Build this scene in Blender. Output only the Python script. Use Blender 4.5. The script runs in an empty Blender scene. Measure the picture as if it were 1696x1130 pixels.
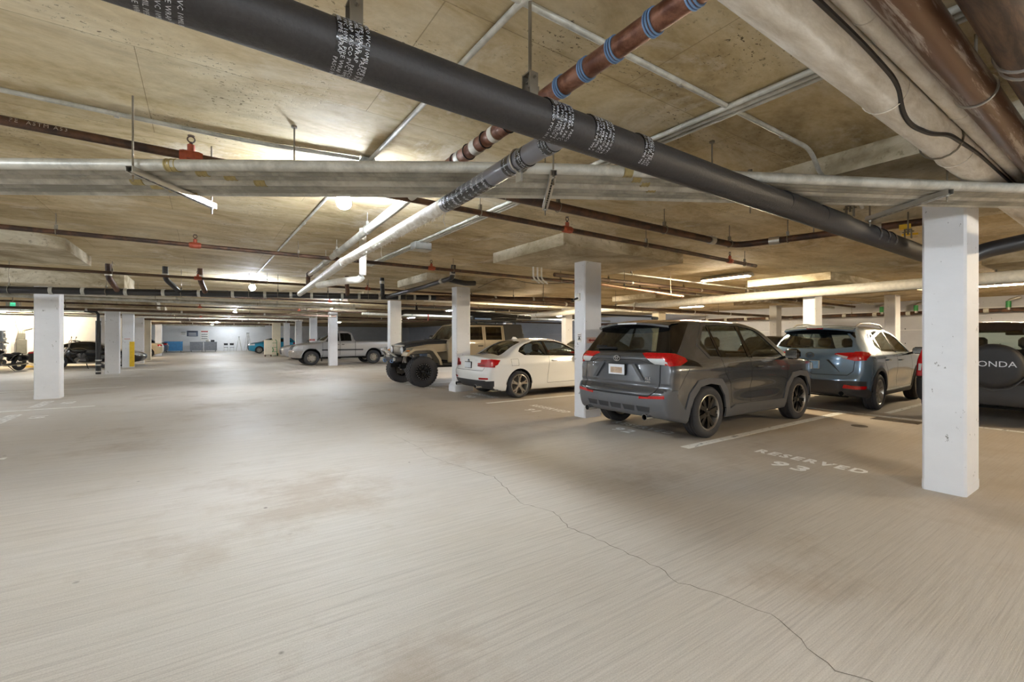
import bpy, bmesh, math, random
import numpy as np
from mathutils import Vector, Matrix

random.seed(7)
SC = bpy.context.scene
COL = SC.collection

# ------------------------------------------------------------------ camera, world, exposure
cam_d = bpy.data.cameras.new('camera')
cam = bpy.data.objects.new('camera', cam_d)
COL.objects.link(cam)
cam_d.sensor_width = 36.0
cam_d.lens = 750.0 / 1696.0 * 36.0
cam_d.shift_y = -4.0 / 1696.0
cam_d.clip_start = 0.02
cam_d.clip_end = 300
YAW = math.atan2(512.0, 750.0)
cam.location = (0, 0, 1.4)
cam.rotation_euler = (math.pi / 2, 0, -YAW)
SC.camera = cam

world = bpy.data.worlds.new('world')
SC.world = world
world.use_nodes = True
world.node_tree.nodes['Background'].inputs[0].default_value = (0.75, 0.8, 0.9, 1)
world.node_tree.nodes['Background'].inputs[1].default_value = 0.3

SC.view_settings.view_transform = 'Standard'
SC.view_settings.look = 'None'
SC.view_settings.exposure = 0.0
SC.view_settings.gamma = 1.0
SC.view_settings.use_curve_mapping = False
SC.cycles.max_bounces = 7
SC.cycles.diffuse_bounces = 4
SC.cycles.glossy_bounces = 3
SC.cycles.transparent_max_bounces = 8
SC.cycles.use_light_tree = False
SC.cycles.use_adaptive_sampling = True
SC.cycles.adaptive_threshold = 0.07
SC.cycles.sample_clamp_indirect = 6.0
SC.cycles.blur_glossy = 0.5
SC.cycles.caustics_reflective = False
SC.cycles.caustics_refractive = False

LAMP_COOL = 1480.0
LAMP_WARM = 1250.0
LAMP_WHITE = 460.0

# ------------------------------------------------------------------ materials
MATS = {}

def srgb(r, g, b):
    def f(c):
        c /= 255.0
        return c / 12.92 if c <= 0.04045 else ((c + 0.055) / 1.055) ** 2.4
    return (f(r), f(g), f(b), 1.0)

class NT:
    """small helper around a node tree"""
    def __init__(self, name):
        self.m = bpy.data.materials.new(name)
        self.m.use_nodes = True
        self.t = self.m.node_tree
        self.t.nodes.clear()
        self.out = self.n('ShaderNodeOutputMaterial')
    def n(self, kind, **kw):
        nd = self.t.nodes.new(kind)
        for k, v in kw.items():
            setattr(nd, k, v)
        return nd
    def l(self, a, b):
        self.t.links.new(a, b)
    def pos(self, world=True, scale=(1, 1, 1), rot=(0, 0, 0), loc=(0, 0, 0)):
        if world:
            g = self.n('ShaderNodeNewGeometry').outputs['Position']
        else:
            g = self.n('ShaderNodeTexCoord').outputs['Object']
        mp = self.n('ShaderNodeMapping')
        mp.inputs['Scale'].default_value = scale
        mp.inputs['Rotation'].default_value = rot
        mp.inputs['Location'].default_value = loc
        self.l(g, mp.inputs['Vector'])
        return mp.outputs['Vector']
    def noise(self, vec, scale=1.0, detail=4.0, rough=0.55, dist=0.0):
        nd = self.n('ShaderNodeTexNoise')
        nd.inputs['Scale'].default_value = scale
        nd.inputs['Detail'].default_value = detail
        nd.inputs['Roughness'].default_value = rough
        nd.inputs['Distortion'].default_value = dist
        self.l(vec, nd.inputs['Vector'])
        return nd.outputs['Fac']
    def ramp(self, fac, stops, interp='LINEAR'):
        r = self.n('ShaderNodeValToRGB')
        r.color_ramp.interpolation = interp
        e = r.color_ramp.elements
        while len(e) < len(stops):
            e.new(0.5)
        for i, (p, c) in enumerate(stops):
            e[i].position = p
            e[i].color = c if len(c) == 4 else (*c, 1)
        self.l(fac, r.inputs['Fac'])
        return r.outputs['Color']
    def mix(self, fac, a, b, blend='MIX'):
        m = self.n('ShaderNodeMix', data_type='RGBA', blend_type=blend)
        for sock, v in ((m.inputs[0], fac), (m.inputs[6], a), (m.inputs[7], b)):
            if isinstance(v, (int, float)):
                sock.default_value = v
            elif isinstance(v, tuple):
                sock.default_value = v
            else:
                self.l(v, sock)
        return m.outputs[2]
    def math(self, op, a, b=0.0):
        m = self.n('ShaderNodeMath', operation=op)
        for s, v in ((m.inputs[0], a), (m.inputs[1], b)):
            if isinstance(v, (int, float)):
                s.default_value = v
            else:
                self.l(v, s)
        return m.outputs[0]
    def bsdf(self, color, rough=0.5, metal=0.0, coat=0.0, bump=None, bump_s=0.2, bump_d=0.01, spec=0.5, trans=0.0):
        b = self.n('ShaderNodeBsdfPrincipled')
        def put(name, v):
            if isinstance(v, (int, float)):
                b.inputs[name].default_value = v
            elif isinstance(v, tuple):
                b.inputs[name].default_value = v if len(v) == 4 else (*v, 1)
            else:
                self.l(v, b.inputs[name])
        put('Base Color', color)
        put('Roughness', rough)
        put('Metallic', metal)
        put('Coat Weight', coat)
        put('Specular IOR Level', spec)
        b.inputs['Coat Roughness'].default_value = 0.04
        if bump is not None:
            bn = self.n('ShaderNodeBump')
            bn.inputs['Strength'].default_value = bump_s
            bn.inputs['Distance'].default_value = bump_d
            self.l(bump, bn.inputs['Height'])
            self.l(bn.outputs['Normal'], b.inputs['Normal'])
        self.l(b.outputs['BSDF'], self.out.inputs['Surface'])
        self.b = b
        return b

def plain(key, col, rough=0.5, metal=0.0, coat=0.0, var=0.12, scale=6.0, bump=0.0, spec=0.5, world=False):
    """procedural material: one colour broken up by noise"""
    if key in MATS:
        return MATS[key]
    t = NT(key)
    v = t.pos(world=world)
    f = t.noise(v, scale, 5, 0.6)
    lo = tuple(c * (1 - var) for c in col[:3]) + (1,)
    hi = tuple(min(1, c * (1 + var)) for c in col[:3]) + (1,)
    c = t.ramp(f, [(0.3, lo), (0.7, hi)])
    t.bsdf(c, rough, metal, coat, bump=f if bump else None, bump_s=bump, spec=spec)
    MATS[key] = t.m
    return t.m

def emit(key, col, strength):
    if key in MATS:
        return MATS[key]
    t = NT(key)
    e = t.n('ShaderNodeEmission')
    e.inputs[0].default_value = col if len(col) == 4 else (*col, 1)
    e.inputs[1].default_value = strength
    t.l(e.outputs[0], t.out.inputs['Surface'])
    MATS[key] = t.m
    return t.m

def glass(key, tint, refl=0.08, rough=0.02, edge=0.55):
    if key in MATS:
        return MATS[key]
    t = NT(key)
    tr = t.n('ShaderNodeBsdfTransparent')
    tr.inputs[0].default_value = (*tint, 1)
    gl = t.n('ShaderNodeBsdfGlossy')
    gl.inputs['Roughness'].default_value = rough
    gl.inputs['Color'].default_value = (0.9, 0.95, 0.95, 1)
    lw = t.n('ShaderNodeLayerWeight')
    lw.inputs['Blend'].default_value = 0.3
    fac = t.math('ADD', t.math('MULTIPLY', t.math('POWER', lw.outputs['Facing'], 2.0), edge), refl)
    mx = t.n('ShaderNodeMixShader')
    t.l(fac, mx.inputs[0])
    t.l(tr.outputs[0], mx.inputs[1])
    t.l(gl.outputs[0], mx.inputs[2])
    t.l(mx.outputs[0], t.out.inputs['Surface'])
    MATS[key] = t.m
    return t.m

def paint(key, col, metal=0.4, rough=0.3, coat=0.8, dust=0.0):
    if key in MATS:
        return MATS[key]
    t = NT(key)
    v = t.pos(world=False)
    f = t.noise(v, 900.0, 2, 0.5)
    g = t.noise(v, 2.5, 5, 0.6)
    base = t.ramp(f, [(0.3, tuple(c * 0.85 for c in col[:3])), (0.7, tuple(min(1, c * 1.15) for c in col[:3]))])
    r = t.math('ADD', t.math('MULTIPLY', g, 0.12), rough - 0.06)
    t.bsdf(base, r, metal, coat)
    MATS[key] = t.m
    return t.m

def concrete_floor():
    t = NT('concrete_floor')
    big = t.noise(t.pos(scale=(0.22, 0.16, 1)), 1.0, 5, 0.6, 0.3)
    med = t.noise(t.pos(scale=(0.9, 1.1, 1)), 1.0, 6, 0.65)
    broom = t.noise(t.pos(scale=(0.55, 42.0, 1)), 1.0, 4, 0.75)
    broom2 = t.noise(t.pos(scale=(2.5, 130.0, 1), loc=(3, 1, 0)), 1.0, 3, 0.8)
    fine = t.noise(t.pos(scale=(150, 150, 1)), 1.0, 3, 0.7)
    base = t.ramp(big, [(0.25, srgb(206, 200, 192)), (0.5, srgb(222, 217, 211)), (0.75, srgb(232, 229, 225))])
    c = t.mix(t.ramp(med, [(0.35, (0, 0, 0)), (0.75, (0.35, 0.35, 0.35))]), base, srgb(208, 196, 178))
    c = t.mix(0.42, c, t.ramp(broom, [(0.3, srgb(160, 152, 142)), (0.5, srgb(222, 217, 210)), (0.72, srgb(240, 238, 234))]), 'MULTIPLY')
    c = t.mix(0.22, c, t.ramp(broom2, [(0.3, srgb(120, 112, 100)), (0.55, (1, 1, 1)), (0.7, (1, 1, 1))]), 'MULTIPLY')
    c = t.mix(0.25, c, t.ramp(fine, [(0.3, srgb(130, 122, 112)), (0.6, (1, 1, 1))]), 'MULTIPLY')
    # scattered dark specks and small oil drips
    vo = t.n('ShaderNodeTexVoronoi')
    vo.inputs['Scale'].default_value = 2.6
    t.l(t.pos(scale=(1, 1, 0)), vo.inputs['Vector'])
    spot = t.ramp(vo.outputs['Distance'], [(0.0, (1, 1, 1)), (0.03, (0.8, 0.8, 0.8)), (0.05, (0, 0, 0))])
    sel = t.ramp(t.noise(t.pos(scale=(0.7, 0.7, 0)), 1.0, 2), [(0.44, (0, 0, 0)), (0.6, (1, 1, 1))])
    c = t.mix(t.math('MULTIPLY', spot, sel), c, srgb(78, 70, 62))
    # blotchy rust-brown dirt, patches with their own shapes
    pat = t.noise(t.pos(scale=(0.55, 0.55, 1), loc=(11.3, 4.1, 0)), 1.0, 7, 0.72)
    c = t.mix(t.ramp(pat, [(0.53, (0, 0, 0)), (0.66, (0.45, 0.45, 0.45))]), c, srgb(150, 130, 106))
    # darker, browner tone over the right-hand stalls, mottled, with a ragged edge
    sx = t.n('ShaderNodeSeparateXYZ')
    t.l(t.n('ShaderNodeNewGeometry').outputs['Position'], sx.inputs[0])
    edge = t.math('ADD', sx.outputs['X'], t.math('MULTIPLY', t.noise(t.pos(scale=(0.8, 0.5, 1)), 1.0, 5, 0.7), 1.6))
    stall = t.ramp(t.math('DIVIDE', edge, 20.0), [(0.205, (0, 0, 0)), (0.30, (1, 1, 1))])
    mottle = t.ramp(t.noise(t.pos(scale=(0.5, 0.9, 1), loc=(2, 9, 0)), 1.0, 6, 0.7), [(0.3, (0.25, 0.25, 0.25)), (0.7, (0.75, 0.75, 0.75))])
    c = t.mix(t.math('MULTIPLY', stall, mottle), c, srgb(172, 156, 134))
    h = t.math('ADD', t.math('MULTIPLY', broom, 0.7), t.math('MULTIPLY', broom2, 0.5))
    t.bsdf(c, t.ramp(big, [(0.3, (0.62,) * 3), (0.7, (0.48,) * 3)]), 0.0, bump=h, bump_s=0.35, bump_d=0.012, spec=0.35)
    MATS['floor'] = t.m

def concrete_ceiling():
    t = NT('concrete_ceiling')
    big = t.noise(t.pos(scale=(0.35, 0.5, 1)), 1.0, 6, 0.62, 0.6)
    smear = t.noise(t.pos(scale=(0.75, 1.9, 1), rot=(0, 0, 0.2)), 1.0, 8, 0.68, 0.9)
    fine = t.noise(t.pos(scale=(9, 14, 1)), 1.0, 6, 0.7)
    c = t.ramp(big, [(0.36, srgb(128, 106, 66)), (0.5, srgb(202, 178, 130)), (0.64, srgb(242, 228, 196))])
    c = t.mix(0.5, c, t.ramp(smear, [(0.37, srgb(124, 105, 70)), (0.5, srgb(202, 182, 142)), (0.64, srgb(240, 230, 206))]))
    c = t.mix(0.25, c, t.ramp(fine, [(0.3, srgb(156, 136, 98)), (0.65, srgb(236, 222, 190))]))
    # pale efflorescence patches
    pal = t.noise(t.pos(scale=(0.9, 0.9, 1), loc=(5, 2, 0)), 1.0, 8, 0.7, 0.5)
    c = t.mix(t.ramp(pal, [(0.56, (0, 0, 0)), (0.66, (0.6, 0.6, 0.6))]), c, srgb(238, 230, 214))
    # bug holes and pitting
    pit = t.noise(t.pos(scale=(26, 40, 1)), 1.0, 3, 0.7)
    pz = t.ramp(t.noise(t.pos(scale=(1.1, 1.4, 1), loc=(1, 7, 0)), 1.0, 3), [(0.5, (0, 0, 0)), (0.62, (1, 1, 1))])
    pm = t.math('MULTIPLY', t.ramp(pit, [(0.60, (0, 0, 0)), (0.64, (1, 1, 1))]), pz)
    c = t.mix(pm, c, srgb(104, 90, 66))
    # plywood form imprint
    br = t.n('ShaderNodeTexBrick')
    br.offset = 0.5
    br.inputs['Scale'].default_value = 1.0
    br.inputs['Brick Width'].default_value = 2.44
    br.inputs['Row Height'].default_value = 1.22
    br.inputs['Mortar Size'].default_value = 0.004
    br.inputs['Mortar Smooth'].default_value = 0.6
    br.inputs['Color1'].default_value = (0.86, 0.86, 0.86, 1)
    br.inputs['Color2'].default_value = (1, 1, 1, 1)
    br.inputs['Mortar'].default_value = (0.5, 0.47, 0.42, 1)
    t.l(t.pos(loc=(0.3, 0.55, 0)), br.inputs['Vector'])
    c = t.mix(0.8, c, br.outputs['Color'], 'MULTIPLY')
    h = t.math('SUBTRACT', t.math('ADD', t.math('MULTIPLY', fine, 0.4), br.outputs['Fac']), t.math('MULTIPLY', pm, 1.5))
    t.bsdf(c, 0.82, 0.0, bump=h, bump_s=0.35, bump_d=0.01, spec=0.25)
    MATS['ceiling'] = t.m

def painted_concrete(key, col, dirt):
    t = NT(key)
    n1 = t.noise(t.pos(scale=(1.2, 1.2, 2.0)), 1.0, 6, 0.65)
    n2 = t.noise(t.pos(scale=(40, 40, 18)), 1.0, 3, 0.6)
    c = t.ramp(n1, [(0.3, tuple(x * 0.9 for x in col[:3])), (0.7, col[:3])])
    chip = t.noise(t.pos(scale=(14, 14, 9)), 1.0, 4, 0.7)
    c = t.mix(t.ramp(chip, [(0.66, (0, 0, 0)), (0.69, (0.85, 0.85, 0.85))]), c, dirt)
    t.bsdf(c, 0.55, 0.0, bump=n2, bump_s=0.15, bump_d=0.006, spec=0.4)
    MATS[key] = t.m

def worn_paint(key, col, lo=0.36, hi=0.5):
    """road paint with patches worn away to the concrete below"""
    t = NT(key)
    n = t.noise(t.pos(scale=(5, 14, 1)), 1.0, 6, 0.7)
    fac = t.ramp(n, [(lo, (0, 0, 0)), (hi, (1, 1, 1))])
    b = t.n('ShaderNodeBsdfPrincipled')
    b.inputs['Base Color'].default_value = col
    b.inputs['Roughness'].default_value = 0.6
    tr = t.n('ShaderNodeBsdfTransparent')
    mx = t.n('ShaderNodeMixShader')
    t.l(fac, mx.inputs[0])
    t.l(tr.outputs[0], mx.inputs[1])
    t.l(b.outputs[0], mx.inputs[2])
    t.l(mx.outputs[0], t.out.inputs['Surface'])
    MATS[key] = t.m

def rusty(key, a, b, rough=0.6, metal=0.2, scale=5.0, stretch=(1, 1, 1), lo=0.42, hi=0.58):
    t = NT(key)
    n = t.noise(t.pos(scale=stretch), scale, 7, 0.7, 0.3)
    c = t.ramp(n, [(lo, a[:3]), (hi, b[:3])])
    t.bsdf(c, rough, metal, bump=n, bump_s=0.2, bump_d=0.006)
    MATS[key] = t.m

def panel_concrete():
    t = NT('panel_concrete')
    n1 = t.noise(t.pos(scale=(0.9, 0.9, 2.2)), 1.0, 7, 0.66, 0.4)
    n2 = t.noise(t.pos(scale=(14, 14, 14)), 1.0, 5, 0.7)
    c = t.ramp(n1, [(0.36, srgb(138, 124, 96)), (0.5, srgb(184, 172, 146)), (0.64, srgb(222, 214, 194))])
    c = t.mix(t.ramp(n2, [(0.58, (0, 0, 0)), (0.66, (0.6, 0.6, 0.6))]), c, srgb(122, 110, 86))
    t.bsdf(c, 0.85, 0.0, bump=n2, bump_s=0.3, bump_d=0.01, spec=0.25)
    MATS['panel_concrete'] = t.m

concrete_floor()
concrete_ceiling()
panel_concrete()
painted_concrete('column_white', srgb(236, 236, 238), srgb(120, 118, 112))
painted_concrete('column_cream', srgb(238, 226, 200), srgb(150, 138, 112))
painted_concrete('wall_white', srgb(236, 236, 236), srgb(190, 186, 178))
painted_concrete('wall_grey', srgb(196, 198, 206), srgb(120, 122, 130))
worn_paint('line_paint', srgb(240, 238, 232), 0.3, 0.44)
worn_paint('letter_paint', srgb(244, 242, 238), 0.3, 0.42)
rusty('rust_pipe', srgb(92, 52, 36), srgb(140, 98, 78), 0.45, 0.3, 8.0)
rusty('brown_pipe', srgb(58, 44, 38), srgb(96, 66, 48), 0.5, 0.3, 5.0)
rusty('peeling_pipe', srgb(98, 70, 52), srgb(168, 156, 148), 0.35, 0.25, 4.0, (0.4, 6, 6), 0.53, 0.6)
rusty('dark_rust_pipe', srgb(66, 52, 44), srgb(120, 92, 70), 0.6, 0.2, 4.0, (0.6, 5, 5), 0.4, 0.66)
rusty('canvas_wrap', srgb(206, 196, 180), srgb(242, 236, 226), 0.85, 0.0, 3.0, (1.5, 6, 6), 0.3, 0.6)
rusty('white_lagging', srgb(206, 198, 184), srgb(240, 236, 228), 0.85, 0.0, 9.0)
rusty('conduit_dull', srgb(140, 138, 128), srgb(176, 172, 160), 0.5, 0.15, 3.0)
rusty('galvanised', srgb(176, 174, 164), srgb(214, 212, 202), 0.42, 0.15, 3.0)
plain('black_foam', srgb(44, 42, 43), 0.5, 0.0, 0.0, 0.2, 60, 0.25)
plain('grey_vinyl', srgb(112, 112, 120), 0.32, 0.0, 0.2, 0.08, 8)
plain('black_pipe', srgb(38, 37, 38), 0.38, 0.1, 0.0, 0.15, 10)
plain('tape_black', srgb(24, 25, 30), 0.25, 0.0, 0.2, 0.1, 20)
plain('tape_print', srgb(205, 208, 214), 0.4)
plain('pipe_stencil', srgb(190, 178, 165), 0.6)
plain('rod_steel', srgb(130, 122, 108), 0.45, 0.6)
plain('bright_steel', srgb(196, 194, 188), 0.3, 0.8)
plain('orange_fitting', srgb(158, 72, 46), 0.5, var=0.25, scale=30)
plain('blue_band', srgb(120, 156, 204), 0.35)
plain('white_plastic', srgb(226, 222, 212), 0.45)
plain('pvc_white', srgb(228, 224, 214), 0.5, bump=0.2, scale=14)
plain('copper_pale', srgb(206, 158, 112), 0.4, 0.3)
plain('tan_coupling', srgb(168, 152, 104), 0.45, 0.5, var=0.2, scale=30)
plain('box_grey', srgb(168, 170, 168), 0.5, 0.2)
plain('red_part', srgb(176, 44, 40), 0.45)
plain('yellow_part', srgb(232, 190, 40), 0.45)
plain('green_part', srgb(60, 150, 84), 0.45)
plain('cable_black', srgb(30, 28, 28), 0.5)

# ------------------------------------------------------------------ mesh building
class MB:
    def __init__(self):
        self.v = []
        self.f = []
    def add(self, vs, fs):
        o = len(self.v)
        self.v += [tuple(p) for p in vs]
        self.f += [tuple(i + o for i in f) for f in fs]
        return self
    def box(self, c, s, rz=0.0, bevel=0.0):
        cx, cy, cz = c
        hx, hy, hz = s[0] / 2, s[1] / 2, s[2] / 2
        if bevel <= 0:
            pts = [(x, y, z) for z in (-hz, hz) for y in (-hy, hy) for x in (-hx, hx)]
            fs = [(0, 2, 3, 1), (4, 5, 7, 6), (0, 1, 5, 4), (2, 6, 7, 3), (0, 4, 6, 2), (1, 3, 7, 5)]
        else:
            b = min(bevel, hx * 0.98, hy * 0.98, hz * 0.98)
            pts, fs = [], []
            idx = {}
            for sx in (-1, 1):
                for sy in (-1, 1):
                    for sz in (-1, 1):
                        for a in range(3):
                            p = [sx * (hx - b), sy * (hy - b), sz * (hz - b)]
                            p[a] = (sx * hx, sy * hy, sz * hz)[a]
                            idx[(sx, sy, sz, a)] = len(pts)
                            pts.append(tuple(p))
            g = lambda sx, sy, sz, a: idx[(sx, sy, sz, a)]
            for s_ in (-1, 1):
                fs.append((g(s_, -1, -1, 0), g(s_, 1, -1, 0), g(s_, 1, 1, 0), g(s_, -1, 1, 0)))
                fs.append((g(-1, s_, -1, 1), g(-1, s_, 1, 1), g(1, s_, 1, 1), g(1, s_, -1, 1)))
                fs.append((g(-1, -1, s_, 2), g(1, -1, s_, 2), g(1, 1, s_, 2), g(-1, 1, s_, 2)))
                for u in (-1, 1):
                    fs.append((g(-1, s_, u, 1), g(1, s_, u, 1), g(1, s_, u, 2), g(-1, s_, u, 2)))
                    fs.append((g(s_, -1, u, 0), g(s_, 1, u, 0), g(s_, 1, u, 2), g(s_, -1, u, 2)))
                    fs.append((g(s_, u, -1, 0), g(s_, u, 1, 0), g(s_, u, 1, 1), g(s_, u, -1, 1)))
                    for w in (-1, 1):
                        fs.append((g(s_, u, w, 0), g(s_, u, w, 1), g(s_, u, w, 2)))
        co, si = math.cos(rz), math.sin(rz)
        return self.add([(cx + x * co - y * si, cy + x * si + y * co, cz + z) for x, y, z in pts], fs)
    def ring(self, c, axis, r, n, ref=None, r2=None):
        a = Vector(axis).normalized()
        ref = Vector(ref) if ref is not None else (Vector((0, 0, 1)) if abs(a.z) < 0.9 else Vector((1, 0, 0)))
        u = (ref - a * ref.dot(a)).normalized()
        w = a.cross(u)
        r2 = r if r2 is None else r2
        return [Vector(c) + u * (r * math.cos(2 * math.pi * i / n)) + w * (r2 * math.sin(2 * math.pi * i / n)) for i in range(n)]
    def tube(self, pts, r, n=12, cap=True):
        pts = [Vector(p) for p in pts]
        rs = r if isinstance(r, (list, tuple)) else [r] * len(pts)
        rings = []
        for i, p in enumerate(pts):
            if i == 0:
                d = pts[1] - p
            elif i == len(pts) - 1:
                d = p - pts[i - 1]
            else:
                d = (pts[i + 1] - p).normalized() + (p - pts[i - 1]).normalized()
            d = d.normalized()
            ref = (0, 0, 1) if abs(d.z) < 0.95 else (1, 0, 0)
            rings.append(self.ring(p, d, rs[i], n, ref))
        vs = [q for rg in rings for q in rg]
        fs = []
        for k in range(len(rings) - 1):
            for i in range(n):
                j = (i + 1) % n
                fs.append((k * n + i, k * n + j, (k + 1) * n + j, (k + 1) * n + i))
        if cap:
            fs.append(tuple(range(n - 1, -1, -1)))
            fs.append(tuple((len(rings) - 1) * n + i for i in range(n)))
        return self.add(vs, fs)
    def cyl(self, a, b, r, n=12, r2=None):
        return self.tube([a, b], [r, r if r2 is None else r2], n)
    def lathe(self, prof, c=(0, 0, 0), axis='z', n=24, close=False, cap=True):
        vs, fs = [], []
        for (r, h) in prof:
            for i in range(n):
                t = 2 * math.pi * i / n
                a, b = r * math.cos(t), r * math.sin(t)
                p = {'z': (a, b, h), 'y': (b, h, a), 'x': (h, a, b)}[axis]
                vs.append((p[0] + c[0], p[1] + c[1], p[2] + c[2]))
        m = len(prof)
        for k in range(m - 1 + (1 if close else 0)):
            k2 = (k + 1) % m
            for i in range(n):
                j = (i + 1) % n
                fs.append((k * n + i, k * n + j, k2 * n + j, k2 * n + i))
        if not close and cap:
            if prof[0][0] > 1e-5:
                fs.append(tuple(range(n - 1, -1, -1)))
            if prof[-1][0] > 1e-5:
                fs.append(tuple((m - 1) * n + i for i in range(n)))
        return self.add(vs, fs)
    def sphere(self, c, r, n=12, m=8, sx=1, sy=1, sz=1):
        vs = [(c[0], c[1], c[2] + r * sz)]
        for k in range(1, m):
            p = math.pi * k / m
            for i in range(n):
                t = 2 * math.pi * i / n
                vs.append((c[0] + sx * r * math.sin(p) * math.cos(t), c[1] + sy * r * math.sin(p) * math.sin(t), c[2] + sz * r * math.cos(p)))
        vs.append((c[0], c[1], c[2] - r * sz))
        fs = [(0, 1 + i, 1 + (i + 1) % n) for i in range(n)]
        for k in range(m - 2):
            for i in range(n):
                j = (i + 1) % n
                fs.append((1 + k * n + i, 1 + (k + 1) * n + i, 1 + (k + 1) * n + j, 1 + k * n + j))
        b = len(vs) - 1
        fs += [(b, 1 + (m - 2) * n + (i + 1) % n, 1 + (m - 2) * n + i) for i in range(n)]
        return self.add(vs, fs)
    def torus(self, c, axis, R, r, n=24, m=8, a0=0.0, a1=2 * math.pi, ref=None):
        full = abs(a1 - a0 - 2 * math.pi) < 1e-6
        a = Vector(axis).normalized()
        rf = Vector(ref) if ref is not None else (Vector((0, 0, 1)) if abs(a.z) < 0.9 else Vector((1, 0, 0)))
        u = (rf - a * rf.dot(a)).normalized()
        w = a.cross(u)
        c = Vector(c)
        cnt = n if full else n + 1
        vs, fs = [], []
        for i in range(cnt):
            t = a0 + (a1 - a0) * i / n
            d = u * math.cos(t) + w * math.sin(t)
            for k in range(m):
                p = 2 * math.pi * k / m
                vs.append(c + d * (R + r * math.cos(p)) + a * (r * math.sin(p)))
        for i in range(n):
            i2 = (i + 1) % cnt
            for k in range(m):
                k2 = (k + 1) % m
                fs.append((i * m + k, i2 * m + k, i2 * m + k2, i * m + k2))
        return self.add(vs, fs)
    def prism(self, poly, axis, a, b):
        """extrude a 2-D polygon along an axis: 'y' takes (x,z), 'x' takes (y,z), 'z' takes (x,y)"""
        n = len(poly)
        def p3(p, h):
            return {'y': (p[0], h, p[1]), 'x': (h, p[0], p[1]), 'z': (p[0], p[1], h)}[axis]
        vs = [p3(p, a) for p in poly] + [p3(p, b) for p in poly]
        fs = [tuple(range(n - 1, -1, -1)), tuple(range(n, 2 * n))]
        fs += [(i, (i + 1) % n, n + (i + 1) % n, n + i) for i in range(n)]
        return self.add(vs, fs)
    def grid(self, P):
        """P[i][j] points -> quads"""
        ni, nj = len(P), len(P[0])
        vs = [p for row in P for p in row]
        fs = [(i * nj + j, (i + 1) * nj + j, (i + 1) * nj + j + 1, i * nj + j + 1) for i in range(ni - 1) for j in range(nj - 1)]
        return self.add(vs, fs)
    def mesh(self, name, smooth=False, angle=None):
        me = bpy.data.meshes.new(name)
        me.from_pydata([tuple(p) for p in self.v], [], self.f)
        bm = bmesh.new()
        bm.from_mesh(me)
        bmesh.ops.recalc_face_normals(bm, faces=bm.faces)
        bm.to_mesh(me)
        bm.free()
        if smooth:
            me.polygons.foreach_set('use_smooth', [True] * len(me.polygons))
            try:
                me.set_sharp_from_angle(angle=math.radians(angle or 40))
            except Exception:
                pass
        me.update()
        return me
    def build(self, name, mat, parent=None, world=False, smooth=True, angle=40):
        if world and parent is not None:
            r = parent
            while r.parent is not None:
                r = r.parent
            M = Matrix.LocRotScale(r.location, r.rotation_euler, None).inverted()
            self.v = [tuple(M @ Vector(p)) for p in self.v]
        me = self.mesh(name, smooth, angle)
        me.materials.append(MATS[mat] if isinstance(mat, str) else mat)
        return link(name, me, parent)

def link(name, me, parent=None):
    o = bpy.data.objects.new(name, me)
    COL.objects.link(o)
    o.parent = parent
    return o

def tag(o, label, cat, group=None, kind=None):
    if label:
        o['label'] = label
    if cat:
        o['category'] = cat
    if group:
        o['group'] = group
    if kind:
        o['kind'] = kind
    return o

def thing(name, label, cat, loc=(0, 0, 0), rz=0.0, group=None):
    o = bpy.data.objects.new(name, None)
    COL.objects.link(o)
    o.empty_display_size = 0.1
    o.location = loc
    o.rotation_euler = (0, 0, rz)
    return tag(o, label, cat, group)

def copy_tree(o, parent=None):
    c = o.copy()
    COL.objects.link(c)
    c.parent = parent
    for ch in o.children:
        copy_tree(ch, c)
    return c

def text_mesh(s, size=1.0, spacing=1.0, res=2, bold=0.0):
    cu = bpy.data.curves.new('lettering', 'FONT')
    cu.body = s
    cu.size = size
    cu.space_character = spacing
    cu.resolution_u = res
    cu.offset = bold
    cu.align_x = 'CENTER'
    cu.align_y = 'CENTER'
    ob = bpy.data.objects.new('lettering', cu)
    me = bpy.data.meshes.new_from_object(ob)
    vs = [v.co.copy() for v in me.vertices]
    fs = [tuple(p.vertices) for p in me.polygons]
    bpy.data.objects.remove(ob)
    bpy.data.curves.remove(cu)
    bpy.data.meshes.remove(me)
    return vs, fs

def text_on(s, size, origin, right, up, off=0.003, spacing=1.0, sx=1.0, thick=0.0):
    """lettering as an MB laid on a plane"""
    vs, fs = text_mesh(s, size, spacing)
    R_, U = Vector(right).normalized(), Vector(up).normalized()
    N = R_.cross(U)
    O = Vector(origin) + N * off
    mb = MB()
    mb.add([O + R_ * (v.x * sx) + U * v.y for v in vs], fs)
    return mb

def arc_pts(c, r, a0, a1, n, ax='xz'):
    return [(c[0] + r * math.cos(math.radians(a0 + (a1 - a0) * i / n)), c[1] + r * math.sin(math.radians(a0 + (a1 - a0) * i / n))) for i in range(n + 1)]
# ------------------------------------------------------------------ structure
XL, XR, YF, YB = -8.2, 24.0, -9.0, 61.0
ZC, ZP = 2.95, 2.77        # slab soffit, drop-panel soffit

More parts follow.
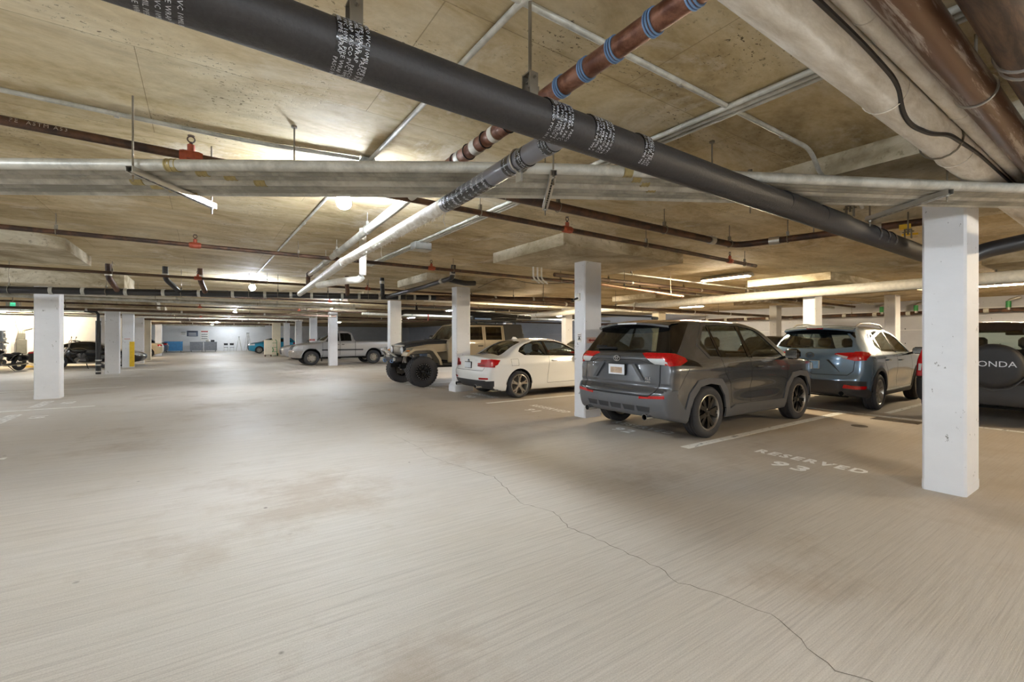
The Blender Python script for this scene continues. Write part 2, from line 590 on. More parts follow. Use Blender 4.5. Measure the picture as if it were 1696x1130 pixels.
fl = MB().box(((XL + XR) / 2, (YF + YB) / 2, -0.1), (XR - XL + 0.6, YB - YF + 0.6, 0.2)).build('floor', 'floor', smooth=False)
tag(fl, 'broom-finished grey concrete garage floor', None, kind='structure')
cl = MB().box(((XL + XR) / 2, (YF + YB) / 2, ZC + 0.15), (XR - XL + 0.6, YB - YF + 0.6, 0.3)).build('ceiling', 'ceiling', smooth=False)
tag(cl, 'stained board-marked concrete ceiling slab', None, kind='structure')
for nm, c, s, m in (('wall_left', (XL - 0.15, (YF + YB) / 2, ZC / 2), (0.3, YB - YF, ZC), 'wall_white'),
                    ('wall_right', (XR + 0.15, (YF + YB) / 2, ZC / 2), (0.3, YB - YF, ZC), 'wall_grey'),
                    ('wall_back', ((XL + XR) / 2, YB + 0.15, ZC / 2), (XR - XL, 0.3, ZC), 'wall_white'),
                    ('wall_front', ((XL + XR) / 2, YF - 0.15, ZC / 2), (XR - XL, 0.3, ZC), 'wall_white')):
    o = MB().box(c, s).build(nm, m, smooth=False)
    tag(o, None, None, kind='structure')
    if nm == 'wall_right':                      # form-tie holes and pour joints of the bare concrete wall
        for yy in range(-2, 26):
            for zz in (0.6, 1.2, 1.8, 2.4):
                MB().cyl((XR - 0.004, yy * 0.9, zz), (XR + 0.01, yy * 0.9, zz), 0.022, 8).build('tie_hole', 'cable_black', o)
        for zz in (0.9, 1.75, 2.55):
            MB().box((XR, 10, zz), (0.012, 40, 0.02)).build('pour_joint', 'wall_white', o)

# --- floor crack along the aisle
CR = [(2.29, 6.4), (2.29, 5.42), (2.21, 5.04), (2.3, 4.51), (2.43, 3.89), (2.3, 3.38), (2.23, 3.15), (2.34, 2.83), (2.24, 2.54), (2.28, 2.16), (2.3, 1.73), (2.24, 1.65), (2.33, 1.39), (2.38, 1.16), (2.29, 0.98), (2.2, 0.8), (2.26, 0.7), (2.2, 0.2)]
rp = random.Random(3)
pts = []
for (a, b) in zip(CR[:-1], CR[1:]):
    n = max(2, int(math.dist(a, b) / 0.05))
    for i in range(n):
        t = i / n
        pts.append((a[0] + (b[0] - a[0]) * t + rp.uniform(-0.013, 0.013), a[1] + (b[1] - a[1]) * t + rp.uniform(-0.008, 0.008)))
mb = MB()
rows = []
for i, (x, y) in enumerate(pts):
    w = (0.0013 + rp.random() * 0.0018) * (1.0 if y < 4.3 else 0.7)
    rows.append([(x - w, y, 0.0012), (x + w, y, 0.0012)])
mb.grid(rows)
plain('crack_dark', srgb(96, 88, 78), 0.9)
mb.build('crack', 'crack_dark', fl, smooth=False)

# --- painted stall lines and stencilled lettering
def line(x0, x1, y, w=0.1, mat='line_paint'):
    MB().box(((x0 + x1) / 2, y, 0.0015), (x1 - x0, w, 0.002)).build('parking_line', mat, fl, smooth=False)
def line_y(x, y0, y1, w=0.1):
    MB().box((x, (y0 + y1) / 2, 0.0015), (w, y1 - y0, 0.002)).build('parking_line', 'line_paint', fl, smooth=False)
line(5.1, 10.0, 3.55, 0.13)
line(5.07, 10.0, 8.4, 0.11)
line(5.1, 10.0, 13.2, 0.11)
line_y(10.12, -3.0, 9.8, 0.11)
line(10.6, 15.5, 3.05, 0.1)
for yy in (12.65, 17.2, 21.8, 26.2, 35.0):
    line(-8.0, -1.85, yy, 0.1)
line(-8.0, -1.9, 7.7, 0.1)

def stencil(text, o, right, up, size, sx):
    vs, fs = text_mesh(text, size, 1.3, 2, 0.011)
    R_, U = Vector(right), Vector(up)
    m = MB()
    m.add([Vector(o) + R_ * (v.x * sx) + U * v.y + Vector((0, 0, 0.002)) for v in vs], fs)
    m.build('stall_lettering', 'letter_paint', fl, smooth=False)
for yc, num in ((2.38, '93'), (4.75, '92'), (7.05, '91'), (9.6, '90'), (11.9, '89')):
    stencil('RESERVED', (5.72, yc, 0), (0, -1, 0), (1, 0, 0), 0.25, 0.82)
    stencil(num, (5.30, yc, 0), (0, -1, 0), (1, 0, 0), 0.3, 1.1)
for yc, num in ((13.62, '62'), (11.45, '61'), (9.0, '60')):
    stencil('RESERVED', (-2.82, yc, 0), (0, 1, 0), (-1, 0, 0), 0.25, 0.82)
    stencil(num, (-2.42, yc, 0), (0, 1, 0), (-1, 0, 0), 0.3, 1.1)
# floor drain grate in the neighbouring stall
plain('grate_iron', srgb(96, 84, 70), 0.7, 0.3)
g = MB()
for i in range(9):
    g.box((9.62 + i * 0.035, 2.68, 0.004), (0.016, 0.62, 0.006))
for yy in (2.37, 2.68, 2.99):
    g.box((9.76, yy, 0.003), (0.32, 0.02, 0.006))
o = g.build('drain_grate', 'grate_iron', smooth=False)
tag(o, 'rusty rectangular floor drain grate set in the concrete', 'drain grate')
o = MB().lathe([(0.11, 0.0), (0.11, 0.005), (0.08, 0.007), (0.0, 0.007)], (8.68, 2.85, 0.0), 'z', 20).build('cleanout_cover', 'grate_iron')
tag(o, 'small round brown cleanout cover in the empty stall floor', 'cover')

# --- columns and their drop panels
def chamfer_rect(x0, x1, y0, y1, b):
    return [(x0 + b, y0), (x1 - b, y0), (x1, y0 + b), (x1, y1 - b), (x1 - b, y1), (x0 + b, y1), (x0, y1 - b), (x0, y0 + b)]

def column(x0, y0, label, wx=0.44, wy=0.3, mat='column_white', group=None, panel=True, flare=False, zp=ZP):
    t = thing('column', label, 'column', (x0 + wx / 2, y0 + wy / 2, 0), group=group)
    b = MB()
    b.prism(chamfer_rect(-wx / 2, wx / 2, -wy / 2, wy / 2, 0.018), 'z', 0.0, zp)
    b.build('shaft', mat, t, smooth=False)
    rr = random.Random(int(x0 * 31 + y0 * 17))
    j = 1.72 + rr.uniform(-0.1, 0.1)           # pour joint left by the formwork
    MB().prism(chamfer_rect(-wx / 2 - 0.002, wx / 2 + 0.002, -wy / 2 - 0.002, wy / 2 + 0.002, 0.018), 'z', j, j + 0.012).build('pour_joint', mat, t, smooth=False)
    if flare:
        k = MB()
        lo = chamfer_rect(-wx / 2 - 0.07, wx / 2 + 0.07, -wy / 2 - 0.05, wy / 2 + 0.05, 0.02)
        hi = chamfer_rect(-wx / 2 - 0.003, wx / 2 + 0.003, -wy / 2 - 0.003, wy / 2 + 0.003, 0.02)
        vs = [(x, y, 0) for x, y in lo] + [(x, y, 0.16) for x, y in lo] + [(x, y, 0.27) for x, y in hi]
        fs = [(i, (i + 1) % 8, 8 + (i + 1) % 8, 8 + i) for i in range(8)] + [(8 + i, 8 + (i + 1) % 8, 16 + (i + 1) % 8, 16 + i) for i in range(8)]
        k.add(vs, fs)
        k.build('base_flare', mat, t, smooth=False)
    else:                                       # paint skirt: a slightly thicker last coat, chipped off at the floor
        MB().prism(chamfer_rect(-wx / 2 - 0.003, wx / 2 + 0.003, -wy / 2 - 0.003, wy / 2 + 0.003, 0.018), 'z', 0.015, 0.06 + rr.random() * 0.04).build('base_coat', mat, t, smooth=False)
    if panel:
        cx, cy = x0 + wx / 2, y0 + wy / 2
        p = MB()
        lo = [(cx - 1.4, cy - 0.95), (cx + 1.45, cy - 0.95), (cx + 1.45, cy + 0.99), (cx - 1.4, cy + 0.99)]
        p.prism(lo, 'z', zp, ZC + 0.02)
        p.build('drop_panel', 'panel_concrete', cl, smooth=False)
    return t

colA = column(5.54, 1.035, 'nearest white concrete column, wide and tall at the right edge', 0.46, 0.3)
colB = column(5.54, 5.85, 'white concrete column standing at the left rear corner of the grey SUV', 0.42, 0.28)
colC = column(5.52, 10.68, 'white concrete column with flared foot between white coupe and black off-roader', 0.42, 0.28, flare=True)
column(5.54, 15.85, 'white concrete column behind the hood of the black off-roader', 0.42, 0.3)
colD = column(5.36, 24.5, 'white concrete column standing in front of the silver pickup truck', 0.42, 0.3)
RED = column(5.5, 30.3, 'white column with small red sign behind the pickup windshield', 0.42, 0.3)
column(5.5, 35.6, 'plain white column just left of the red-sign column', 0.42, 0.3)
column(5.5, 41.2, 'pale column between green hand truck and pickup hood', 0.42, 0.3)
column(4.7, 41.6, 'cream column beside the green hand truck in the far aisle', 0.6, 0.3, 'column_cream')
column(5.5, 48.0, 'far cream column beside the teal car', 0.42, 0.3, 'column_cream')
colL1 = column(-3.2, 14.72, 'white concrete column in the left foreground with scuffed base', 0.44, 0.36, 'column_white', zp=2.6)
colL2 = column(-3.2, 23.8, 'white column with dark drain pipe strapped at its left side', 0.44, 0.34, zp=2.6)
colL3 = column(-3.2, 28.4, 'white column with vertical yellow corner guard', 0.44, 0.34, zp=2.6)
column(-3.2, 32.9, 'grey-white column behind the yellow corner guard column', 0.44, 0.34, zp=2.6)
column(-3.2, 37.2, 'cream column beside the beige sedan, far left row', 0.44, 0.34, 'column_cream', zp=2.6)
column(-3.2, 46.5, 'white column behind the beige sedan', 0.44, 0.34, zp=2.6)
column(-3.2, 10.1, 'white column left of the aisle', 0.44, 0.34) if False else None
for (px0, px1, py0, py1) in ((-4.4, -1.75, 9.4, 11.6),):
    MB().prism([(px0, py0), (px1 - 0.25, py0), (px1, py0 + 0.25), (px1, py1), (px0, py1)], 'z', ZP, ZC + 0.02).build('drop_panel', 'panel_concrete', cl, smooth=False)
column(13.2, 5.3, 'white column behind the blue-grey SUV roof', 0.42, 0.3)
column(13.7, 10.6, 'cream column above the rear of the grey SUV roof', 0.42, 0.3, 'column_cream')
column(13.6, 15.6, 'far column seen right of the off-roader spare tire', 0.42, 0.3)
column(17.8, 4.9, 'pale column beyond the right mirror of the blue-grey SUV', 0.42, 0.3)
column(19.4, 9.2, 'far white column between grey SUV mirror and blue-grey SUV', 0.42, 0.3)
column(13.2, 0.9, 'column behind the dark SUV with spare wheel', 0.42, 0.3)
column(13.6, 20.5, 'far white column beyond the pickup bed', 0.42, 0.3)
column(13.6, 26.0, 'farthest white column over the pickup bed', 0.42, 0.3)

# small things fixed to columns
plain('sign_white', srgb(236, 232, 226), 0.45)
plain('sign_pink', srgb(238, 196, 176), 0.5)
s = thing('arrow_sign', 'small pale sign with red arrow on column behind grey SUV', 'sign', (5.7, 5.85, 1.37))
MB().box((0, -0.004, 0), (0.22, 0.008, 0.1)).build('plate', 'sign_pink', s, smooth=False)
m = MB()
m.prism([(-0.08, 0.0), (-0.03, 0.03), (-0.03, 0.012), (0.08, 0.012), (0.08, -0.012), (-0.03, -0.012), (-0.03, -0.03)], 'y', -0.0105, -0.008)
m.build('arrow', 'red_part', s, smooth=False)
s = thing('notice_plate', 'small framed white notice on the aisle face of column', 'notice', (5.536, 5.98, 1.42))
MB().box((0, 0, 0), (0.008, 0.1, 0.16)).build('plate', 'sign_white', s, smooth=False)
m = MB()
for dz in (0.045, 0.015, -0.04):
    m.box((-0.005, 0, dz), (0.002, 0.07, 0.012))
m.prism([(-0.03, -0.03), (0.03, -0.03), (0.0, 0.02)], 'x', -0.006, -0.004)
m.build('print', 'cable_black', s, smooth=False)
s = thing('motion_sensor', 'white motion sensor on the upper aisle face of column', 'sensor', (5.53, 6.0, 2.14))
MB().box((0, 0, 0), (0.04, 0.09, 0.14), bevel=0.012).build('housing', 'white_plastic', s)
MB().cyl((-0.02, 0, -0.02), (-0.11, 0, -0.05), 0.018, 10).build('probe', 'cable_black', s)
s = thing('red_sign', 'small red sign on far white column', 'sign', (5.62, 30.29, 1.32))
MB().box((0, 0, 0), (0.3, 0.01, 0.1)).build('plate', 'red_part', s, smooth=False)
m = MB()
m.box((0, -0.007, 0), (0.2, 0.004, 0.022))
m.build('print', 'sign_white', s, smooth=False)
s = thing('corner_guard', 'bright yellow angle guard on column edge', 'corner guard', (-2.76, 28.4, 0.05))
MB().box((0.008, 0.08, 0.6), (0.016, 0.18, 1.2)).box((-0.07, -0.008, 0.6), (0.17, 0.016, 1.2)).build('angle_plate', 'yellow_part', s, smooth=False)
m = MB()
for k in (0.1, 0.6, 1.1):
    m = MB().cyl((0.014, 0.1, k), (0.024, 0.1, k), 0.014, 8)
    m.build('bolt', 'rod_steel', s)
s = thing('column_notice', 'small red lettered notice on yellow-guard column', 'notice', (-3.0, 28.4, 1.38))
MB().box((0, -0.006, 0), (0.28, 0.01, 0.07)).build('plate', 'sign_white', s, smooth=False)
MB().box((0, -0.013, 0), (0.22, 0.004, 0.02)).build('print', 'red_part', s, smooth=False)
# strapped rainwater pipe at the second left column
s = thing('downpipe', 'dark vertical drain pipe strapped beside left white column', 'pipe', (-3.40, 23.9, 0))
MB().tube([(0, 0, 0), (0, 0, 2.1)], 0.085, 14).build('pipe', 'black_pipe', s)
for k in (0.08, 0.34, 0.52):
    MB().tube([(0, 0, k), (0, 0, k + 0.05)], 0.095, 14).build('coupling', 'bright_steel', s)
MB().tube([(0, 0, 2.0), (0, 0, 2.35), (-0.06, 0, 2.45), (-0.4, -0.02, 2.47)], 0.05, 10).build('branch', 'black_pipe', s)

# ------------------------------------------------------------------ lamps (each gives its own light; the hung bare tubes are added fill)
emit('lamp_cool', (0.84, 0.92, 1.0), LAMP_COOL)
emit('lamp_warm', (1.0, 0.82, 0.56), LAMP_WARM)
emit('lamp_white', (0.84, 0.92, 1.0), LAMP_WHITE)
plain('fixture_white', srgb(226, 224, 216), 0.5)

def globe_lamp(x, y, label, z=ZC, r=0.075):
    t = thing('ceiling_lamp', label, 'lamp', (x, y, z), group='ceiling globe lamps')
    MB().lathe([(0.11, 0.0), (0.11, -0.02), (0.085, -0.035), (0.05, -0.04), (0.0, -0.04)], (0, 0, 0), 'z', 20).build('canopy', 'fixture_white', t)
    MB().cyl((0, 0, -0.035), (0, 0, -0.09), 0.012, 8).build('stem', 'rod_steel', t)
    MB().lathe([(0.02, -0.08), (0.05, -0.09), (0.055, -0.12), (0.05, -0.13)], (0, 0, 0), 'z', 16).build('socket', 'rod_steel', t)
    MB().sphere((0, 0, -0.125 - r), r, 10, 6).build('globe', 'lamp_cool', t)
    return t
globe_lamp(1.15, 4.63, 'blazing ceiling lamp nearest the camera below the conduit bundle')
globe_lamp(1.08, 13.74, 'blazing ceiling lamp over the aisle, left of the pickup')
globe_lamp(4.58, 20.51, 'blazing ceiling lamp directly above the column by the pickup')
globe_lamp(1.38, 27.57, 'small bright ceiling lamp deep in the aisle')
globe_lamp(1.48, 36.73, 'tiny bright ceiling lamp far down the aisle')
globe_lamp(0.95, 44.36, 'tiny bright ceiling lamp before the back wall')
globe_lamp(0.76, 52.95, 'ceiling lamp lighting the back wall')
globe_lamp(1.15, -4.48, 'ceiling lamp over the aisle behind the viewpoint')

def tube_lamp(x, y, label, mat='lamp_warm', along='y', L=1.22, z=ZC - 0.1, bare=False):
    t = thing('tube_light', label, 'light', (x, y, z), 0.0 if along == 'y' else math.pi / 2, group='fluorescent ceiling fixtures')
    if bare:  # form of the added fill tubes: no reflector, so the ceiling is lit too
        MB().box((0, 0, 0.05), (0.06, L, 0.04), bevel=0.008).build('batten', 'fixture_white', t)
    else:
        MB().prism([(-0.13, 0.0), (-0.10, 0.05), (-0.05, 0.075), (0.05, 0.075), (0.10, 0.05), (0.13, 0.0), (0.115, 0.0), (0.09, 0.04), (-0.09, 0.04), (-0.115, 0.0)], 'y', -L / 2, L / 2).build('reflector', 'fixture_white', t, smooth=False)
    MB().cyl((0, -L / 2 + 0.03, 0.0), (0, L / 2 - 0.03, 0.0), 0.024, 6).build('tube', mat, t)
    for sy in (-1, 1):
        MB().box((0, sy * (L / 2 - 0.012), 0.02), (0.2, 0.024, 0.06)).build('end_cap', 'fixture_white', t, smooth=False)
        MB().cyl((0, sy * L * 0.35, 0.075), (0, sy * L * 0.35, ZC - z), 0.008, 6).build('hanger_rod', 'rod_steel', t)
    return t
tube_lamp(10.4, 6.1, 'glowing warm tube light over the grey SUV hood')
tube_lamp(17.9, 2.5, 'glowing warm tube light right of the nearest column')
tube_lamp(10.4, 13.5, 'warm tube light over the off-roader tail')
tube_lamp(10.4, -2.4, 'warm tube light off to the right of the nearest column')
tube_lamp(18.5, 12.5, 'warm tube light in the far right bay')
tube_lamp(10.6, 21.0, 'white tube light beyond the off-roader roof', 'lamp_white')
tube_lamp(12.0, 30.0, 'white tube light far behind the pickup bed', 'lamp_white')
tube_lamp(19.0, 22.0, 'white tube light deep on the right side', 'lamp_white')
tube_lamp(-7.2, 33.0, 'warm tube light near the left wall', 'lamp_warm')
tube_lamp(-6.4, 24.0, 'white tube light over the left motorcycles', 'lamp_white')
tube_lamp(-6.2, 12.0, 'added bare fill tube over the far left stalls, unseen', 'lamp_white', z=2.5, bare=True)  # added out of view to brighten the left side
tube_lamp(-6.0, 43.0, 'warm tube light over the beige sedan', 'lamp_warm')
tube_lamp(10.0, 42.0, 'white tube light over the far right stalls', 'lamp_white')
tube_lamp(-1.6, -2.4, 'added bare fill tube over the aisle behind the viewpoint, left', 'lamp_white', z=2.45, bare=True)  # added behind the camera to brighten foreground floor and ceiling
tube_lamp(3.9, -2.9, 'added bare fill tube over the aisle behind the viewpoint, right', 'lamp_white', z=2.45, bare=True)  # second added fill tube, also brightens the nearest column
tube_lamp(-4.6, 3.2, 'added bare fill tube over the left stalls out of view', 'lamp_white', z=2.45, bare=True)  # added unseen tube, brightens the ceiling at upper left
tube_lamp(2.5, 58.5, 'white tube light above the dumpsters', 'lamp_white', 'x')
# ------------------------------------------------------------------ pipes, conduits and hangers under the slab
def bend_path(pts, rad=0.12, n=5):
    """round the corners of a polyline"""
    pts = [Vector(p) for p in pts]
    out = [pts[0]]
    for a, b, c in zip(pts[:-2], pts[1:-1], pts[2:]):
        d1, d2 = (a - b), (c - b)
        k = min(rad, d1.length * 0.45, d2.length * 0.45)
        p, q = b + d1.normalized() * k, b + d2.normalized() * k
        for i in range(n + 1):
            t = i / n
            out.append(p * (1 - t) ** 2 + b * (2 * t * (1 - t)) + q * t ** 2)
    out.append(pts[-1])
    return out

def run(name, label, cat, path, r, mat, n=14, rad=0.12, group=None, part='pipe'):
    """a pipe run: an Empty at its first point, its main tube as a part"""
    t = thing(name, label, cat, path[0], group=group)
    MB().tube(bend_path(path, rad) if len(path) > 2 else path, r, n).build(part, mat, t, world=True)
    return t

def single(name, label, cat, path, r, mat, n=10, rad=0.1, group=None):
    o = MB().tube(bend_path(path, rad) if len(path) > 2 else path, r, n).build(name, mat)
    return tag(o, label, cat, group)

def lerp(a, b, t):
    return Vector(a) * (1 - t) + Vector(b) * t

def hanger(t, p, r, top=ZC, d=(1, 0, 0), rod=0.006, mat='rod_steel'):
    """threaded rod with a clevis ring round the pipe"""
    p = Vector(p)
    MB().cyl((p.x, p.y, p.z + r + 0.035), (p.x, p.y, top), rod, 6).build('hanger_rod', mat, t, world=True)
    m = MB()
    m.torus(p, d, r + 0.006, 0.006, 16, 5)
    m.box((p.x, p.y, p.z + r + 0.03), (0.03, 0.03, 0.05), math.atan2(d[1], d[0]))
    m.build('clevis', mat, t, world=True)

def band(t, a, b, r, mat, name='band', n=18):
    return MB().tube([a, b], r, n).build(name, mat, t, world=True)

def printed_tape(t, a, b, r, text, cols, size, seed=0):
    """wrapped tape with rows of print running round the pipe"""
    a, b = Vector(a), Vector(b)
    MB().tube([a, b], r, 22).build('tape_band', 'tape_black', t, world=True)
    ax = (b - a).normalized()
    u = (Vector((0, 0, 1)) - ax * ax.z).normalized()
    w = ax.cross(u)
    L = (b - a).length
    vs, fs = text_mesh(text, size, 1.05, 1)
    rr = random.Random(seed)
    m = MB()
    tl = max(v.x for v in vs) - min(v.x for v in vs) + size * 0.6
    for k in range(cols):
        off = a + ax * (L * (k + 0.5) / cols)
        reps = max(1, int(2 * math.pi * r / tl))
        ph = rr.random() * 6.28
        tilt = rr.uniform(-0.06, 0.06)
        for q in range(reps):
            th0 = ph + 2 * math.pi * q / reps
            m.add([off + ax * (v.y + v.x * tilt) + (u * math.cos(th0 + v.x / r) + w * math.sin(th0 + v.x / r)) * (r + 0.0012) for v in vs], fs)
    m.build('tape_print', 'tape_print', t, world=True, smooth=False)['kind'] = 'stuff'

# --- 1. thick black foam-insulated drain crossing overhead
YK, ZK, RK = 1.63, 2.40, 0.086
t = run('insulated_drain', 'thick black foam-insulated pipe crossing the whole ceiling', 'pipe', [(-2.2, YK, ZK + 0.02), (6.9, YK, ZK - 0.03)], RK, 'black_foam', 28, part='insulation')
kz = lambda x: ZK - 0.03 * (x + 0) / 6.0 + 0.012
for k, (x0, x1, cols) in enumerate(((-0.17, -0.04, 5), (0.36, 0.47, 6), (1.27, 1.40, 6), (1.535, 1.66, 6), (1.885, 1.96, 4))):
    printed_tape(t, (x0, YK, kz(x0)), (x1, YK, kz(x1)), RK + 0.003, 'PASCO PVC 10MIL PIPE WRAP', cols, 0.0195, k)
for x in (5.2, 5.42, 5.62):
    printed_tape(t, (x, YK, kz(x)), (x + 0.05, YK, kz(x)), RK + 0.003, 'PASCO PVC 10MIL PIPE WRAP', 2, 0.017, int(x * 10))
for x in (3.5, 4.1):
    band(t, (x, YK, kz(x)), (x + 0.5, YK, kz(x) - 0.002), RK + 0.004, 'black_foam', 'insulation_sleeve', 28)
for x in (0.44, 1.21, 4.75, 6.3):
    p = (x, YK, kz(x))
    MB().cyl((x, YK, ZK + RK + 0.04), (x, YK, ZC), 0.008, 8).build('hanger_rod', 'rod_steel', t, world=True)
    m = MB()
    m.box((x, YK - 0.028, ZK + RK + 0.045), (0.045, 0.005, 0.1))
    m.box((x, YK + 0.028, ZK + RK + 0.045), (0.045, 0.005, 0.1))
    m.box((x, YK, ZK + RK + 0.095), (0.045, 0.06, 0.006))
    m.cyl((x, YK - 0.05, ZK + RK + 0.07), (x, YK + 0.05, ZK + RK + 0.07), 0.006, 6)
    m.build('hanger_bracket', 'rod_steel', t, world=True)

# --- 2. rusty sprinkler main with clear wrap and blue ties
XM = 1.6
t = run('sprinkler_main', 'rust-red steel pipe with blue plastic ties running up the aisle ceiling', 'pipe', [(XM, -1.2, 2.76), (XM, 3.2, 2.76)], 0.05, 'rust_pipe', 20)
for y in (0.72, 1.05, 1.25, 1.47, 1.66, 1.85):
    for d in (0, 0.016, 0.03):
        MB().torus((XM, y + d, 2.76), (0.0, 1, 0.05), 0.053, 0.005, 24, 6).build('tie_band', 'blue_band', t, world=True)
for y0, y1 in ((0.86, 0.98), (2.2, 2.29), (2.52, 2.57), (2.75, 2.82), (3.0, 3.06)):
    band(t, (XM, y0, 2.76), (XM, y1, 2.76), 0.0535, 'white_plastic', 'tape_band', 20)
for y in (2.38, 2.66, 2.9, 3.1):
    MB().torus((XM, y, 2.76), (0, 1, 0.1), 0.053, 0.005, 20, 6).build('tie_band', 'cable_black', t, world=True)
for y in (0.3, 2.1):
    hanger(t, (XM, y, 2.76), 0.05, d=(0, 1, 0))
t = run('sprinkler_main_extension', 'grey-white steel pipe parallel to the lagged pipe beyond the conduit bundle', 'pipe', [(XM, 3.2, 2.76), (1.63, 4.4, 2.74), (1.84, 10.2, 2.74)], 0.046, 'galvanised', 18, 0.5)
for y, x in ((5.6, 1.67), (7.4, 1.73), (8.4, 1.78)):
    hanger(t, (x, y, 2.74), 0.046, d=(0, 1, 0), mat='bright_steel')
band(t, (1.84, 10.15, 2.74), (1.84, 10.25, 2.74), 0.06, 'brown_pipe', 'coupling')
MB().tube(bend_path([(1.84, 10.2, 2.74), (1.84, 10.35, 2.74), (1.84, 10.35, 2.5)], 0.08), 0.045, 12).build('elbow', 'brown_pipe', t, world=True)

# --- 3. branch drain: grey vinyl, printed tape, then white lagging
t = run('lagged_branch', 'drain branch in grey vinyl turning to shaggy white lagging', 'pipe', [(1.42, YK, 2.375), (1.435, 2.95, 2.36)], 0.054, 'grey_vinyl', 22, part='vinyl_sleeve')
mid = [(1.435, 2.95, 2.36), (1.46, 5.9, 2.365), (1.9, 11.75, 2.46)]
MB().tube([mid[0], lerp(mid[0], mid[1], 0.5), mid[1]], 0.052, 20).build('lagging', 'white_lagging', t, world=True)
MB().tube([mid[1], mid[2]], 0.058, 18).build('pipe', 'pvc_white', t, world=True)
printed_tape(t, (1.422, 1.72, 2.374), (1.423, 1.78, 2.373), 0.057, 'PASCO PVC 10MIL PIPE WRAP', 3, 0.015, 11)
printed_tape(t, (1.425, 1.93, 2.37), (1.425, 1.98, 2.37), 0.057, 'PASCO PVC 10MIL PIPE WRAP', 3, 0.015, 12)
printed_tape(t, (1.427, 2.06, 2.37), (1.427, 2.12, 2.37), 0.057, 'PASCO PVC 10MIL PIPE WRAP', 3, 0.015, 13)
printed_tape(t, (1.43, 2.3, 2.366), (1.435, 2.9, 2.36), 0.0555, 'PASCO PVC 10MIL PIPE WRAP', 9, 0.03, 14)
band(t, (1.426, 1.99, 2.37), (1.426, 2.05, 2.37), 0.05, 'copper_pale', 'bare_section')
m = MB()
m.torus((1.426, 2.02, 2.37), (0, 1, 0), 0.062, 0.006, 20, 6)
m.box((1.426, 2.02, 2.29), (0.012, 0.05, 0.07))
m.build('pipe_clamp', 'bright_steel', t, world=True)
rr = random.Random(5)
m = MB()
for k in range(240):                       # loose fibres of the lagging
    s_ = rr.random()
    c = lerp(mid[0], mid[1], s_)
    a_ = rr.uniform(2.2, 4.1)
    d = Vector((math.sin(a_), 0, math.cos(a_)))
    p = c + d * 0.05
    q = p + d * rr.uniform(0.006, 0.02) + Vector((0, rr.uniform(-0.02, 0.02), -0.008))
    e = Vector((0.0, 0.004, 0.0))
    m.add([p - e, p + e, q + e * 0.3, q - e * 0.3], [(0, 1, 2, 3)])
m.build('loose_fibres', 'white_lagging', t, world=True, smooth=False)['kind'] = 'stuff'
for y0, y1, l in ((3.0, 0, 0.09), (4.4, 0, 0.12), (4.9, 0, 0.05)):
    MB().tube([(1.45, y0, 2.31), (1.45, y0 + 0.01, 2.31 - l * 0.6), (1.46, y0, 2.31 - l)], 0.003, 5).build('string_end', 'white_lagging', t, world=True)
for s_ in (0.25, 0.55, 0.85):
    c = lerp(mid[1], mid[2], s_)
    band(t, c, c + Vector((0.004, 0.05, 0)), 0.064, 'white_plastic', 'coupling')
t = run('condensate_trap', 'white jacketed elbow dropping from the lagged pipe', 'pipe', [(1.86, 6.45, ZC), (1.86, 6.45, 2.24), (1.62, 6.75, 2.22), (1.5, 7.6, 2.24)], 0.05, 'pvc_white', 14, 0.1)
band(t, (1.86, 6.45, 2.60), (1.86, 6.45, 2.66), 0.056, 'white_plastic', 'coupling')

# --- 4. bundle of seven grey conduits on trapeze struts
SN, CS = math.sin(YAW), math.cos(YAW)
def cw(lat, Z, z):
    return (Z * SN + lat * CS, Z * CS - lat * SN, z)
ORD = ('first', 'second', 'third', 'fourth', 'fifth', 'sixth', 'seventh')
ZB = 2.527
PITCH = [0.0, 0.088, 0.166, 0.285, 0.372, 0.448, 0.53]
CRAD = [0.036, 0.027, 0.03, 0.036, 0.027, 0.028, 0.024]
ZB0 = 2.494            # top of the trapeze struts, every conduit rests on it
for i in range(7):
    o_ = PITCH[i]
    rc = CRAD[i]
    ZB = ZB0 + rc
    kk = 0.9375
    path = [cw(-9.0, 2.80 + o_, ZB), cw(-3.3, 2.925 + o_, ZB), cw(0.3, 3.0 + o_, ZB), cw(1.7, 3.17 + o_ * 0.9, ZB), cw(3.7, 3.40 + o_ * 0.7, ZB), cw(5.2, 3.50 + o_ * 0.66, ZB)]
    t = run('conduit', f'galvanised conduit, {ORD[i]} from the top of the ceiling bundle', 'conduit', path, rc, 'galvanised' if i % 3 == 0 else 'conduit_dull', 14, 0.9, group='conduit bundle', part='tube')
    for (lat, w) in ((-2.25 + i * 0.14, 0.075), (0.75 + i * 0.085, 0.06)):
        if i < 4:
            Z = 2.95 + o_ if lat < 0.3 else 3.0 + o_ + (lat - 0.3) * 0.12
            c1, c2 = Vector(cw(lat, Z, ZB)), Vector(cw(lat + w, Z + 0.004, ZB))
            band(t, c1, c2, rc + 0.004, 'tan_coupling', 'coupling', 14)
            for q in (0.1, 0.5, 0.9):
                band(t, lerp(c1, c2, q - 0.05), lerp(c1, c2, q + 0.05), rc + 0.0065, 'tan_coupling', 'coupling_ring', 14)
    if i >= 3:
        c1, c2 = Vector(cw(-2.9 + i * 0.07, 2.93 + o_, ZB)), Vector(cw(-2.82 + i * 0.07, 2.932 + o_, ZB))
        band(t, c1, c2, rc + 0.004, 'tan_coupling', 'coupling', 14)

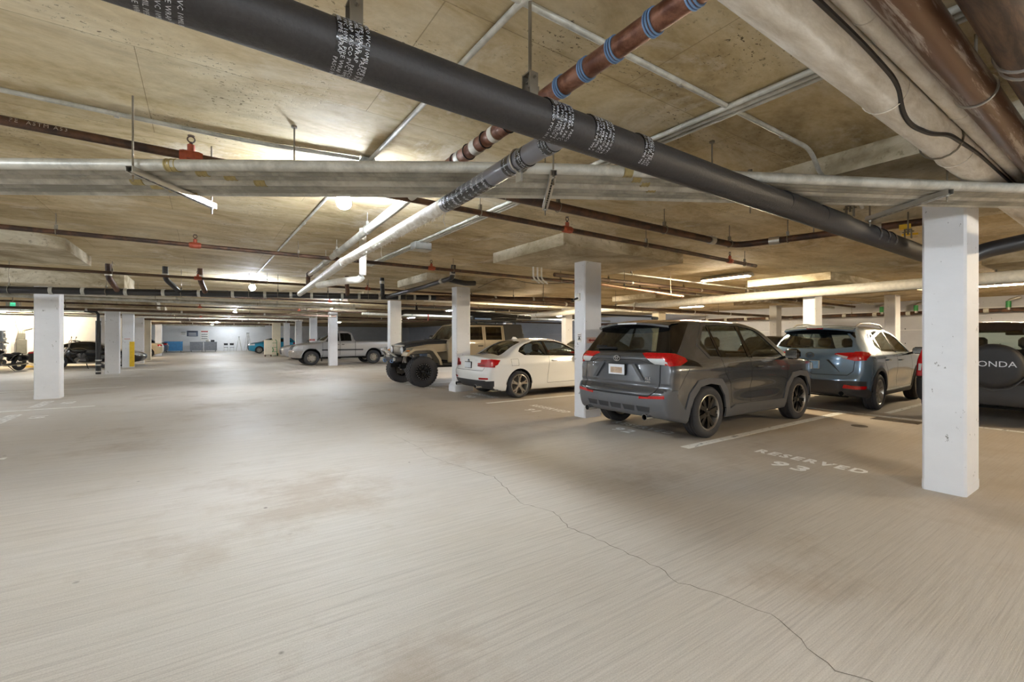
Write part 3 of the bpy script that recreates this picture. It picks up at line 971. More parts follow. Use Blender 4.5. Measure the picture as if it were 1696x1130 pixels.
def trapeze(lat, Z0, Z1, label, slots=True):
    z = ZB0 - 0.02
    c = cw(lat, (Z0 + Z1) / 2, z)
    t = thing('trapeze_hanger', label, 'hanger', (c[0], c[1], z), -YAW + math.pi / 2)
    L = Z1 - Z0
    m = MB()
    m.box((0, 0, 0.018), (L, 0.042, 0.003))
    m.box((0, -0.02, 0), (L, 0.003, 0.04))
    m.box((0, 0.02, 0), (L, 0.003, 0.04))
    m.box((0, -0.014, -0.019), (L, 0.014, 0.003))
    m.box((0, 0.014, -0.019), (L, 0.014, 0.003))
    m.build('strut_channel', 'bright_steel', t, smooth=False)
    if slots:
        for k in range(int(L / 0.055)):
            MB().box((-L / 2 + 0.04 + k * 0.055, 0, -0.018), (0.028, 0.012, 0.002)).build('slot', 'cable_black', t, smooth=False)
    for sx in (-1, 1):
        MB().cyl((sx * (L / 2 - 0.03), 0, -0.07), (sx * (L / 2 - 0.03), 0, ZC - z), 0.006, 6).build('hanger_rod', 'rod_steel', t)
        MB().cyl((sx * (L / 2 - 0.03), 0, -0.03), (sx * (L / 2 - 0.03), 0, -0.02), 0.013, 6).build('nut', 'bright_steel', t)
trapeze(-2.42, 2.86, 3.68, 'steel strut cradle under the conduit bundle at left')
trapeze(0.27, 2.93, 3.72, 'slotted steel strut cradle under the conduit bundle at centre')
trapeze(3.2, 3.3, 4.08, 'steel strut cradle under the conduits near the nearest column')

# --- 5. big pipes at the top right, all running towards the right wall
t = run('lagged_main', 'large canvas-wrapped white pipe across the top right corner', 'pipe', [(-0.5, 0.845, 2.67), (9.5, 0.845, 2.668)], 0.099, 'canvas_wrap', 28, part='lagging')
for x in (2.9, 4.2, 5.4):
    MB().torus((x, 0.845, 2.664), (1, 0.05, 0), 0.0995, 0.003, 28, 5).build('wrap_seam', 'canvas_wrap', t, world=True)
for x in (3.9, 8.0):
    hanger(t, (x, 0.845, 2.66), 0.1, top=ZC if x < 4.3 else ZC)
t = run('lagged_return', 'thin canvas-wrapped pipe hugging the large white pipe', 'pipe', [(-0.5, 0.70, 2.712), (9.5, 0.70, 2.706)], 0.046, 'canvas_wrap', 20, part='lagging')
for x in (2.2, 3.6, 4.6, 5.9):
    MB().torus((x, 0.70, 2.71), (1, 0.08, 0), 0.0465, 0.003, 20, 5).build('wrap_seam', 'canvas_wrap', t, world=True)
cab = [(1.0, 0.748, 2.652), (2.3, 0.748, 2.652), (2.75, 0.752, 2.63), (3.0, 0.80, 2.575), (3.2, 0.815, 2.565), (3.45, 0.79, 2.572), (3.65, 0.755, 2.61), (4.3, 0.75, 2.648), (5.2, 0.748, 2.652), (8.5, 0.748, 2.648)]
single('black_cable', 'black cable snaking along the white lagged pipe', 'cable', cab, 0.012, 'cable_black', 8, 0.2)
t = run('peeling_pipe', 'rust-brown steel pipe with peeling silver paint, upper right', 'pipe', [(-0.5, 0.572, 2.665), (9.5, 0.572, 2.655)], 0.075, 'peeling_pipe', 24)
for x in (3.25, 5.6):
    MB().torus((x, 0.572, 2.66), (1, 0, 0), 0.078, 0.007, 22, 6).build('strap', 'bright_steel', t, world=True)
    MB().cyl((x, 0.572, 2.74), (x, 0.572, ZC), 0.007, 6).build('hanger_rod', 'rod_steel', t, world=True)
t = run('corner_pipe', 'dark weathered steel pipe cut off by the top right corner', 'pipe', [(-0.5, 0.36, 2.67), (9.5, 0.36, 2.665)], 0.1, 'dark_rust_pipe', 26)
for x in (2.95, 3.05, 5.4):
    MB().torus((x, 0.36, 2.668), (1, 0, 0), 0.103, 0.008, 22, 6).build('strap', 'bright_steel', t, world=True)
for x in (2.4, 4.0, 6.0):
    MB().cyl((x, 0.36, 2.76), (x, 0.36, ZC), 0.009, 6).build('hanger_rod', 'rod_steel', t, world=True)

# --- drain stack behind the nearest column
t = run('drain_stack', 'black drain pipe with elbow rising behind the nearest column', 'pipe', [(6.12, 1.30, 0.0), (6.12, 1.30, 1.75)], 0.05, 'black_pipe', 14)
MB().tube([(6.16, 1.28, 1.75), (6.16, 1.28, 2.5)], 0.085, 16).build('riser', 'black_pipe', t, world=True)
MB().tube(bend_path([(6.16, 1.28, 2.05), (6.3, 1.12, 2.25), (6.5, 0.6, 2.36), (7.2, -0.9, 2.44)], 0.25), 0.075, 16).build('elbow', 'black_pipe', t, world=True)
band(t, (6.62, 0.34, 2.375), (6.67, 0.23, 2.38), 0.088, 'bright_steel', 'band_clamp')
band(t, (6.12, 1.30, 0.1), (6.12, 1.30, 0.16), 0.06, 'cable_black', 'coupling')
for z in (1.7, 2.0):
    band(t, (6.16, 1.28, z), (6.16, 1.28, z + 0.06), 0.092, 'cable_black', 'coupling')

# --- 6. ceiling conduits
for i, nm in enumerate(('left', 'middle', 'right')):
    x = 2.80 + i * 0.055
    t = run('ceiling_conduit', f'{nm} one of three straight grey conduits clipped to the slab', 'conduit', [(x + 0.12, -1.0, 2.925), (x + 0.03, 2.5, 2.925), (x, 9.5, 2.925)], 0.0185, 'galvanised', 10, 0.4, 'triple conduits', part='tube')
    for y in (0.9, 2.3, 4.6, 7.1):
        band(t, (x + 0.05, y, 2.925), (x + 0.05, y + 0.03, 2.925), 0.023, 'bright_steel', 'strap', 10)
s = thing('junction_box', 'grey junction box on the triple conduits', 'junction box', (2.86, 6.75, 2.86))
MB().box((0, 0, 0), (0.28, 0.2, 0.12), bevel=0.008).build('box', 'box_grey', s)
MB().box((0, 0, -0.063), (0.29, 0.21, 0.006)).build('cover', 'galvanised', s, smooth=False)
t = run('ceiling_conduit', 'thin grey conduit crossing the slab and dipping under the panel', 'conduit', [(0.9, 1.67, 2.93), (4.05, 1.66, 2.93), (4.25, 1.66, 2.74), (4.9, 1.62, 2.70), (5.4, 1.75, 2.70)], 0.017, 'galvanised', 10, 0.12, part='tube')
for x in (1.0, 2.35, 3.6):
    band(t, (x, 1.67, 2.93), (x + 0.03, 1.67, 2.93), 0.022, 'bright_steel', 'coupling', 10)
t = run('ceiling_conduit', 'pale conduit with offset bend feeding the nearest ceiling lamp', 'conduit', [(1.35, 0.6, 2.93), (1.33, 1.42, 2.93), (1.19, 1.62, 2.925), (1.18, 3.9, 2.93), (1.1, 4.3, 2.93)], 0.0165, 'galvanised', 10, 0.1, part='tube')
t = run('ceiling_conduit', 'thin conduit crossing the slab at the upper left', 'conduit', [(-4.5, 4.12, 2.932), (0.3, 4.06, 2.932), (1.1, 3.92, 2.932)], 0.016, 'galvanised', 10, 0.3, part='tube')
for x in (-2, -0.5):
    band(t, (x, 4.09, 2.932), (x + 0.025, 4.09, 2.932), 0.02, 'bright_steel', 'strap', 10)
t = run('ceiling_conduit', 'long grey conduit linking the first two ceiling lamps', 'conduit', [(1.12, 4.5, 2.93), (1.05, 12.9, 2.93)], 0.016, 'galvanised', 10, part='tube')
for y in (6.5, 9.0, 11.5):
    band(t, (1.11, y, 2.93), (1.11, y + 0.03, 2.93), 0.021, 'bright_steel', 'strap', 10)
s = thing('junction_box', 'small grey junction box feeding the nearest ceiling lamp', 'junction box', (1.16, 3.9, 2.90))
MB().box((0, 0, 0), (0.11, 0.11, 0.07), bevel=0.006).build('box', 'box_grey', s)
MB().box((0, 0, -0.037), (0.115, 0.115, 0.005)).build('cover', 'galvanised', s, smooth=False)

# --- 7. sprinkler branches
def sprinkler(t, p, mat='orange_fitting'):
    p = Vector(p)
    m = MB()
    m.tube([p - Vector((0.07, 0, 0)), p - Vector((0.045, 0, 0)), p + Vector((0.045, 0, 0)), p + Vector((0.07, 0, 0))], [0.036, 0.043, 0.043, 0.036], 12)
    m.cyl(p, p + Vector((0, 0, 0.085)), 0.024, 10)
    m.box((p.x, p.y - 0.042, p.z - 0.01), (0.05, 0.02, 0.03))
    m.box((p.x, p.y + 0.042, p.z - 0.01), (0.05, 0.02, 0.03))
    fit = m.build('outlet_fitting', mat, t, world=True)
    h = MB()
    h.torus(p + Vector((0, 0, 0.125)), (0, 1, 0), 0.022, 0.005, 14, 5)
    h.cyl(p + Vector((0, 0, 0.085)), p + Vector((0, 0, 0.105)), 0.012, 8)
    h.lathe([(0.0, 0.15), (0.022, 0.15), (0.022, 0.153), (0.0, 0.153)], p, 'z', 10)
    h.build('sprinkler_head', 'brown_pipe', fit, world=True)

BR = 0.03
def branch(y0, y1, z, label, heads, xs=(-7.9, 12.0), mat='brown_pipe', r=BR):
    a, b = Vector((xs[0], y0, z)), Vector((xs[1], y1, z))
    t = run('sprinkler_branch', label, 'pipe', [a, b], r, mat, 12)
    for x in heads:
        sprinkler(t, lerp(a, b, (x - xs[0]) / (xs[1] - xs[0])))
    k = xs[0] + 0.9
    while k < xs[1]:
        if all(abs(k - h) > 0.3 for h in heads):
            hanger(t, lerp(a, b, (k - xs[0]) / (xs[1] - xs[0])), r, d=(1, 0, 0), rod=0.005)
        k += 2.75
    return t
tA = branch(3.90, 4.30, 2.72, 'nearest dark sprinkler pipe with stencilled lettering and orange fitting', [-0.07, 3.64, 7.4], (-4.0, 8.3))
vs, fs = text_mesh('STEEL PIPE  ASTM A53', 0.034, 1.3, 1)
m = MB()
for x0 in (-0.92,):
    m.add([Vector((x0 + v.x, 4.0, 2.72)) + Vector((0, -math.cos(v.y / BR + 0.15), math.sin(v.y / BR + 0.15) * 1)) * (BR + 0.001) for v in vs], fs)
m.build('stencil_print', 'pipe_stencil', tA, world=True, smooth=False)
branch(7.72, 7.98, 2.72, 'second sprinkler pipe across the aisle with orange fitting left of the lamp', [-0.09, 3.54, 7.2])
branch(12.0, 12.1, 2.72, 'third sprinkler pipe, rust brown, crossing just before the black drain main', [-0.09, 3.6], mat='dark_rust_pipe')
branch(16.4, 16.4, 2.68, 'fourth sprinkler pipe, crossing behind the black drain main', [-0.1, 3.6], (-7.9, 14.0))
branch(19.9, 19.9, 2.68, 'fifth sprinkler pipe across the mid aisle', [-0.1, 3.6], (-7.9, 14.0))
branch(22.4, 22.4, 2.68, 'sixth sprinkler pipe across the mid aisle', [-0.1, 3.6], (-7.9, 14.0))
branch(32.0, 32.0, 2.68, 'seventh sprinkler pipe, far down the aisle', [-0.1], (-7.9, 14.0))
branch(40.0, 40.0, 2.68, 'eighth sprinkler pipe, far down the aisle', [-0.1], (-7.9, 14.0))
t = run('feed_pipe', 'dark three-inch pipe turning with an elbow towards the nearest column', 'pipe', [(1.62, 3.42, 2.70), (6.15, 3.46, 2.70), (6.66, 1.38, 2.70)], 0.042, 'brown_pipe', 16, 0.2)
for x in (2.9, 4.55, 5.95):
    hanger(t, (x, 3.44, 2.70), 0.042, top=ZC if x < 4.3 else ZC)
hanger(t, (6.3, 2.85, 2.70), 0.042, d=(0.2, -1, 0))
for p, q in (((5.5, 3.455, 2.70), (5.6, 3.456, 2.70)), ((6.25, 3.06, 2.70), (6.28, 2.94, 2.70)), ((6.5, 2.05, 2.70), (6.53, 1.93, 2.70))):
    band(t, p, q, 0.052, 'bright_steel', 'coupling')
m = MB()
m.cyl((6.55, 1.72, 2.66), (6.55, 1.72, 2.56), 0.012, 8)
m.box((6.55, 1.72, 2.66), (0.08, 0.1, 0.05), 0.2)
m.box((6.55, 1.68, 2.57), (0.02, 0.14, 0.02), 0.4)
m.build('valve_handle', 'yellow_part', t, world=True)

# --- 8. black drain main across the aisle with drops
MA, MBn = Vector((-8.1, 14.1, 2.29)), Vector((9.6, 10.67, 2.60))
t = run('drain_main', 'long black drain main crossing above the left and centre columns', 'pipe', [MA, MBn], 0.072, 'black_pipe', 18)
at = lambda x: lerp(MA, MBn, (x - MA.x) / (MBn.x - MA.x))
md = (MBn - MA).normalized()
for x in (-6.9, -5.2, -3.9, -2.6, -2.1, -1.4, -0.75, -0.1, 0.55, 1.2, 1.75, 2.2, 2.9, 3.3, 3.8, 4.3, 4.7, 5.1, 7.0, 8.2):
    band(t, at(x), at(x) + md * 0.06, 0.083, 'galvanised', 'coupling')
for x in (-3.2, -1.7, -0.4, 0.9, 1.5, 2.6, 3.55, 4.5, 7.6):
    hanger(t, at(x), 0.074, d=tuple(md))
band(t, at(-0.2), at(0.5), 0.076, 'blue_band' if False else 'black_pipe', 'no_hub_section')
band(t, at(5.3), at(9.5), 0.078, 'dark_rust_pipe', 'bare_section')
for x, kind, dx in ((-1.5, 'brown_pipe', 0.12), (-0.42, 'black_pipe', 0.25), (3.05, 'brown_pipe', 0.1), (3.9, 'black_pipe', 0.12), (0.05, 'brown_pipe', 0.1)):
    p = at(x)
    dy = -0.35
    path = [p, p + Vector((-dx * 0.4, dy * 0.55, 0.12)), p + Vector((-dx, dy, 0.26)), (p.x - dx, p.y + dy, ZC)]
    MB().tube(bend_path(path, 0.1), 0.052, 12).build('drop', kind, t, world=True)
    band(t, (p.x - dx, p.y + dy, p.z + 0.30), (p.x - dx, p.y + dy, p.z + 0.37), 0.062, 'galvanised', 'coupling')
# parallel rusty drain branch rising to the ceiling right of centre
t = run('drain_branch', 'grey drain branch sloping up to twin risers right of centre', 'pipe', [tuple(at(4.0)), (4.3, 10.0, 2.62), (4.35, 8.6, 2.68), (4.35, 8.55, ZC)], 0.05, 'black_pipe', 14, 0.1)
MB().tube(bend_path([(4.35, 8.75, 2.66), (4.7, 8.7, 2.6), (4.95, 8.7, 2.62)], 0.1), 0.055, 12).build('cleanout', 'black_pipe', t, world=True)
band(t, (4.35, 8.6, 2.74), (4.35, 8.6, 2.80), 0.06, 'galvanised', 'coupling')
band(t, (4.32, 9.0, 2.665), (4.32, 9.1, 2.66), 0.06, 'galvanised', 'coupling')

# --- 9. right-hand services
t = run('white_main', 'thick white-jacketed pipe running over the right stalls', 'pipe', [(12.9, -2.0, 2.6), (12.95, 7.2, 2.6), (13.15, 20.0, 2.5)], 0.12, 'pvc_white', 18, 0.6)
for y in (3.0, 5.6, 8.3, 11.0, 13.8):
    band(t, (12.97, y, 2.6), (12.97, y + 0.06, 2.6), 0.128, 'white_plastic', 'coupling')
for y in (2.0, 7.0, 12.0, 17.0):
    hanger(t, (12.97 + max(0, y - 7) * 0.012, y, 2.6 - max(0, y - 7.2) * 0.0078), 0.12, d=(0, 1, 0))
t = run('copper_pipe', 'pale copper pipe sticking out right of the column behind the grey SUV', 'pipe', [(6.0, 6.05, 2.42), (9.6, 6.75, 2.42)], 0.03, 'copper_pale', 12)
band(t, (8.2, 6.48, 2.42), (8.3, 6.5, 2.42), 0.038, 'rust_pipe', 'coupling')
band(t, (9.5, 6.73, 2.42), (9.62, 6.755, 2.42), 0.04, 'rust_pipe', 'end_cap')
for p in ((7.0, 6.245, 2.42), (9.0, 6.633, 2.42)):
    hanger(t, p, 0.03, top=ZP if p[0] < 7.2 else ZC)
for j, (y, z, r, mt, lb) in enumerate(((6.9, 2.85, 0.02, 'galvanised', 'thin grey conduit behind the grey SUV column'), (7.6, 2.79, 0.045, 'dark_rust_pipe', 'rusty pipe behind the grey SUV column'), (8.4, 2.8, 0.05, 'galvanised', 'grey pipe above the white coupe roof'), (10.1, 2.41, 0.055, 'dark_rust_pipe', 'brown pipe over the white coupe hood'), (14.6, 2.715, 0.04, 'white_plastic', 'white pipe beyond the off-roader roof'), (17.5, 2.71, 0.05, 'black_pipe', 'black pipe beyond the off-roader roof'), (22.0, 2.6, 0.06, 'pvc_white', 'white pipe above the pickup'), (26.8, 2.6, 0.05, 'dark_rust_pipe', 'brown pipe above the pickup cab'))):
    t = run('cross_pipe', lb, 'pipe', [(6.3, y, z), (23.5, y + 0.3, z)], r, mt, 12)
    for x in (8.0, 11.0, 14.5, 17.0):
        hanger(t, (x, y + 0.3 * (x - 6.3) / 17.2, z), r)
        band(t, (x + 0.8, y + 0.3 * (x - 5.5) / 17.2, z), (x + 0.86, y + 0.3 * (x - 5.44) / 17.2, z), r * 1.18, 'bright_steel', 'coupling')
t = run('wall_pipe', 'dark pipe with green valves along the far right wall', 'pipe', [(23.5, -4.0, 2.42), (23.5, 24.0, 2.42)], 0.07, 'brown_pipe', 12)
for y in [0.5 + 1.1 * k for k in range(18)]:
    band(t, (23.5, y, 2.42), (23.5, y + 0.14, 2.42), 0.09, 'galvanised', 'coupling')
for y in (2.3, 3.3, 5.8, 6.9):
    MB().tube(bend_path([(23.4, y, 2.42), (23.35, y, 2.75), (23.35, y - 0.3, 2.85)], 0.1), 0.05, 10).build('valve_leg', 'bright_steel', t, world=True)
    MB().tube([(23.35, y, 2.5), (23.35, y, 2.72)], 0.07, 10).build('valve', 'green_part', t, world=True)
for y in (1.0, 8.0, 15.0):
    hanger(t, (23.5, y, 2.42), 0.07, d=(0, 1, 0))
t = run('black_loop', 'black pipe elbow beside the column behind the off-roader', 'pipe', [(6.1, 16.4, 0.0), (6.1, 16.4, 2.42), (9.2, 16.2, 2.40)], 0.085, 'black_pipe', 14, 0.25)
for z in (2.0, 2.1):
    band(t, (6.1, 16.4, z), (6.1, 16.4, z + 0.05), 0.095, 'bright_steel', 'band_clamp')
MB().cyl((6.75, 16.36, 2.5), (6.75, 16.36, 2.66), 0.05, 10).build('valve', 'cable_black', t, world=True)
MB().cyl((7.2, 16.3, 2.1), (7.2, 16.3, 2.4), 0.02, 8).build('tag_ribbon', 'red_part', t, world=True)
# electrical whips and brackets beside the column behind the grey SUV
s = thing('conduit_stubs', 'three short bent conduit stubs on the slab beside a column', 'conduit', (5.2, 6.9, 2.77))
for k in range(3):
    MB().tube(bend_path([(0.1 * k, 0, 0), (0.1 * k, 0, -0.22), (0.1 * k + 0.15, 0, -0.3)], 0.08), 0.016, 8).build('stub', 'white_plastic', s)
s = thing('conduit_stubs', 'four white bent conduit stubs above the grey SUV mirror', 'conduit', (14.2, 7.6, ZC))
for k in range(4):
    MB().tube(bend_path([(0, -0.22 * k, 0), (0, -0.22 * k, -0.32), (0.0, -0.22 * k + 0.15, -0.42)], 0.12), 0.03, 8).build('stub', 'white_plastic', s)
t = run('loose_wire', 'thin sagging black wire hung below the slab above the white coupe', 'wire', [(5.2, 9.0, 2.56), (5.4, 8.3, 2.76), (6.0, 8.0, 2.6), (6.6, 6.6, 2.55)], 0.006, 'cable_black', 6, 0.5, part='strand')
# left-hand services close to the left wall
for j, (y, z, r, mt, lb) in enumerate(((17.6, 2.66, 0.045, 'white_plastic', 'white pipe behind the left foreground column'), (18.4, 2.62, 0.06, 'galvanised', 'grey pipe low behind the left foreground column'), (21.5, 2.42, 0.045, 'dark_rust_pipe', 'rusty pipe before the second left column'), (26.0, 2.55, 0.05, 'galvanised', 'grey pipe above the left motorcycles'), (29.8, 2.5, 0.05, 'pvc_white', 'pale pipe above the black sports car'), (34.5, 2.55, 0.05, 'dark_rust_pipe', 'brown pipe far down the aisle ceiling'), (36.0, 2.6, 0.07, 'pvc_white', 'cream pipe far down the aisle ceiling'), (44.0, 2.6, 0.06, 'dark_rust_pipe', 'dark pipe before the back wall'), (50.0, 2.6, 0.06, 'galvanised', 'grey pipe before the back wall'))):
    t = run('cross_pipe', lb, 'pipe', [(-8.0, y, z), (5.0, y, z)], r, mt, 12)
    for x in (-6.0, -3.9, -1.2, 1.6, 4.2):
        hanger(t, (x, y, z), r)
        band(t, (x + 0.5, y, z), (x + 0.56, y, z), r * 1.2, 'bright_steel', 'coupling')
# loose bits hanging from slab: threaded rods without pipe
for k, (x, y, l, lb) in enumerate(((4.15, 2.2, 0.4, 'bare threaded rod hanging beside the black pipe'), (4.7, 1.9, 0.38, 'bare threaded rod hanging before the nearest column'), (2.25, 3.4, 0.3, 'bare rod just right of the rusty main'), (0.55, 3.62, 0.38, 'bare rod dropping to the conduit bundle by the lamp box'), (3.3, 2.05, 0.36, 'bare rod dropping to the conduits past the triple conduits'))):
    t = thing('threaded_rod', lb, 'rod', (x, y, ZC if x < 4.3 else ZP))
    MB().cyl((0, 0, 0), (0, 0, -l), 0.006, 6).build('rod', 'rod_steel', t)
    MB().cyl((0, 0, 0), (0, 0, -0.015), 0.02, 8).build('anchor', 'rod_steel', t)
s = thing('rust_scrap', 'torn rusty metal scrap sticking from the slab by the lamp box', 'scrap', (1.42, 3.95, ZC))
MB().prism([(0, 0), (0.06, -0.03), (0.09, -0.02), (0.17, -0.10), (0.13, -0.12), (0.09, -0.06), (0.02, -0.04)], 'y', -0.004, 0.004).build('strip', 'rust_pipe', s, smooth=False)
MB().cyl((0.02, 0, 0), (0.02, 0, -0.035), 0.006, 6).build('nail', 'rod_steel', s)
# ------------------------------------------------------------------ car body engine
# A body is the zero set of a smooth implicit (sides, top, nose, tail, floor); a box grid is projected on it,
# panel outlines are cut into the mesh and each panel becomes a part of its own.
def ip(tab):
    xs = np.array([a for a, _ in tab], float)
    ys = np.array([b for _, b in tab], float)
    return lambda t: np.interp(t, xs, ys)

def sp(tab, n=400):
    """smooth (Catmull/Hermite, monotone-ish) interpolation of a table"""
    xs = np.array([a for a, _ in tab], float)
    ys = np.array([b for _, b in tab], float)
    d = np.diff(ys) / np.diff(xs)
    m = np.zeros_like(ys)
    m[0], m[-1] = d[0], d[-1]
    for i in range(1, len(xs) - 1):
        m[i] = 0.0 if d[i - 1] * d[i] <= 0 else 2 * d[i - 1] * d[i] / (d[i - 1] + d[i])
    def f(t):
        t = np.clip(t, xs[0], xs[-1])
        i = np.clip(np.searchsorted(xs, t) - 1, 0, len(xs) - 2)
        h = xs[i + 1] - xs[i]
        s = (t - xs[i]) / h
        return ((1 + 2 * s) * (1 - s) ** 2) * ys[i] + s * (1 - s) ** 2 * h * m[i] + s * s * (3 - 2 * s) * ys[i + 1] + s * s * (s - 1) * h * m[i + 1]
    return f

def smax(a, b, k):
    h = np.clip(0.5 + 0.5 * (a - b) / k, 0, 1)
    return b * (1 - h) + a * h + k * h * (1 - h)

class Body:
    def __init__(self, L, H, W, side, top, rear, front, bottom, core, k=(0.05, 0.06, 0.06), res=0.04):
        self.L, self.H, self.Wd = L, H, W
        ks, kr, kf = k
        def F(P):
            x, y, z = P[:, 0], P[:, 1], P[:, 2]
            ay = np.abs(y)
            f = ay - side(x, z)
            f = smax(f, z - top(x, ay), ks)
            f = smax(f, rear(z, ay) - x, kr)
            f = smax(f, x - front(z, ay), kf)
            return smax(f, bottom(x) - z, 0.03)
        m = 0.12
        lo = np.array([-m, -W / 2 - m, 0.05])
        hi = np.array([L + m, W / 2 + m, H + m])
        nx, ny, nz = [max(4, int((hi[i] - lo[i]) / res)) for i in range(3)]
        N = (nx, ny, nz)
        idx, pts, faces = {}, [], []
        def vid(i, j, k_):
            key = (i, j, k_)
            if key not in idx:
                idx[key] = len(pts)
                pts.append((lo[0] + (hi[0] - lo[0]) * i / nx, lo[1] + (hi[1] - lo[1]) * j / ny, lo[2] + (hi[2] - lo[2]) * k_ / nz))
            return idx[key]
        for i in range(nx):
            for k_ in range(nz):
                faces.append((vid(i, 0, k_), vid(i + 1, 0, k_), vid(i + 1, 0, k_ + 1), vid(i, 0, k_ + 1)))
                faces.append((vid(i, ny, k_ + 1), vid(i + 1, ny, k_ + 1), vid(i + 1, ny, k_), vid(i, ny, k_)))
            for j in range(ny):
                faces.append((vid(i, j, nz), vid(i + 1, j, nz), vid(i + 1, j + 1, nz), vid(i, j + 1, nz)))
                faces.append((vid(i, j + 1, 0), vid(i + 1, j + 1, 0), vid(i + 1, j, 0), vid(i, j, 0)))
        for j in range(ny):
            for k_ in range(nz):
                faces.append((vid(0, j + 1, k_), vid(0, j, k_), vid(0, j, k_ + 1), vid(0, j + 1, k_ + 1)))
                faces.append((vid(nx, j, k_), vid(nx, j + 1, k_), vid(nx, j + 1, k_ + 1), vid(nx, j, k_ + 1)))
        P = np.array(pts)
        c0, c1 = np.array(core[0]), np.array(core[1])
        Q = np.clip(P, c0, c1)
        a, b = np.zeros(len(P)), np.ones(len(P))
        for _ in range(28):
            t = (a + b) / 2
            v = F(P + (Q - P) * t[:, None]) > 0
            a = np.where(v, t, a)
            b = np.where(v, b, t)
        P = P + (Q - P) * ((a + b) / 2)[:, None]
        FA = np.array(faces)
        n = np.cross(P[FA[:, 2]] - P[FA[:, 0]], P[FA[:, 3]] - P[FA[:, 1]])
        VN = np.zeros_like(P)
        for q in range(4):
            np.add.at(VN, FA[:, q], n)
        VN /= np.maximum(np.linalg.norm(VN, axis=1), 1e-9)[:, None]
        self.P, self.N = [tuple(p) for p in P], [tuple(v) for v in VN]
        self.faces = [list(f) for f in faces]
        fn = n / np.maximum(np.linalg.norm(n, axis=1), 1e-12)[:, None]
        cap = len(faces) * 3 + 4000
        self.cen = np.zeros((cap, 3))
        self.fn = np.zeros((cap, 3))
        self.alive = np.zeros(cap, bool)
        self.nf = len(faces)
        self.cen[:self.nf] = P[FA].mean(axis=1)
        self.fn[:self.nf] = fn
        self.alive[:self.nf] = True
        self.F = F
        self.rules = []

    def on_side(self, x, z):
        """half width of the body at (x, z)"""
        a, b = 0.0, self.Wd
        for _ in range(30):
            t = (a + b) / 2
            if self.F(np.array([[x, t, z]]))[0] < 0:
                a = t
            else:
                b = t
        return a
    def on_rear(self, y, z):
        a, b = -0.3, self.L / 2
        for _ in range(30):
            t = (a + b) / 2
            if self.F(np.array([[t, y, z]]))[0] > 0:
                a = t
            else:
                b = t
        return a
    def on_front(self, y, z):
        a, b = self.L / 2, self.L + 0.3
        for _ in range(30):
            t = (a + b) / 2
            if self.F(np.array([[t, y, z]]))[0] < 0:
                a = t
            else:
                b = t
        return a
    def on_top(self, x, y):
        a, b = 0.5, self.H + 0.3
        for _ in range(30):
            t = (a + b) / 2
            if self.F(np.array([[x, y, t]]))[0] < 0:
                a = t
            else:
                b = t
        return a

    VIEWS = {'S': (0, 2), 'R': (1, 2), 'F': (1, 2), 'T': (0, 1)}

    def seen(self, view):
        n, c = self.fn[:self.nf], self.cen[:self.nf]
        if view == 'S':
            return np.abs(n[:, 1]) > 0.3
        if view == 'R':
            return (n[:, 0] < -0.2) & (c[:, 0] < self.L * 0.45)
        if view == 'F':
            return (n[:, 0] > 0.12) & (c[:, 0] > self.L * 0.42)
        return n[:, 2] > 0.3

    def panel(self, name, view, poly, mirror=False):
        self.rules.append((name, view, poly))
        if mirror:
            self.rules.append((name, view, [(-a, b) for a, b in poly][::-1]))

    def strip(self, name, view, pts, w=0.007, mirror=False):
        for (a, b) in zip(pts[:-1], pts[1:]):
            d = math.hypot(b[0] - a[0], b[1] - a[1])
            nx, ny = -(b[1] - a[1]) / d * w / 2, (b[0] - a[0]) / d * w / 2
            self.panel(name, view, [(a[0] + nx, a[1] + ny), (b[0] + nx, b[1] + ny), (b[0] - nx, b[1] - ny), (a[0] - nx, a[1] - ny)], mirror)

    @staticmethod
    def inside(poly, u, v):
        r = False
        j = len(poly) - 1
        for i in range(len(poly)):
            xi, yi = poly[i]
            xj, yj = poly[j]
            if (yi > v) != (yj > v) and u < (xj - xi) * (v - yi) / (yj - yi) + xi:
                r = not r
            j = i
        return r

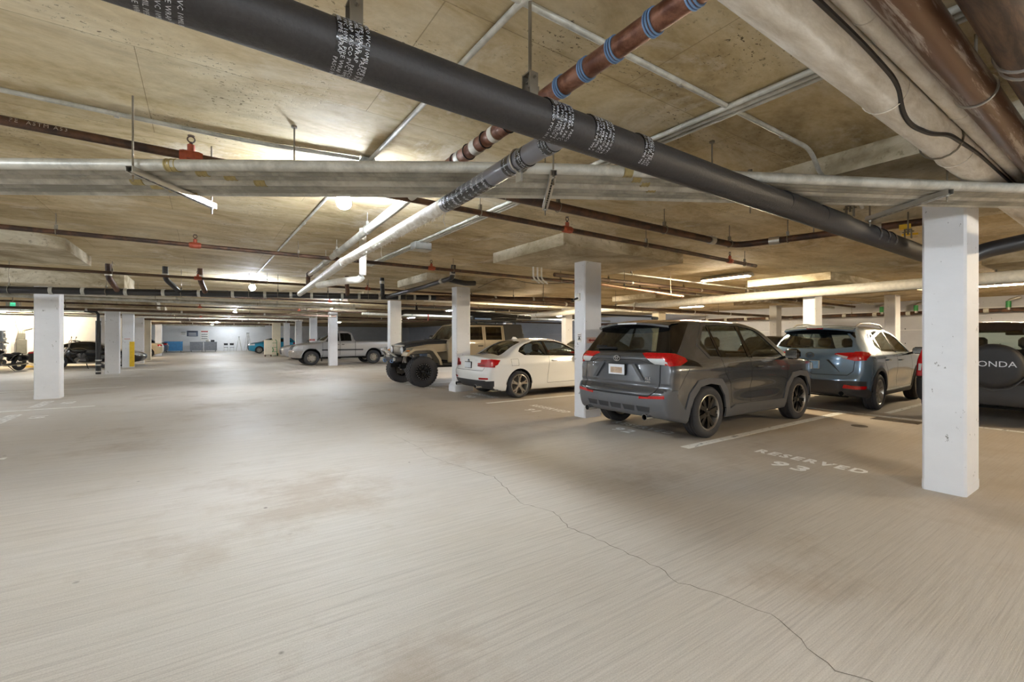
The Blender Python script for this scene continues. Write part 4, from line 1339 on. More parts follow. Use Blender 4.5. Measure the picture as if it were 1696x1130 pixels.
    def cut(self):
        P, N, faces = self.P, self.N, self.faces
        for name, view, poly in self.rules:
            iu, iv = self.VIEWS[view]
            us, vs_ = [p[0] for p in poly], [p[1] for p in poly]
            u0, u1, v0, v1 = min(us) - 0.06, max(us) + 0.06, min(vs_) - 0.06, max(vs_) + 0.06
            c = self.cen[:self.nf]
            sel = list(np.nonzero(self.alive[:self.nf] & self.seen(view) & (c[:, iu] >= u0) & (c[:, iu] <= u1) & (c[:, iv] >= v0) & (c[:, iv] <= v1))[0])
            n = len(poly)
            for i in range(n):
                a, b = poly[i], poly[(i + 1) % n]
                du, dv = b[0] - a[0], b[1] - a[1]
                ln = math.hypot(du, dv)
                if ln < 1e-6:
                    continue
                nu, nv = -dv / ln, du / ln
                su0, su1 = min(a[0], b[0]) - 1e-4, max(a[0], b[0]) + 1e-4
                sv0, sv1 = min(a[1], b[1]) - 1e-4, max(a[1], b[1]) + 1e-4
                cc = self.cen[sel]
                near = np.abs((cc[:, iu] - a[0]) * nu + (cc[:, iv] - a[1]) * nv) < 0.09
                cache, dead, new = {}, set(), []
                for k in np.nonzero(near)[0]:
                    fi = sel[k]
                    f = faces[fi]
                    d = [(P[q][iu] - a[0]) * nu + (P[q][iv] - a[1]) * nv for q in f]
                    if min(d) > -1e-5 or max(d) < 1e-5:
                        continue
                    fu = [P[q][iu] for q in f]
                    fv = [P[q][iv] for q in f]
                    if max(fu) < su0 or min(fu) > su1 or max(fv) < sv0 or min(fv) > sv1:
                        continue
                    A, B = [], []
                    m = len(f)
                    for q in range(m):
                        p0, p1, d0, d1 = f[q], f[(q + 1) % m], d[q], d[(q + 1) % m]
                        if d0 >= -1e-6:
                            A.append(p0)
                        if d0 <= 1e-6:
                            B.append(p0)
                        if (d0 > 1e-6 and d1 < -1e-6) or (d0 < -1e-6 and d1 > 1e-6):
                            key = (p0, p1) if p0 < p1 else (p1, p0)
                            if key not in cache:
                                e0, e1 = key
                                s0 = d0 if key[0] == p0 else d1
                                s1 = d1 if key[0] == p0 else d0
                                t = s0 / (s0 - s1)
                                cache[key] = len(P)
                                P.append(tuple(x + (y - x) * t for x, y in zip(P[e0], P[e1])))
                                N.append(tuple(x + (y - x) * t for x, y in zip(N[e0], N[e1])))
                            A.append(cache[key])
                            B.append(cache[key])
                    if len(A) < 3 or len(B) < 3:
                        continue
                    dead.add(fi)
                    self.alive[fi] = False
                    for g in (A, B):
                        if self.nf >= len(self.alive):
                            z3 = np.zeros((self.nf, 3))
                            self.cen, self.fn = np.vstack([self.cen, z3]), np.vstack([self.fn, z3])
                            self.alive = np.concatenate([self.alive, np.zeros(self.nf, bool)])
                        faces.append(g)
                        self.cen[self.nf] = [sum(P[q][ax] for q in g) / len(g) for ax in range(3)]
                        self.fn[self.nf] = self.fn[fi]
                        self.alive[self.nf] = True
                        new.append(self.nf)
                        self.nf += 1
                if dead:
                    sel = [x for x in sel if x not in dead] + new

    def split(self, parent, spec, default):
        """spec: name -> (object name, material, offset); 'hole' drops faces. default: (name, material)"""
        self.cut()
        lab = np.full(self.nf, -1, int)
        c = self.cen[:self.nf]
        alive = self.alive[:self.nf]
        views = {v: self.seen(v) for v in 'SRFT'}
        for ri, (name, view, poly) in enumerate(self.rules):
            iu, iv = self.VIEWS[view]
            us, vs_ = [p[0] for p in poly], [p[1] for p in poly]
            for fi in np.nonzero(alive & (lab < 0) & views[view] & (c[:, iu] >= min(us)) & (c[:, iu] <= max(us)) & (c[:, iv] >= min(vs_)) & (c[:, iv] <= max(vs_)))[0]:
                if self.inside(poly, c[fi, iu], c[fi, iv]):
                    lab[fi] = ri
        groups = {}
        for fi in np.nonzero(alive)[0]:
            hit = None if lab[fi] < 0 else self.rules[lab[fi]][0]
            if hit is not None and hit != 'hole' and spec[hit][-1] == 'pair':
                hit = hit + ('+' if c[fi, 1] > 0 else '-')
            groups.setdefault(hit, []).append(self.faces[fi])
        no = [Vector(v).normalized() for v in self.N]
        co = [Vector(p) for p in self.P]
        out = {}
        items = []
        for key, fs in groups.items():
            if key is None or key == 'hole':
                items.append((key, fs))
                continue
            par = {}
            def find(a):
                while par.setdefault(a, a) != a:
                    par[a] = par[par[a]]
                    a = par[a]
                return a
            for f in fs:
                r0 = find(f[0])
                for q in f[1:]:
                    par[find(q)] = r0
            comp = {}
            for f in fs:
                comp.setdefault(find(f[0]), []).append(f)
            items += [(key, g) for g in comp.values() if len(g) > 1]
        for key, fs in items:
            if key == 'hole':
                continue
            if key is None:
                nm, mat, off = default[0], default[1], 0.0
            else:
                sp_ = spec[key.rstrip('+-')]
                nm, mat, off = sp_[0], sp_[1], sp_[2]
            rem, vs, ns, F_ = {}, [], [], []
            def gid(i, o):
                k = (i, o)
                if k not in rem:
                    rem[k] = len(vs)
                    vs.append(co[i] + no[i] * o)
                    ns.append(no[i])
                return rem[k]
            ecount = {}
            for ii in fs:
                F_.append([gid(i, off) for i in ii])
                if off:
                    for a, b in zip(ii, ii[1:] + ii[:1]):
                        ecount[(a, b)] = ecount.get((a, b), 0) + 1
            if off:
                base = -0.012 if off > 0 else 0.0
                for (a, b) in ecount:
                    if (b, a) not in ecount:
                        F_.append([gid(b, off), gid(a, off), gid(a, base), gid(b, base)])
            me = bpy.data.meshes.new(nm)
            me.from_pydata(vs, [], F_)
            me.polygons.foreach_set('use_smooth', [True] * len(me.polygons))
            me.update()
            if not off:
                me.normals_split_custom_set_from_vertices([tuple(n) for n in ns])
            else:
                try:
                    me.set_sharp_from_angle(angle=math.radians(35))
                except Exception:
                    pass
            me.materials.append(MATS[mat])
            out[key] = link(nm, me, parent)
        return out

# ------------------------------------------------------------------ car materials
paint('paint_graphite', srgb(86, 89, 94), 0.5, 0.24, 1.0)
paint('paint_bluegrey', srgb(120, 146, 172), 0.45, 0.22, 1.0)
paint('paint_white', srgb(240, 239, 236), 0.0, 0.25)
paint('paint_silver', srgb(182, 182, 184), 0.4, 0.3)
paint('paint_sand', srgb(164, 150, 126), 0.1, 0.35)
paint('paint_black', srgb(18, 18, 20), 0.1, 0.25)
paint('paint_darkred', srgb(34, 27, 27), 0.2, 0.3)
paint('paint_beige', srgb(206, 190, 158), 0.3, 0.3)
paint('paint_teal', srgb(40, 150, 190), 0.3, 0.3)
paint('paint_navy', srgb(58, 72, 92), 0.4, 0.3)
plain('gloss_black', srgb(14, 14, 15), 0.12, 0.0, 0.6, 0.05)
plain('trim_black', srgb(34, 34, 36), 0.55)
plain('cladding_grey', srgb(92, 93, 96), 0.5, 0.0, 0.0, 0.06)
plain('cladding_dark', srgb(52, 52, 54), 0.6, 0.0, 0.0, 0.06)
plain('gap_black', srgb(8, 8, 8), 0.9)
plain('rubber', srgb(56, 55, 57), 0.75, 0.0, 0.0, 0.12, 30)
plain('rubber_tread', srgb(52, 52, 54), 0.8, 0.0, 0.0, 0.15, 40)
plain('alloy', srgb(176, 170, 160), 0.3, 0.75)
plain('alloy_dark', srgb(22, 22, 23), 0.22, 0.4, 0.4)
plain('chrome', srgb(215, 215, 215), 0.12, 0.95)
plain('brake_disc', srgb(110, 106, 100), 0.45, 0.6)
plain('seat_black', srgb(40, 40, 42), 0.7)
plain('seat_tan', srgb(120, 108, 92), 0.7)
plain('lens_red', srgb(176, 8, 16), 0.08, 0.0, 1.0, 0.3, 40)
plain('lens_red_dark', srgb(120, 14, 18), 0.15, 0.0, 0.8, 0.1)
plain('lens_clear', srgb(214, 216, 218), 0.12, 0.1, 0.8, 0.1)
plain('lens_amber', srgb(220, 120, 30), 0.15, 0.0, 0.8, 0.1)
plain('plate_white', srgb(220, 224, 230), 0.4, 0.0, 0.0, 0.05)
plain('plate_blur', srgb(176, 152, 130), 0.6, 0.0, 0.0, 0.25, 22)
plain('plate_blue', srgb(146, 186, 226), 0.5, 0.0, 0.0, 0.2, 14)
glass('glass_tint', (0.36, 0.40, 0.40), 0.10, 0.02, 0.75)
glass('glass_clear', (0.72, 0.80, 0.78), 0.10, 0.02, 0.75)
glass('glass_dark', (0.10, 0.11, 0.11), 0.07)
plain('glass_opaque', srgb(20, 24, 26), 0.06, 0.0, 0.8, 0.1)

# ------------------------------------------------------------------ wheels and cabin pieces
def make_wheel(kind, R=0.36, w=0.23, rim=0.24):
    """prototype: tyre mesh with the rim as its child; wheel axis is local y, outer face towards -y"""
    h = w / 2
    tyre = MB()
    prof = [(rim, -h * 0.86), (rim + 0.012, -h * 0.95), ((R + rim) / 2, -h * 1.04), (R - 0.035, -h * 0.98), (R - 0.012, -h * 0.84)]
    if kind != 'mud':
        g = 0.009
        for q in (-0.62, -0.22, 0.2, 0.6):
            c = q * h
            prof += [(R, c - 0.01), (R - g, c - 0.006), (R - g, c + 0.006), (R, c + 0.01)]
    else:
        prof += [(R - 0.02, -h * 0.8), (R - 0.02, h * 0.8)]
    prof += [(R - 0.012, h * 0.84), (R - 0.035, h * 0.98), ((R + rim) / 2, h * 1.04), (rim + 0.012, h * 0.95), (rim, h * 0.86)]
    tyre.lathe(prof, (0, 0, 0), 'y', 44, cap=False)
    if kind == 'mud':
        nb = 34
        for i in range(nb):
            for row, (yy, ww, sh) in enumerate(((-0.74, 0.4, 0.0), (-0.25, 0.36, 0.5), (0.25, 0.36, 0.0), (0.74, 0.4, 0.5))):
                t0 = 2 * math.pi * (i + sh) / nb
                dt = 2 * math.pi / nb * 0.34
                vs = []
                for rr_ in (R - 0.03, R):
                    for tt in (t0 - dt, t0 + dt):
                        for yv in (yy * h - ww * h / 2, yy * h + ww * h / 2):
                            vs.append((rr_ * math.sin(tt), yv, rr_ * math.cos(tt)))
                tyre.add(vs, [(0, 1, 3, 2), (4, 6, 7, 5), (0, 2, 6, 4), (1, 5, 7, 3), (0, 4, 5, 1), (2, 3, 7, 6)])
    to = tyre.build('wheel', 'rubber', None, angle=50)
    yo = -h * 0.8                           # outer rim plane
    m = MB()
    m.lathe([(rim + 0.006, yo - 0.012), (rim - 0.004, yo - 0.016), (rim - 0.016, yo), (rim - 0.024, yo + 0.05), (rim - 0.03, h * 0.8), (rim + 0.004, h * 0.86)], (0, 0, 0), 'y', 40, cap=False)
    lip = {'blackspoke': 'alloy', 'fivev': 'alloy', 'tenspoke': 'alloy', 'steel': 'alloy', 'mud': 'alloy_dark', 'plain': 'alloy', 'split5': 'alloy'}[kind]
    m.build('rim_lip', lip, to)
    m = MB()
    m.lathe([(0.02, h * 0.2), (rim - 0.06, h * 0.2), (rim - 0.06, h * 0.3), (0.02, h * 0.3)], (0, 0, 0), 'y', 28, close=True)
    m.build('brake_disc', 'brake_disc', to)
    m = MB()
    def spoke(a, wi, wo, y_in, y_out, r0=0.035, r1=rim - 0.012, skew=0.0, th=0.028):
        vs = []
        for (r_, hw, yy, sk) in ((r0, wi, y_in, 0), ((r0 + r1) * 0.5, (wi + wo) / 2, (y_in + y_out) / 2 - 0.006, skew / 2), (r1, wo, y_out, skew)):
            for sgn in (-1, 1):
                aa = a + sk
                ca, sa = math.cos(aa), math.sin(aa)
                x = r_ * sa + sgn * hw * ca
                z = r_ * ca - sgn * hw * sa
                vs += [(x, yy, z), (x, yy + th, z)]
        fs = []
        for k in range(2):
            o = k * 4
            fs += [(o, o + 2, o + 6, o + 4), (o + 1, o + 5, o + 7, o + 3), (o, o + 4, o + 5, o + 1), (o + 2, o + 3, o + 7, o + 6)]
        fs += [(0, 1, 3, 2), (8, 10, 11, 9)]
        m.add(vs, fs)
    mat = 'alloy'
    if kind == 'blackspoke':
        for i in range(5):
            a = 2 * math.pi * i / 5
            spoke(a - 0.16, 0.022, 0.03, yo + 0.012, yo, skew=-0.1)
            spoke(a + 0.16, 0.022, 0.03, yo + 0.012, yo, skew=0.1)
            spoke(a, 0.03, 0.012, yo + 0.02, yo + 0.012)
        mat = 'alloy_dark'
    elif kind == 'split5':
        for i in range(5):
            a = 2 * math.pi * i / 5
            spoke(a, 0.02, 0.016, yo + 0.02, yo, skew=0.16)
            spoke(a, 0.02, 0.016, yo + 0.02, yo, skew=-0.16)
    elif kind == 'tenspoke':
        for i in range(10):
            spoke(2 * math.pi * i / 10, 0.014, 0.02, yo + 0.02, yo)
    elif kind == 'steel':
        m.lathe([(0.06, yo + 0.0), (rim * 0.55, yo - 0.004), (rim * 0.62, yo + 0.03), (rim * 0.75, yo + 0.045)], (0, 0, 0), 'y', 28, cap=False)
        for i in range(7):
            spoke(2 * math.pi * i / 7, 0.03, 0.034, yo + 0.03, yo + 0.03, r0=rim * 0.6)
    elif kind == 'mud':
        for i in range(8):
            spoke(2 * math.pi * i / 8, 0.02, 0.03, yo + 0.05, yo + 0.025)
        m.lathe([(rim * 0.98, yo - 0.01), (rim * 0.86, yo - 0.012), (rim * 0.84, yo + 0.03), (rim * 0.7, yo + 0.04)], (0, 0, 0), 'y', 30, cap=False)
        mat = 'alloy_dark'
    else:
        for i in range(7):
            spoke(2 * math.pi * i / 7, 0.022, 0.03, yo + 0.02, yo)
    m.build('spokes', mat, to, angle=30)
    m = MB().lathe([(0.062, yo + 0.05), (0.06, yo + 0.012), (0.045, yo + 0.002), (0.0, yo)], (0, 0, 0), 'y', 20)
    m.build('hub_cap', mat if kind != 'steel' else 'alloy', to)
    if kind == 'mud':
        for i in range(20):
            a = 2 * math.pi * i / 20
            MB().sphere((rim * 0.92 * math.sin(a), yo - 0.012, rim * 0.92 * math.cos(a)), 0.013, 6, 4).build('bead_bolt', 'bright_steel', to)
    return to

def put_wheels(t, proto, axles, track, R, steer=0.0):
    first = True
    for k, x in enumerate(axles):
        for s in (-1, 1):
            w = proto if first else copy_tree(proto)
            first = False
            w.parent = t
            w.location = (x, s * track / 2, R)
            w.rotation_euler = (0, random.random() * 1.2, 0) if s < 0 else (0, random.random(), math.pi)
            if steer and k == 1:
                w.rotation_euler[2] += steer

def seat(t, x, y, mat='seat_black', w=0.5, h=0.62, z=0.52, face=1):
    m = MB()
    m.box((x + 0.1 * face, y, z + 0.06), (0.5, w, 0.14), bevel=0.05)
    vs = []
    m.build('seat_cushion', mat, t)
    m = MB()
    b = MB().box((0, 0, h / 2), (0.13, w * 0.94, h), bevel=0.05)
    m.add([(x - 0.15 * face - (p[2] * 0.22 * face) + p[0], y + p[1] * (1.0 - 0.2 * max(0, p[2] / h - 0.55)), z + 0.08 + p[2]) for p in b.v], b.f)
    m.build('seat_back', mat, t)
    hx = x - 0.15 * face - h * 0.22 * face
    MB().box((hx, y, z + h + 0.19), (0.1, 0.26, 0.19), bevel=0.045).build('headrest', mat, t)

def cabin(t, front_x, rear_x, dash_x, z=0.5, w=1.3, mat='seat_black', floor_z=0.36, x0=0.5, wheel_side=1):
    MB().box(((x0 + dash_x + 0.35) / 2, 0, floor_z), (dash_x + 0.35 - x0, w + 0.25, 0.06)).build('cabin_floor', 'gap_black', t, smooth=False)
    for y in (-w * 0.28, w * 0.28):
        seat(t, front_x, y, mat, z=z)
    if rear_x is not None:
        for y in (-w * 0.3, w * 0.3):
            seat(t, rear_x, y, mat, w=0.58, z=z)
    MB().box((dash_x + 0.12, 0, z + 0.42), (0.4, w + 0.05, 0.2), bevel=0.06).build('dashboard', 'trim_black', t)
    MB().torus((dash_x - 0.2, wheel_side * w * 0.28, z + 0.42), (1, 0, 0.45), 0.18, 0.016, 22, 7).build('steering_wheel', 'trim_black', t)

def well(t, x, W, R, r=0.42, mat='gap_black'):
    """wheel-well liners (both sides)"""
    for s in (-1, 1):
        m = MB()
        P_ = []
        for yy in (W / 2 - 0.02, W / 2 - 0.36):
            P_.append([(x + r * math.cos(math.radians(a)), s * yy, R + 0.02 + r * math.sin(math.radians(a))) for a in range(0, 181, 12)])
        m.grid(P_)
        n = len(P_[0])
        m.add(P_[1], [tuple(range(n))])
        m.build('wheel_well', mat, t)

def underbody(t, L, W, z=0.24, h=0.16, mat='gap_black'):
    m = MB()
    m.box((L / 2, 0, z + h / 2), (L * 0.8, W * 0.6, h), bevel=0.04)
    m.build('underbody', mat, t)
    for x in (L * 0.2,):
        MB().cyl((x, -W * 0.4, z + 0.08), (x, W * 0.4, z + 0.08), 0.04, 8).build('axle', mat, t)

def mirror(t, x, y, z, s, mat, size=(0.11, 0.22, 0.15), glass_mat='chrome', face=-1):
    m = MB()
    m.box((x, s * (y + size[1] / 2 + 0.05), z + 0.05), size, bevel=0.045)
    m.cyl((x, s * (y - 0.04), z - 0.03), (x, s * (y + 0.1), z + 0.02), 0.025, 8)
    o = m.build('door_mirror', mat, t)
    MB().box((x + face * (size[0] / 2 + 0.001), s * (y + size[1] / 2 + 0.05), z + 0.05), (0.004, size[1] * 0.82, size[2] * 0.76), bevel=0.001).build('mirror_glass', glass_mat, o)

def exhaust(t, x, y, z, r=0.04, l=0.16, rear=-1):
    m = MB()
    m.lathe([(r, -l), (r + 0.004, -l), (r + 0.004, l * 0.5), (r, l * 0.5)], (x, y, z), 'x', 18, close=True)
    o = m.build('exhaust_tip', 'chrome', t)
    MB().lathe([(0, -l * 0.7), (r * 0.98, -l * 0.7)], (x, y, z), 'x', 16).build('exhaust_bore', 'gap_black', o)

def handle(t, x, y, z, s, mat, L=0.2):
    m = MB()
    m.tube([(x - L / 2, s * (y - 0.012), z), (x - L / 2 + 0.03, s * (y + 0.025), z), (x + L / 2 - 0.03, s * (y + 0.025), z), (x + L / 2, s * (y - 0.012), z)], 0.013, 8)
    o = m.build('door_handle', mat, t)

def arch(cx, cz, r, a0=-12, a1=192, n=14, sx=1.0):
    return [(cx + sx * r * math.cos(math.radians(a0 + (a1 - a0) * i / n)), cz + r * math.sin(math.radians(a0 + (a1 - a0) * i / n))) for i in range(n + 1)]

def ellipse_ring(c, ry, rz, th, x0, x1, n=28):
    """badge ring lying in a plane of constant x"""
    m = MB()
    vs = []
    for (a, b) in ((ry, rz), (ry - th, rz - th)):
        for xx in (x0, x1):
            vs += [(xx, c[0] + a * math.cos(2 * math.pi * i / n), c[1] + b * math.sin(2 * math.pi * i / n)) for i in range(n)]
    fs = []
    for i in range(n):
        j = (i + 1) % n
        fs += [(i, j, 2 * n + j, 2 * n + i), (n + i, 3 * n + i, 3 * n + j, n + j), (i, n + i, n + j, j), (2 * n + i, 2 * n + j, 3 * n + j, 3 * n + i)]
    return m.add(vs, fs)
# ------------------------------------------------------------------ vehicles
W_BLACK = make_wheel('blackspoke', 0.363, 0.235, 0.245)
W_MAZDA = make_wheel('tenspoke', 0.352, 0.225, 0.24)
W_BMW = make_wheel('split5', 0.318, 0.235, 0.235)
W_HONDA = make_wheel('plain', 0.345, 0.215, 0.215)
W_JEEP = make_wheel('mud', 0.445, 0.32, 0.235)
W_TRUCK = make_wheel('steel', 0.375, 0.245, 0.215)
W_SPORT = make_wheel('split5', 0.33, 0.26, 0.24)
W_SMALL = make_wheel('plain', 0.315, 0.2, 0.21)

def badge_text(t, s, size, o, right, up, mat='chrome', sx=1.0):
    m = text_on(s, size, o, right, up, 0.004, 1.05, sx)
    return m.build('lettering', mat, t, smooth=False)

# ================= graphite compact SUV beside the middle column
def graphite_suv():
    L, W, H = 4.6, 1.855, 1.70
    t = thing('compact_suv', 'graphite grey SUV parked in the stall beside the middle column', 'car', (4.95, 4.60, 0.0))
    xr, xf, R = 0.93, 3.62, 0.363
    wz = ip([(0.2, .85), (0.35, .89), (0.6, .908), (0.78, .92), (0.95, .918), (1.06, .90), (1.13, .872), (1.6, .665), (1.75, .60)])
    tp = sp([(0, .17), (0.1, .085), (0.3, .03), (0.7, 0), (3.7, 0), (4.1, .03), (4.4, .12), (4.6, .26)])
    def side(x, z):
        g = np.clip((z - 1.1) / 0.5, 0, 1)
        haunch = 0.018 * np.exp(-((z - 0.97) / 0.07) ** 2) * np.clip((1.9 - x) / 1.0, 0, 1)
        waist = 0.028 * np.exp(-((z - 0.62) / 0.12) ** 2) * np.exp(-((x - 2.3) / 0.7) ** 4)
        return wz(z) - tp(x) - g * 0.05 * np.clip((1.0 - x) / 1.0, 0, 1) + haunch - waist
    tc = sp([(0, 1.62), (0.35, 1.655), (0.9, 1.69), (1.6, 1.70), (2.2, 1.68), (2.6, 1.605), (2.78, 1.545), (3.45, 1.145), (3.62, 1.11), (4.1, 1.055), (4.4, .99), (4.6, .88)])
    top = lambda x, ay: tc(x + 0.14 * ay ** 2) - 0.045 * (ay / 0.66) ** 2 * np.clip((2.9 - x), 0.3, 1)
    rz = ip([(0.15, .17), (0.3, .09), (0.42, .025), (0.52, .0), (0.66, .0), (0.70, .03), (0.74, .075), (0.78, .06), (0.98, .075), (1.06, .085), (1.08, .06), (1.15, .06), (1.19, .11), (1.3, .19), (1.5, .33), (1.58, .39), (1.75, .5)])
    rear = lambda z, ay: rz(z) + 0.10 * (ay / 0.9) ** 3
    fz = sp([(0.15, 4.42), (0.35, 4.55), (0.6, 4.6), (0.85, 4.58), (0.98, 4.5), (1.12, 4.3)])
    front = lambda z, ay: fz(z) - 0.2 * (ay / 0.9) ** 2
    b = Body(L, H, W, side, top, rear, front, ip([(0, .36), (0.5, .25), (4.1, .24), (4.6, .3)]), ((0.8, -.2, .55), (3.85, .2, .78)), (0.035, 0.03, 0.06), 0.03)
    tz = [(-.46, .1), (-.44, .36), (-.37, .58), (-.23, .735), (0, .77), (.23, .735), (.37, .58), (.44, .36), (.46, .1)]
    tzo = [(-.55, .1), (-.53, .40), (-.45, .66), (-.28, .825), (0, .85), (.28, .825), (.45, .66), (.53, .40), (.55, .1)]
    for xa in (xr, xf):
        b.panel('hole', 'S', [(xa + p, q) for p, q in tz])
        b.panel('clad', 'S', [(xa + p, q) for p, q in tzo])
    # side glass, pillars and doors
    b.panel('glass', 'S', [(2.11, 1.115), (3.12, 1.085), (3.06, 1.14), (2.66, 1.46), (2.52, 1.53), (2.35, 1.565), (2.09, 1.59)])
    b.panel('glass', 'S', [(1.31, 1.135), (2.01, 1.12), (1.99, 1.595), (1.6, 1.60), (1.26, 1.59)])
    b.panel('qglass', 'S', [(0.87, 1.31), (1.02, 1.15), (1.25, 1.14), (1.205, 1.58), (1.12, 1.57)])
    b.panel('trim', 'S', [(1.25, 1.125), (2.12, 1.10), (2.10, 1.60), (1.2, 1.60)])
    b.panel('chromeline', 'S', [(0.80, 1.31), (0.98, 1.115), (3.2, 1.062), (3.12, 1.16), (2.68, 1.49), (2.5, 1.565), (2.3, 1.60), (1.1, 1.62)])
    b.panel('blackpanel', 'S', [(0.2, 1.2), (0.32, 1.19), (0.46, 1.3), (0.62, 1.45), (0.86, 1.66), (0.2, 1.70)])
    # tail lamps wrap round the corner
    b.panel('lred', 'S', [(-.1, 1.195), (-.1, 1.02), (0.30, 1.035), (0.46, 1.09), (0.44, 1.135), (0.28, 1.195)])
    b.panel('gloss', 'S', [(0.28, 1.195), (0.44, 1.135), (0.66, 1.07), (0.74, 1.0), (0.62, 1.02), (0.44, 1.03), (0.30, 1.035), (0.46, 1.09)])
    b.panel('glass_r', 'R', [(-.60, 1.225), (.60, 1.225), (.56, 1.33), (.48, 1.555), (-.48, 1.555), (-.56, 1.33)])
    b.panel('blackpanel', 'R', [(-.80, 1.20), (.80, 1.20), (.68, 1.72), (-.68, 1.72)])
    b.panel('lred', 'R', [(.99, 1.20), (.99, 1.135), (.52, 1.125), (.41, 1.19), (.46, 1.20)], True)
    b.panel('lclear', 'R', [(.80, 1.132), (.80, 1.045), (.62, 1.055), (.52, 1.125)], True)
    b.panel('lred', 'R', [(.99, 1.14), (.99, 1.03), (.80, 1.045), (.80, 1.14)], True)
    b.strip('gap', 'R', [(.70, 1.045), (.705, .80), (.66, .68), (.58, .615), (-.58, .615), (-.66, .68), (-.705, .80), (-.70, 1.045)], 0.012)
    b.strip('gap', 'R', [(-.70, 1.05), (-.55, 1.055), (-.40, 1.10), (.40, 1.10), (.55, 1.055), (.70, 1.05)], 0.008)
    b.panel('reflector', 'R', [(.44, .575), (.80, .60), (.80, .64), (.44, .612)], True)
    for k in range(5):
        b.panel('vent', 'R', [(-.58 + k * .24, .40), (-.40 + k * .24, .40), (-.38 + k * .24, .475), (-.60 + k * .24, .475)])
    b.panel('clad', 'R', [(-1, .1), (1, .1), (1, .62), (.90, .72), (.80, .68), (.70, .61), (.62, .60), (-.62, .60), (-.70, .61), (-.80, .68), (-.90, .72), (-1, .62)])
    b.panel('clad', 'S', [(-.1, .1), (0.5, .1), (0.42, .42), (0.30, .56), (0.14, .72), (-.1, .72)])
    b.strip('gap', 'S', [(2.055, .43), (2.05, 1.11)], 0.009)
    b.strip('gap', 'S', [(3.17, .43), (3.19, .85), (3.13, 1.07)], 0.009)
    b.strip('gap', 'S', [(1.53, .45), (1.46, .74), (1.30, .93), (1.27, 1.13)], 0.009)
    b.strip('gap', 'S', [(0.46, 1.0), (0.28, .72)], 0.006)
    b.panel('clad', 'S', [(1.40, .1), (3.15, .1), (3.15, .40), (1.62, .42), (1.44, .36)])
    b.panel('door_r', 'S', [(1.53, .42), (2.055, .41), (2.05, 1.12), (1.25, 1.135), (1.30, .93), (1.46, .74)])
    b.panel('door_f', 'S', [(2.055, .41), (3.17, .40), (3.19, .85), (3.13, 1.085), (2.05, 1.12)])
    # front
    b.panel('glass_f', 'F', [(-.62, 1.17), (.62, 1.17), (.54, 1.54), (-.54, 1.54)])
    b.panel('lclear', 'F', [(.98, .98), (.50, .92), (.50, .84), (.98, .86)], True)
    b.panel('grille', 'F', [(-.50, .92), (.50, .92), (.62, .40), (-.62, .40)])
    out = b.split(t, {'clad': ('wheel_arch_cladding', 'cladding_grey', 0.014), 'glass': ('side_window', 'glass_tint', -0.006, 'pair'), 'qglass': ('quarter_window', 'glass_tint', -0.006, 'pair'),
                      'trim': ('window_pillar', 'gloss_black', -0.002, 'pair'), 'chromeline': ('window_frame', 'paint_graphite', 0.004, 'pair'), 'blackpanel': ('rear_pillar_panel', 'gloss_black', 0.0),
                      'lred': ('tail_light', 'lens_red', 0.012, 'pair'), 'lclear': ('lamp_lens', 'lens_clear', 0.010, 'pair'), 'gloss': ('lamp_surround', 'gloss_black', 0.008, 'pair'), 'glass_r': ('rear_window', 'glass_tint', 0.003),
                      'gap': ('shut_line', 'gap_black', -0.012), 'reflector': ('reflector', 'lens_red', 0.020, 'pair'), 'vent': ('bumper_vent', 'cladding_dark', 0.004),
                      'door_r': ('rear_door', 'paint_graphite', 0.0, 'pair'), 'door_f': ('front_door', 'paint_graphite', 0.0, 'pair'), 'glass_f': ('windshield', 'glass_clear', 0.002), 'grille': ('grille', 'trim_black', -0.01)},
                  ('body', 'paint_graphite'))
    for xa in (xr, xf):
        well(t, xa, W, R, 0.43)
    underbody(t, L, W)
    put_wheels(t, W_BLACK, (xr, xf), 1.60, R)
    cabin(t, 2.15, 1.25, 2.95, z=0.52)
    # spoiler with high brake lamp
    m = MB()
    P_ = []
    for q in range(13):
        y = -0.66 + 1.32 * q / 12
        e = abs(y) / 0.66
        x0 = 0.255 + 0.10 * e ** 2.5
        zt = b.on_top(0.75, y) if False else 1.672 - 0.06 * e ** 2
        P_.append([(0.62, y * 0.99, zt + 0.012), (0.42, y, zt - 0.006), (x0, y, zt - 0.035), (x0 + 0.004, y, zt - 0.062), (0.46, y * 0.97, zt - 0.095)])
    m.grid(P_)
    m.build('roof_spoiler', 'paint_graphite', t)
    MB().box((0.262, 0, 1.622), (0.02, 0.36, 0.026), bevel=0.005).build('high_brake_light', 'lens_clear', t)
    # wiper housing, handle bar above the plate, badge and plates
    m = MB()
    m.box((0.155, 0.30, 1.262), (0.07, 0.40, 0.03), bevel=0.012)
    m.box((0.17, 0.42, 1.285), (0.06, 0.2, 0.03), bevel=0.012)
    m.build('rear_wiper', 'trim_black', t)
    rx = b_rx = 0.055
    e = ellipse_ring((0.0, 1.115), 0.062, 0.042, 0.009, 0.040, 0.060)
    e.v += []
    o = e.build('badge', 'chrome', t)
    ellipse_ring((0.0, 1.120), 0.024, 0.034, 0.007, 0.038, 0.058, 20).build('badge_ring', 'chrome', o)
    ellipse_ring((0.0, 1.134), 0.046, 0.017, 0.007, 0.038, 0.058, 22).build('badge_ring', 'chrome', o)
    o = MB().box((0.055, 0.0, 0.955), (0.03, 0.325, 0.165), bevel=0.008).build('plate_frame', 'gloss_black', t)
    MB().box((0.037, 0.0, 0.955), (0.01, 0.30, 0.148)).build('license_plate', 'plate_white', o, smooth=False)
    MB().box((0.0305, 0.0, 0.945), (0.004, 0.22, 0.085)).build('plate_print', 'plate_blur', o, smooth=False)
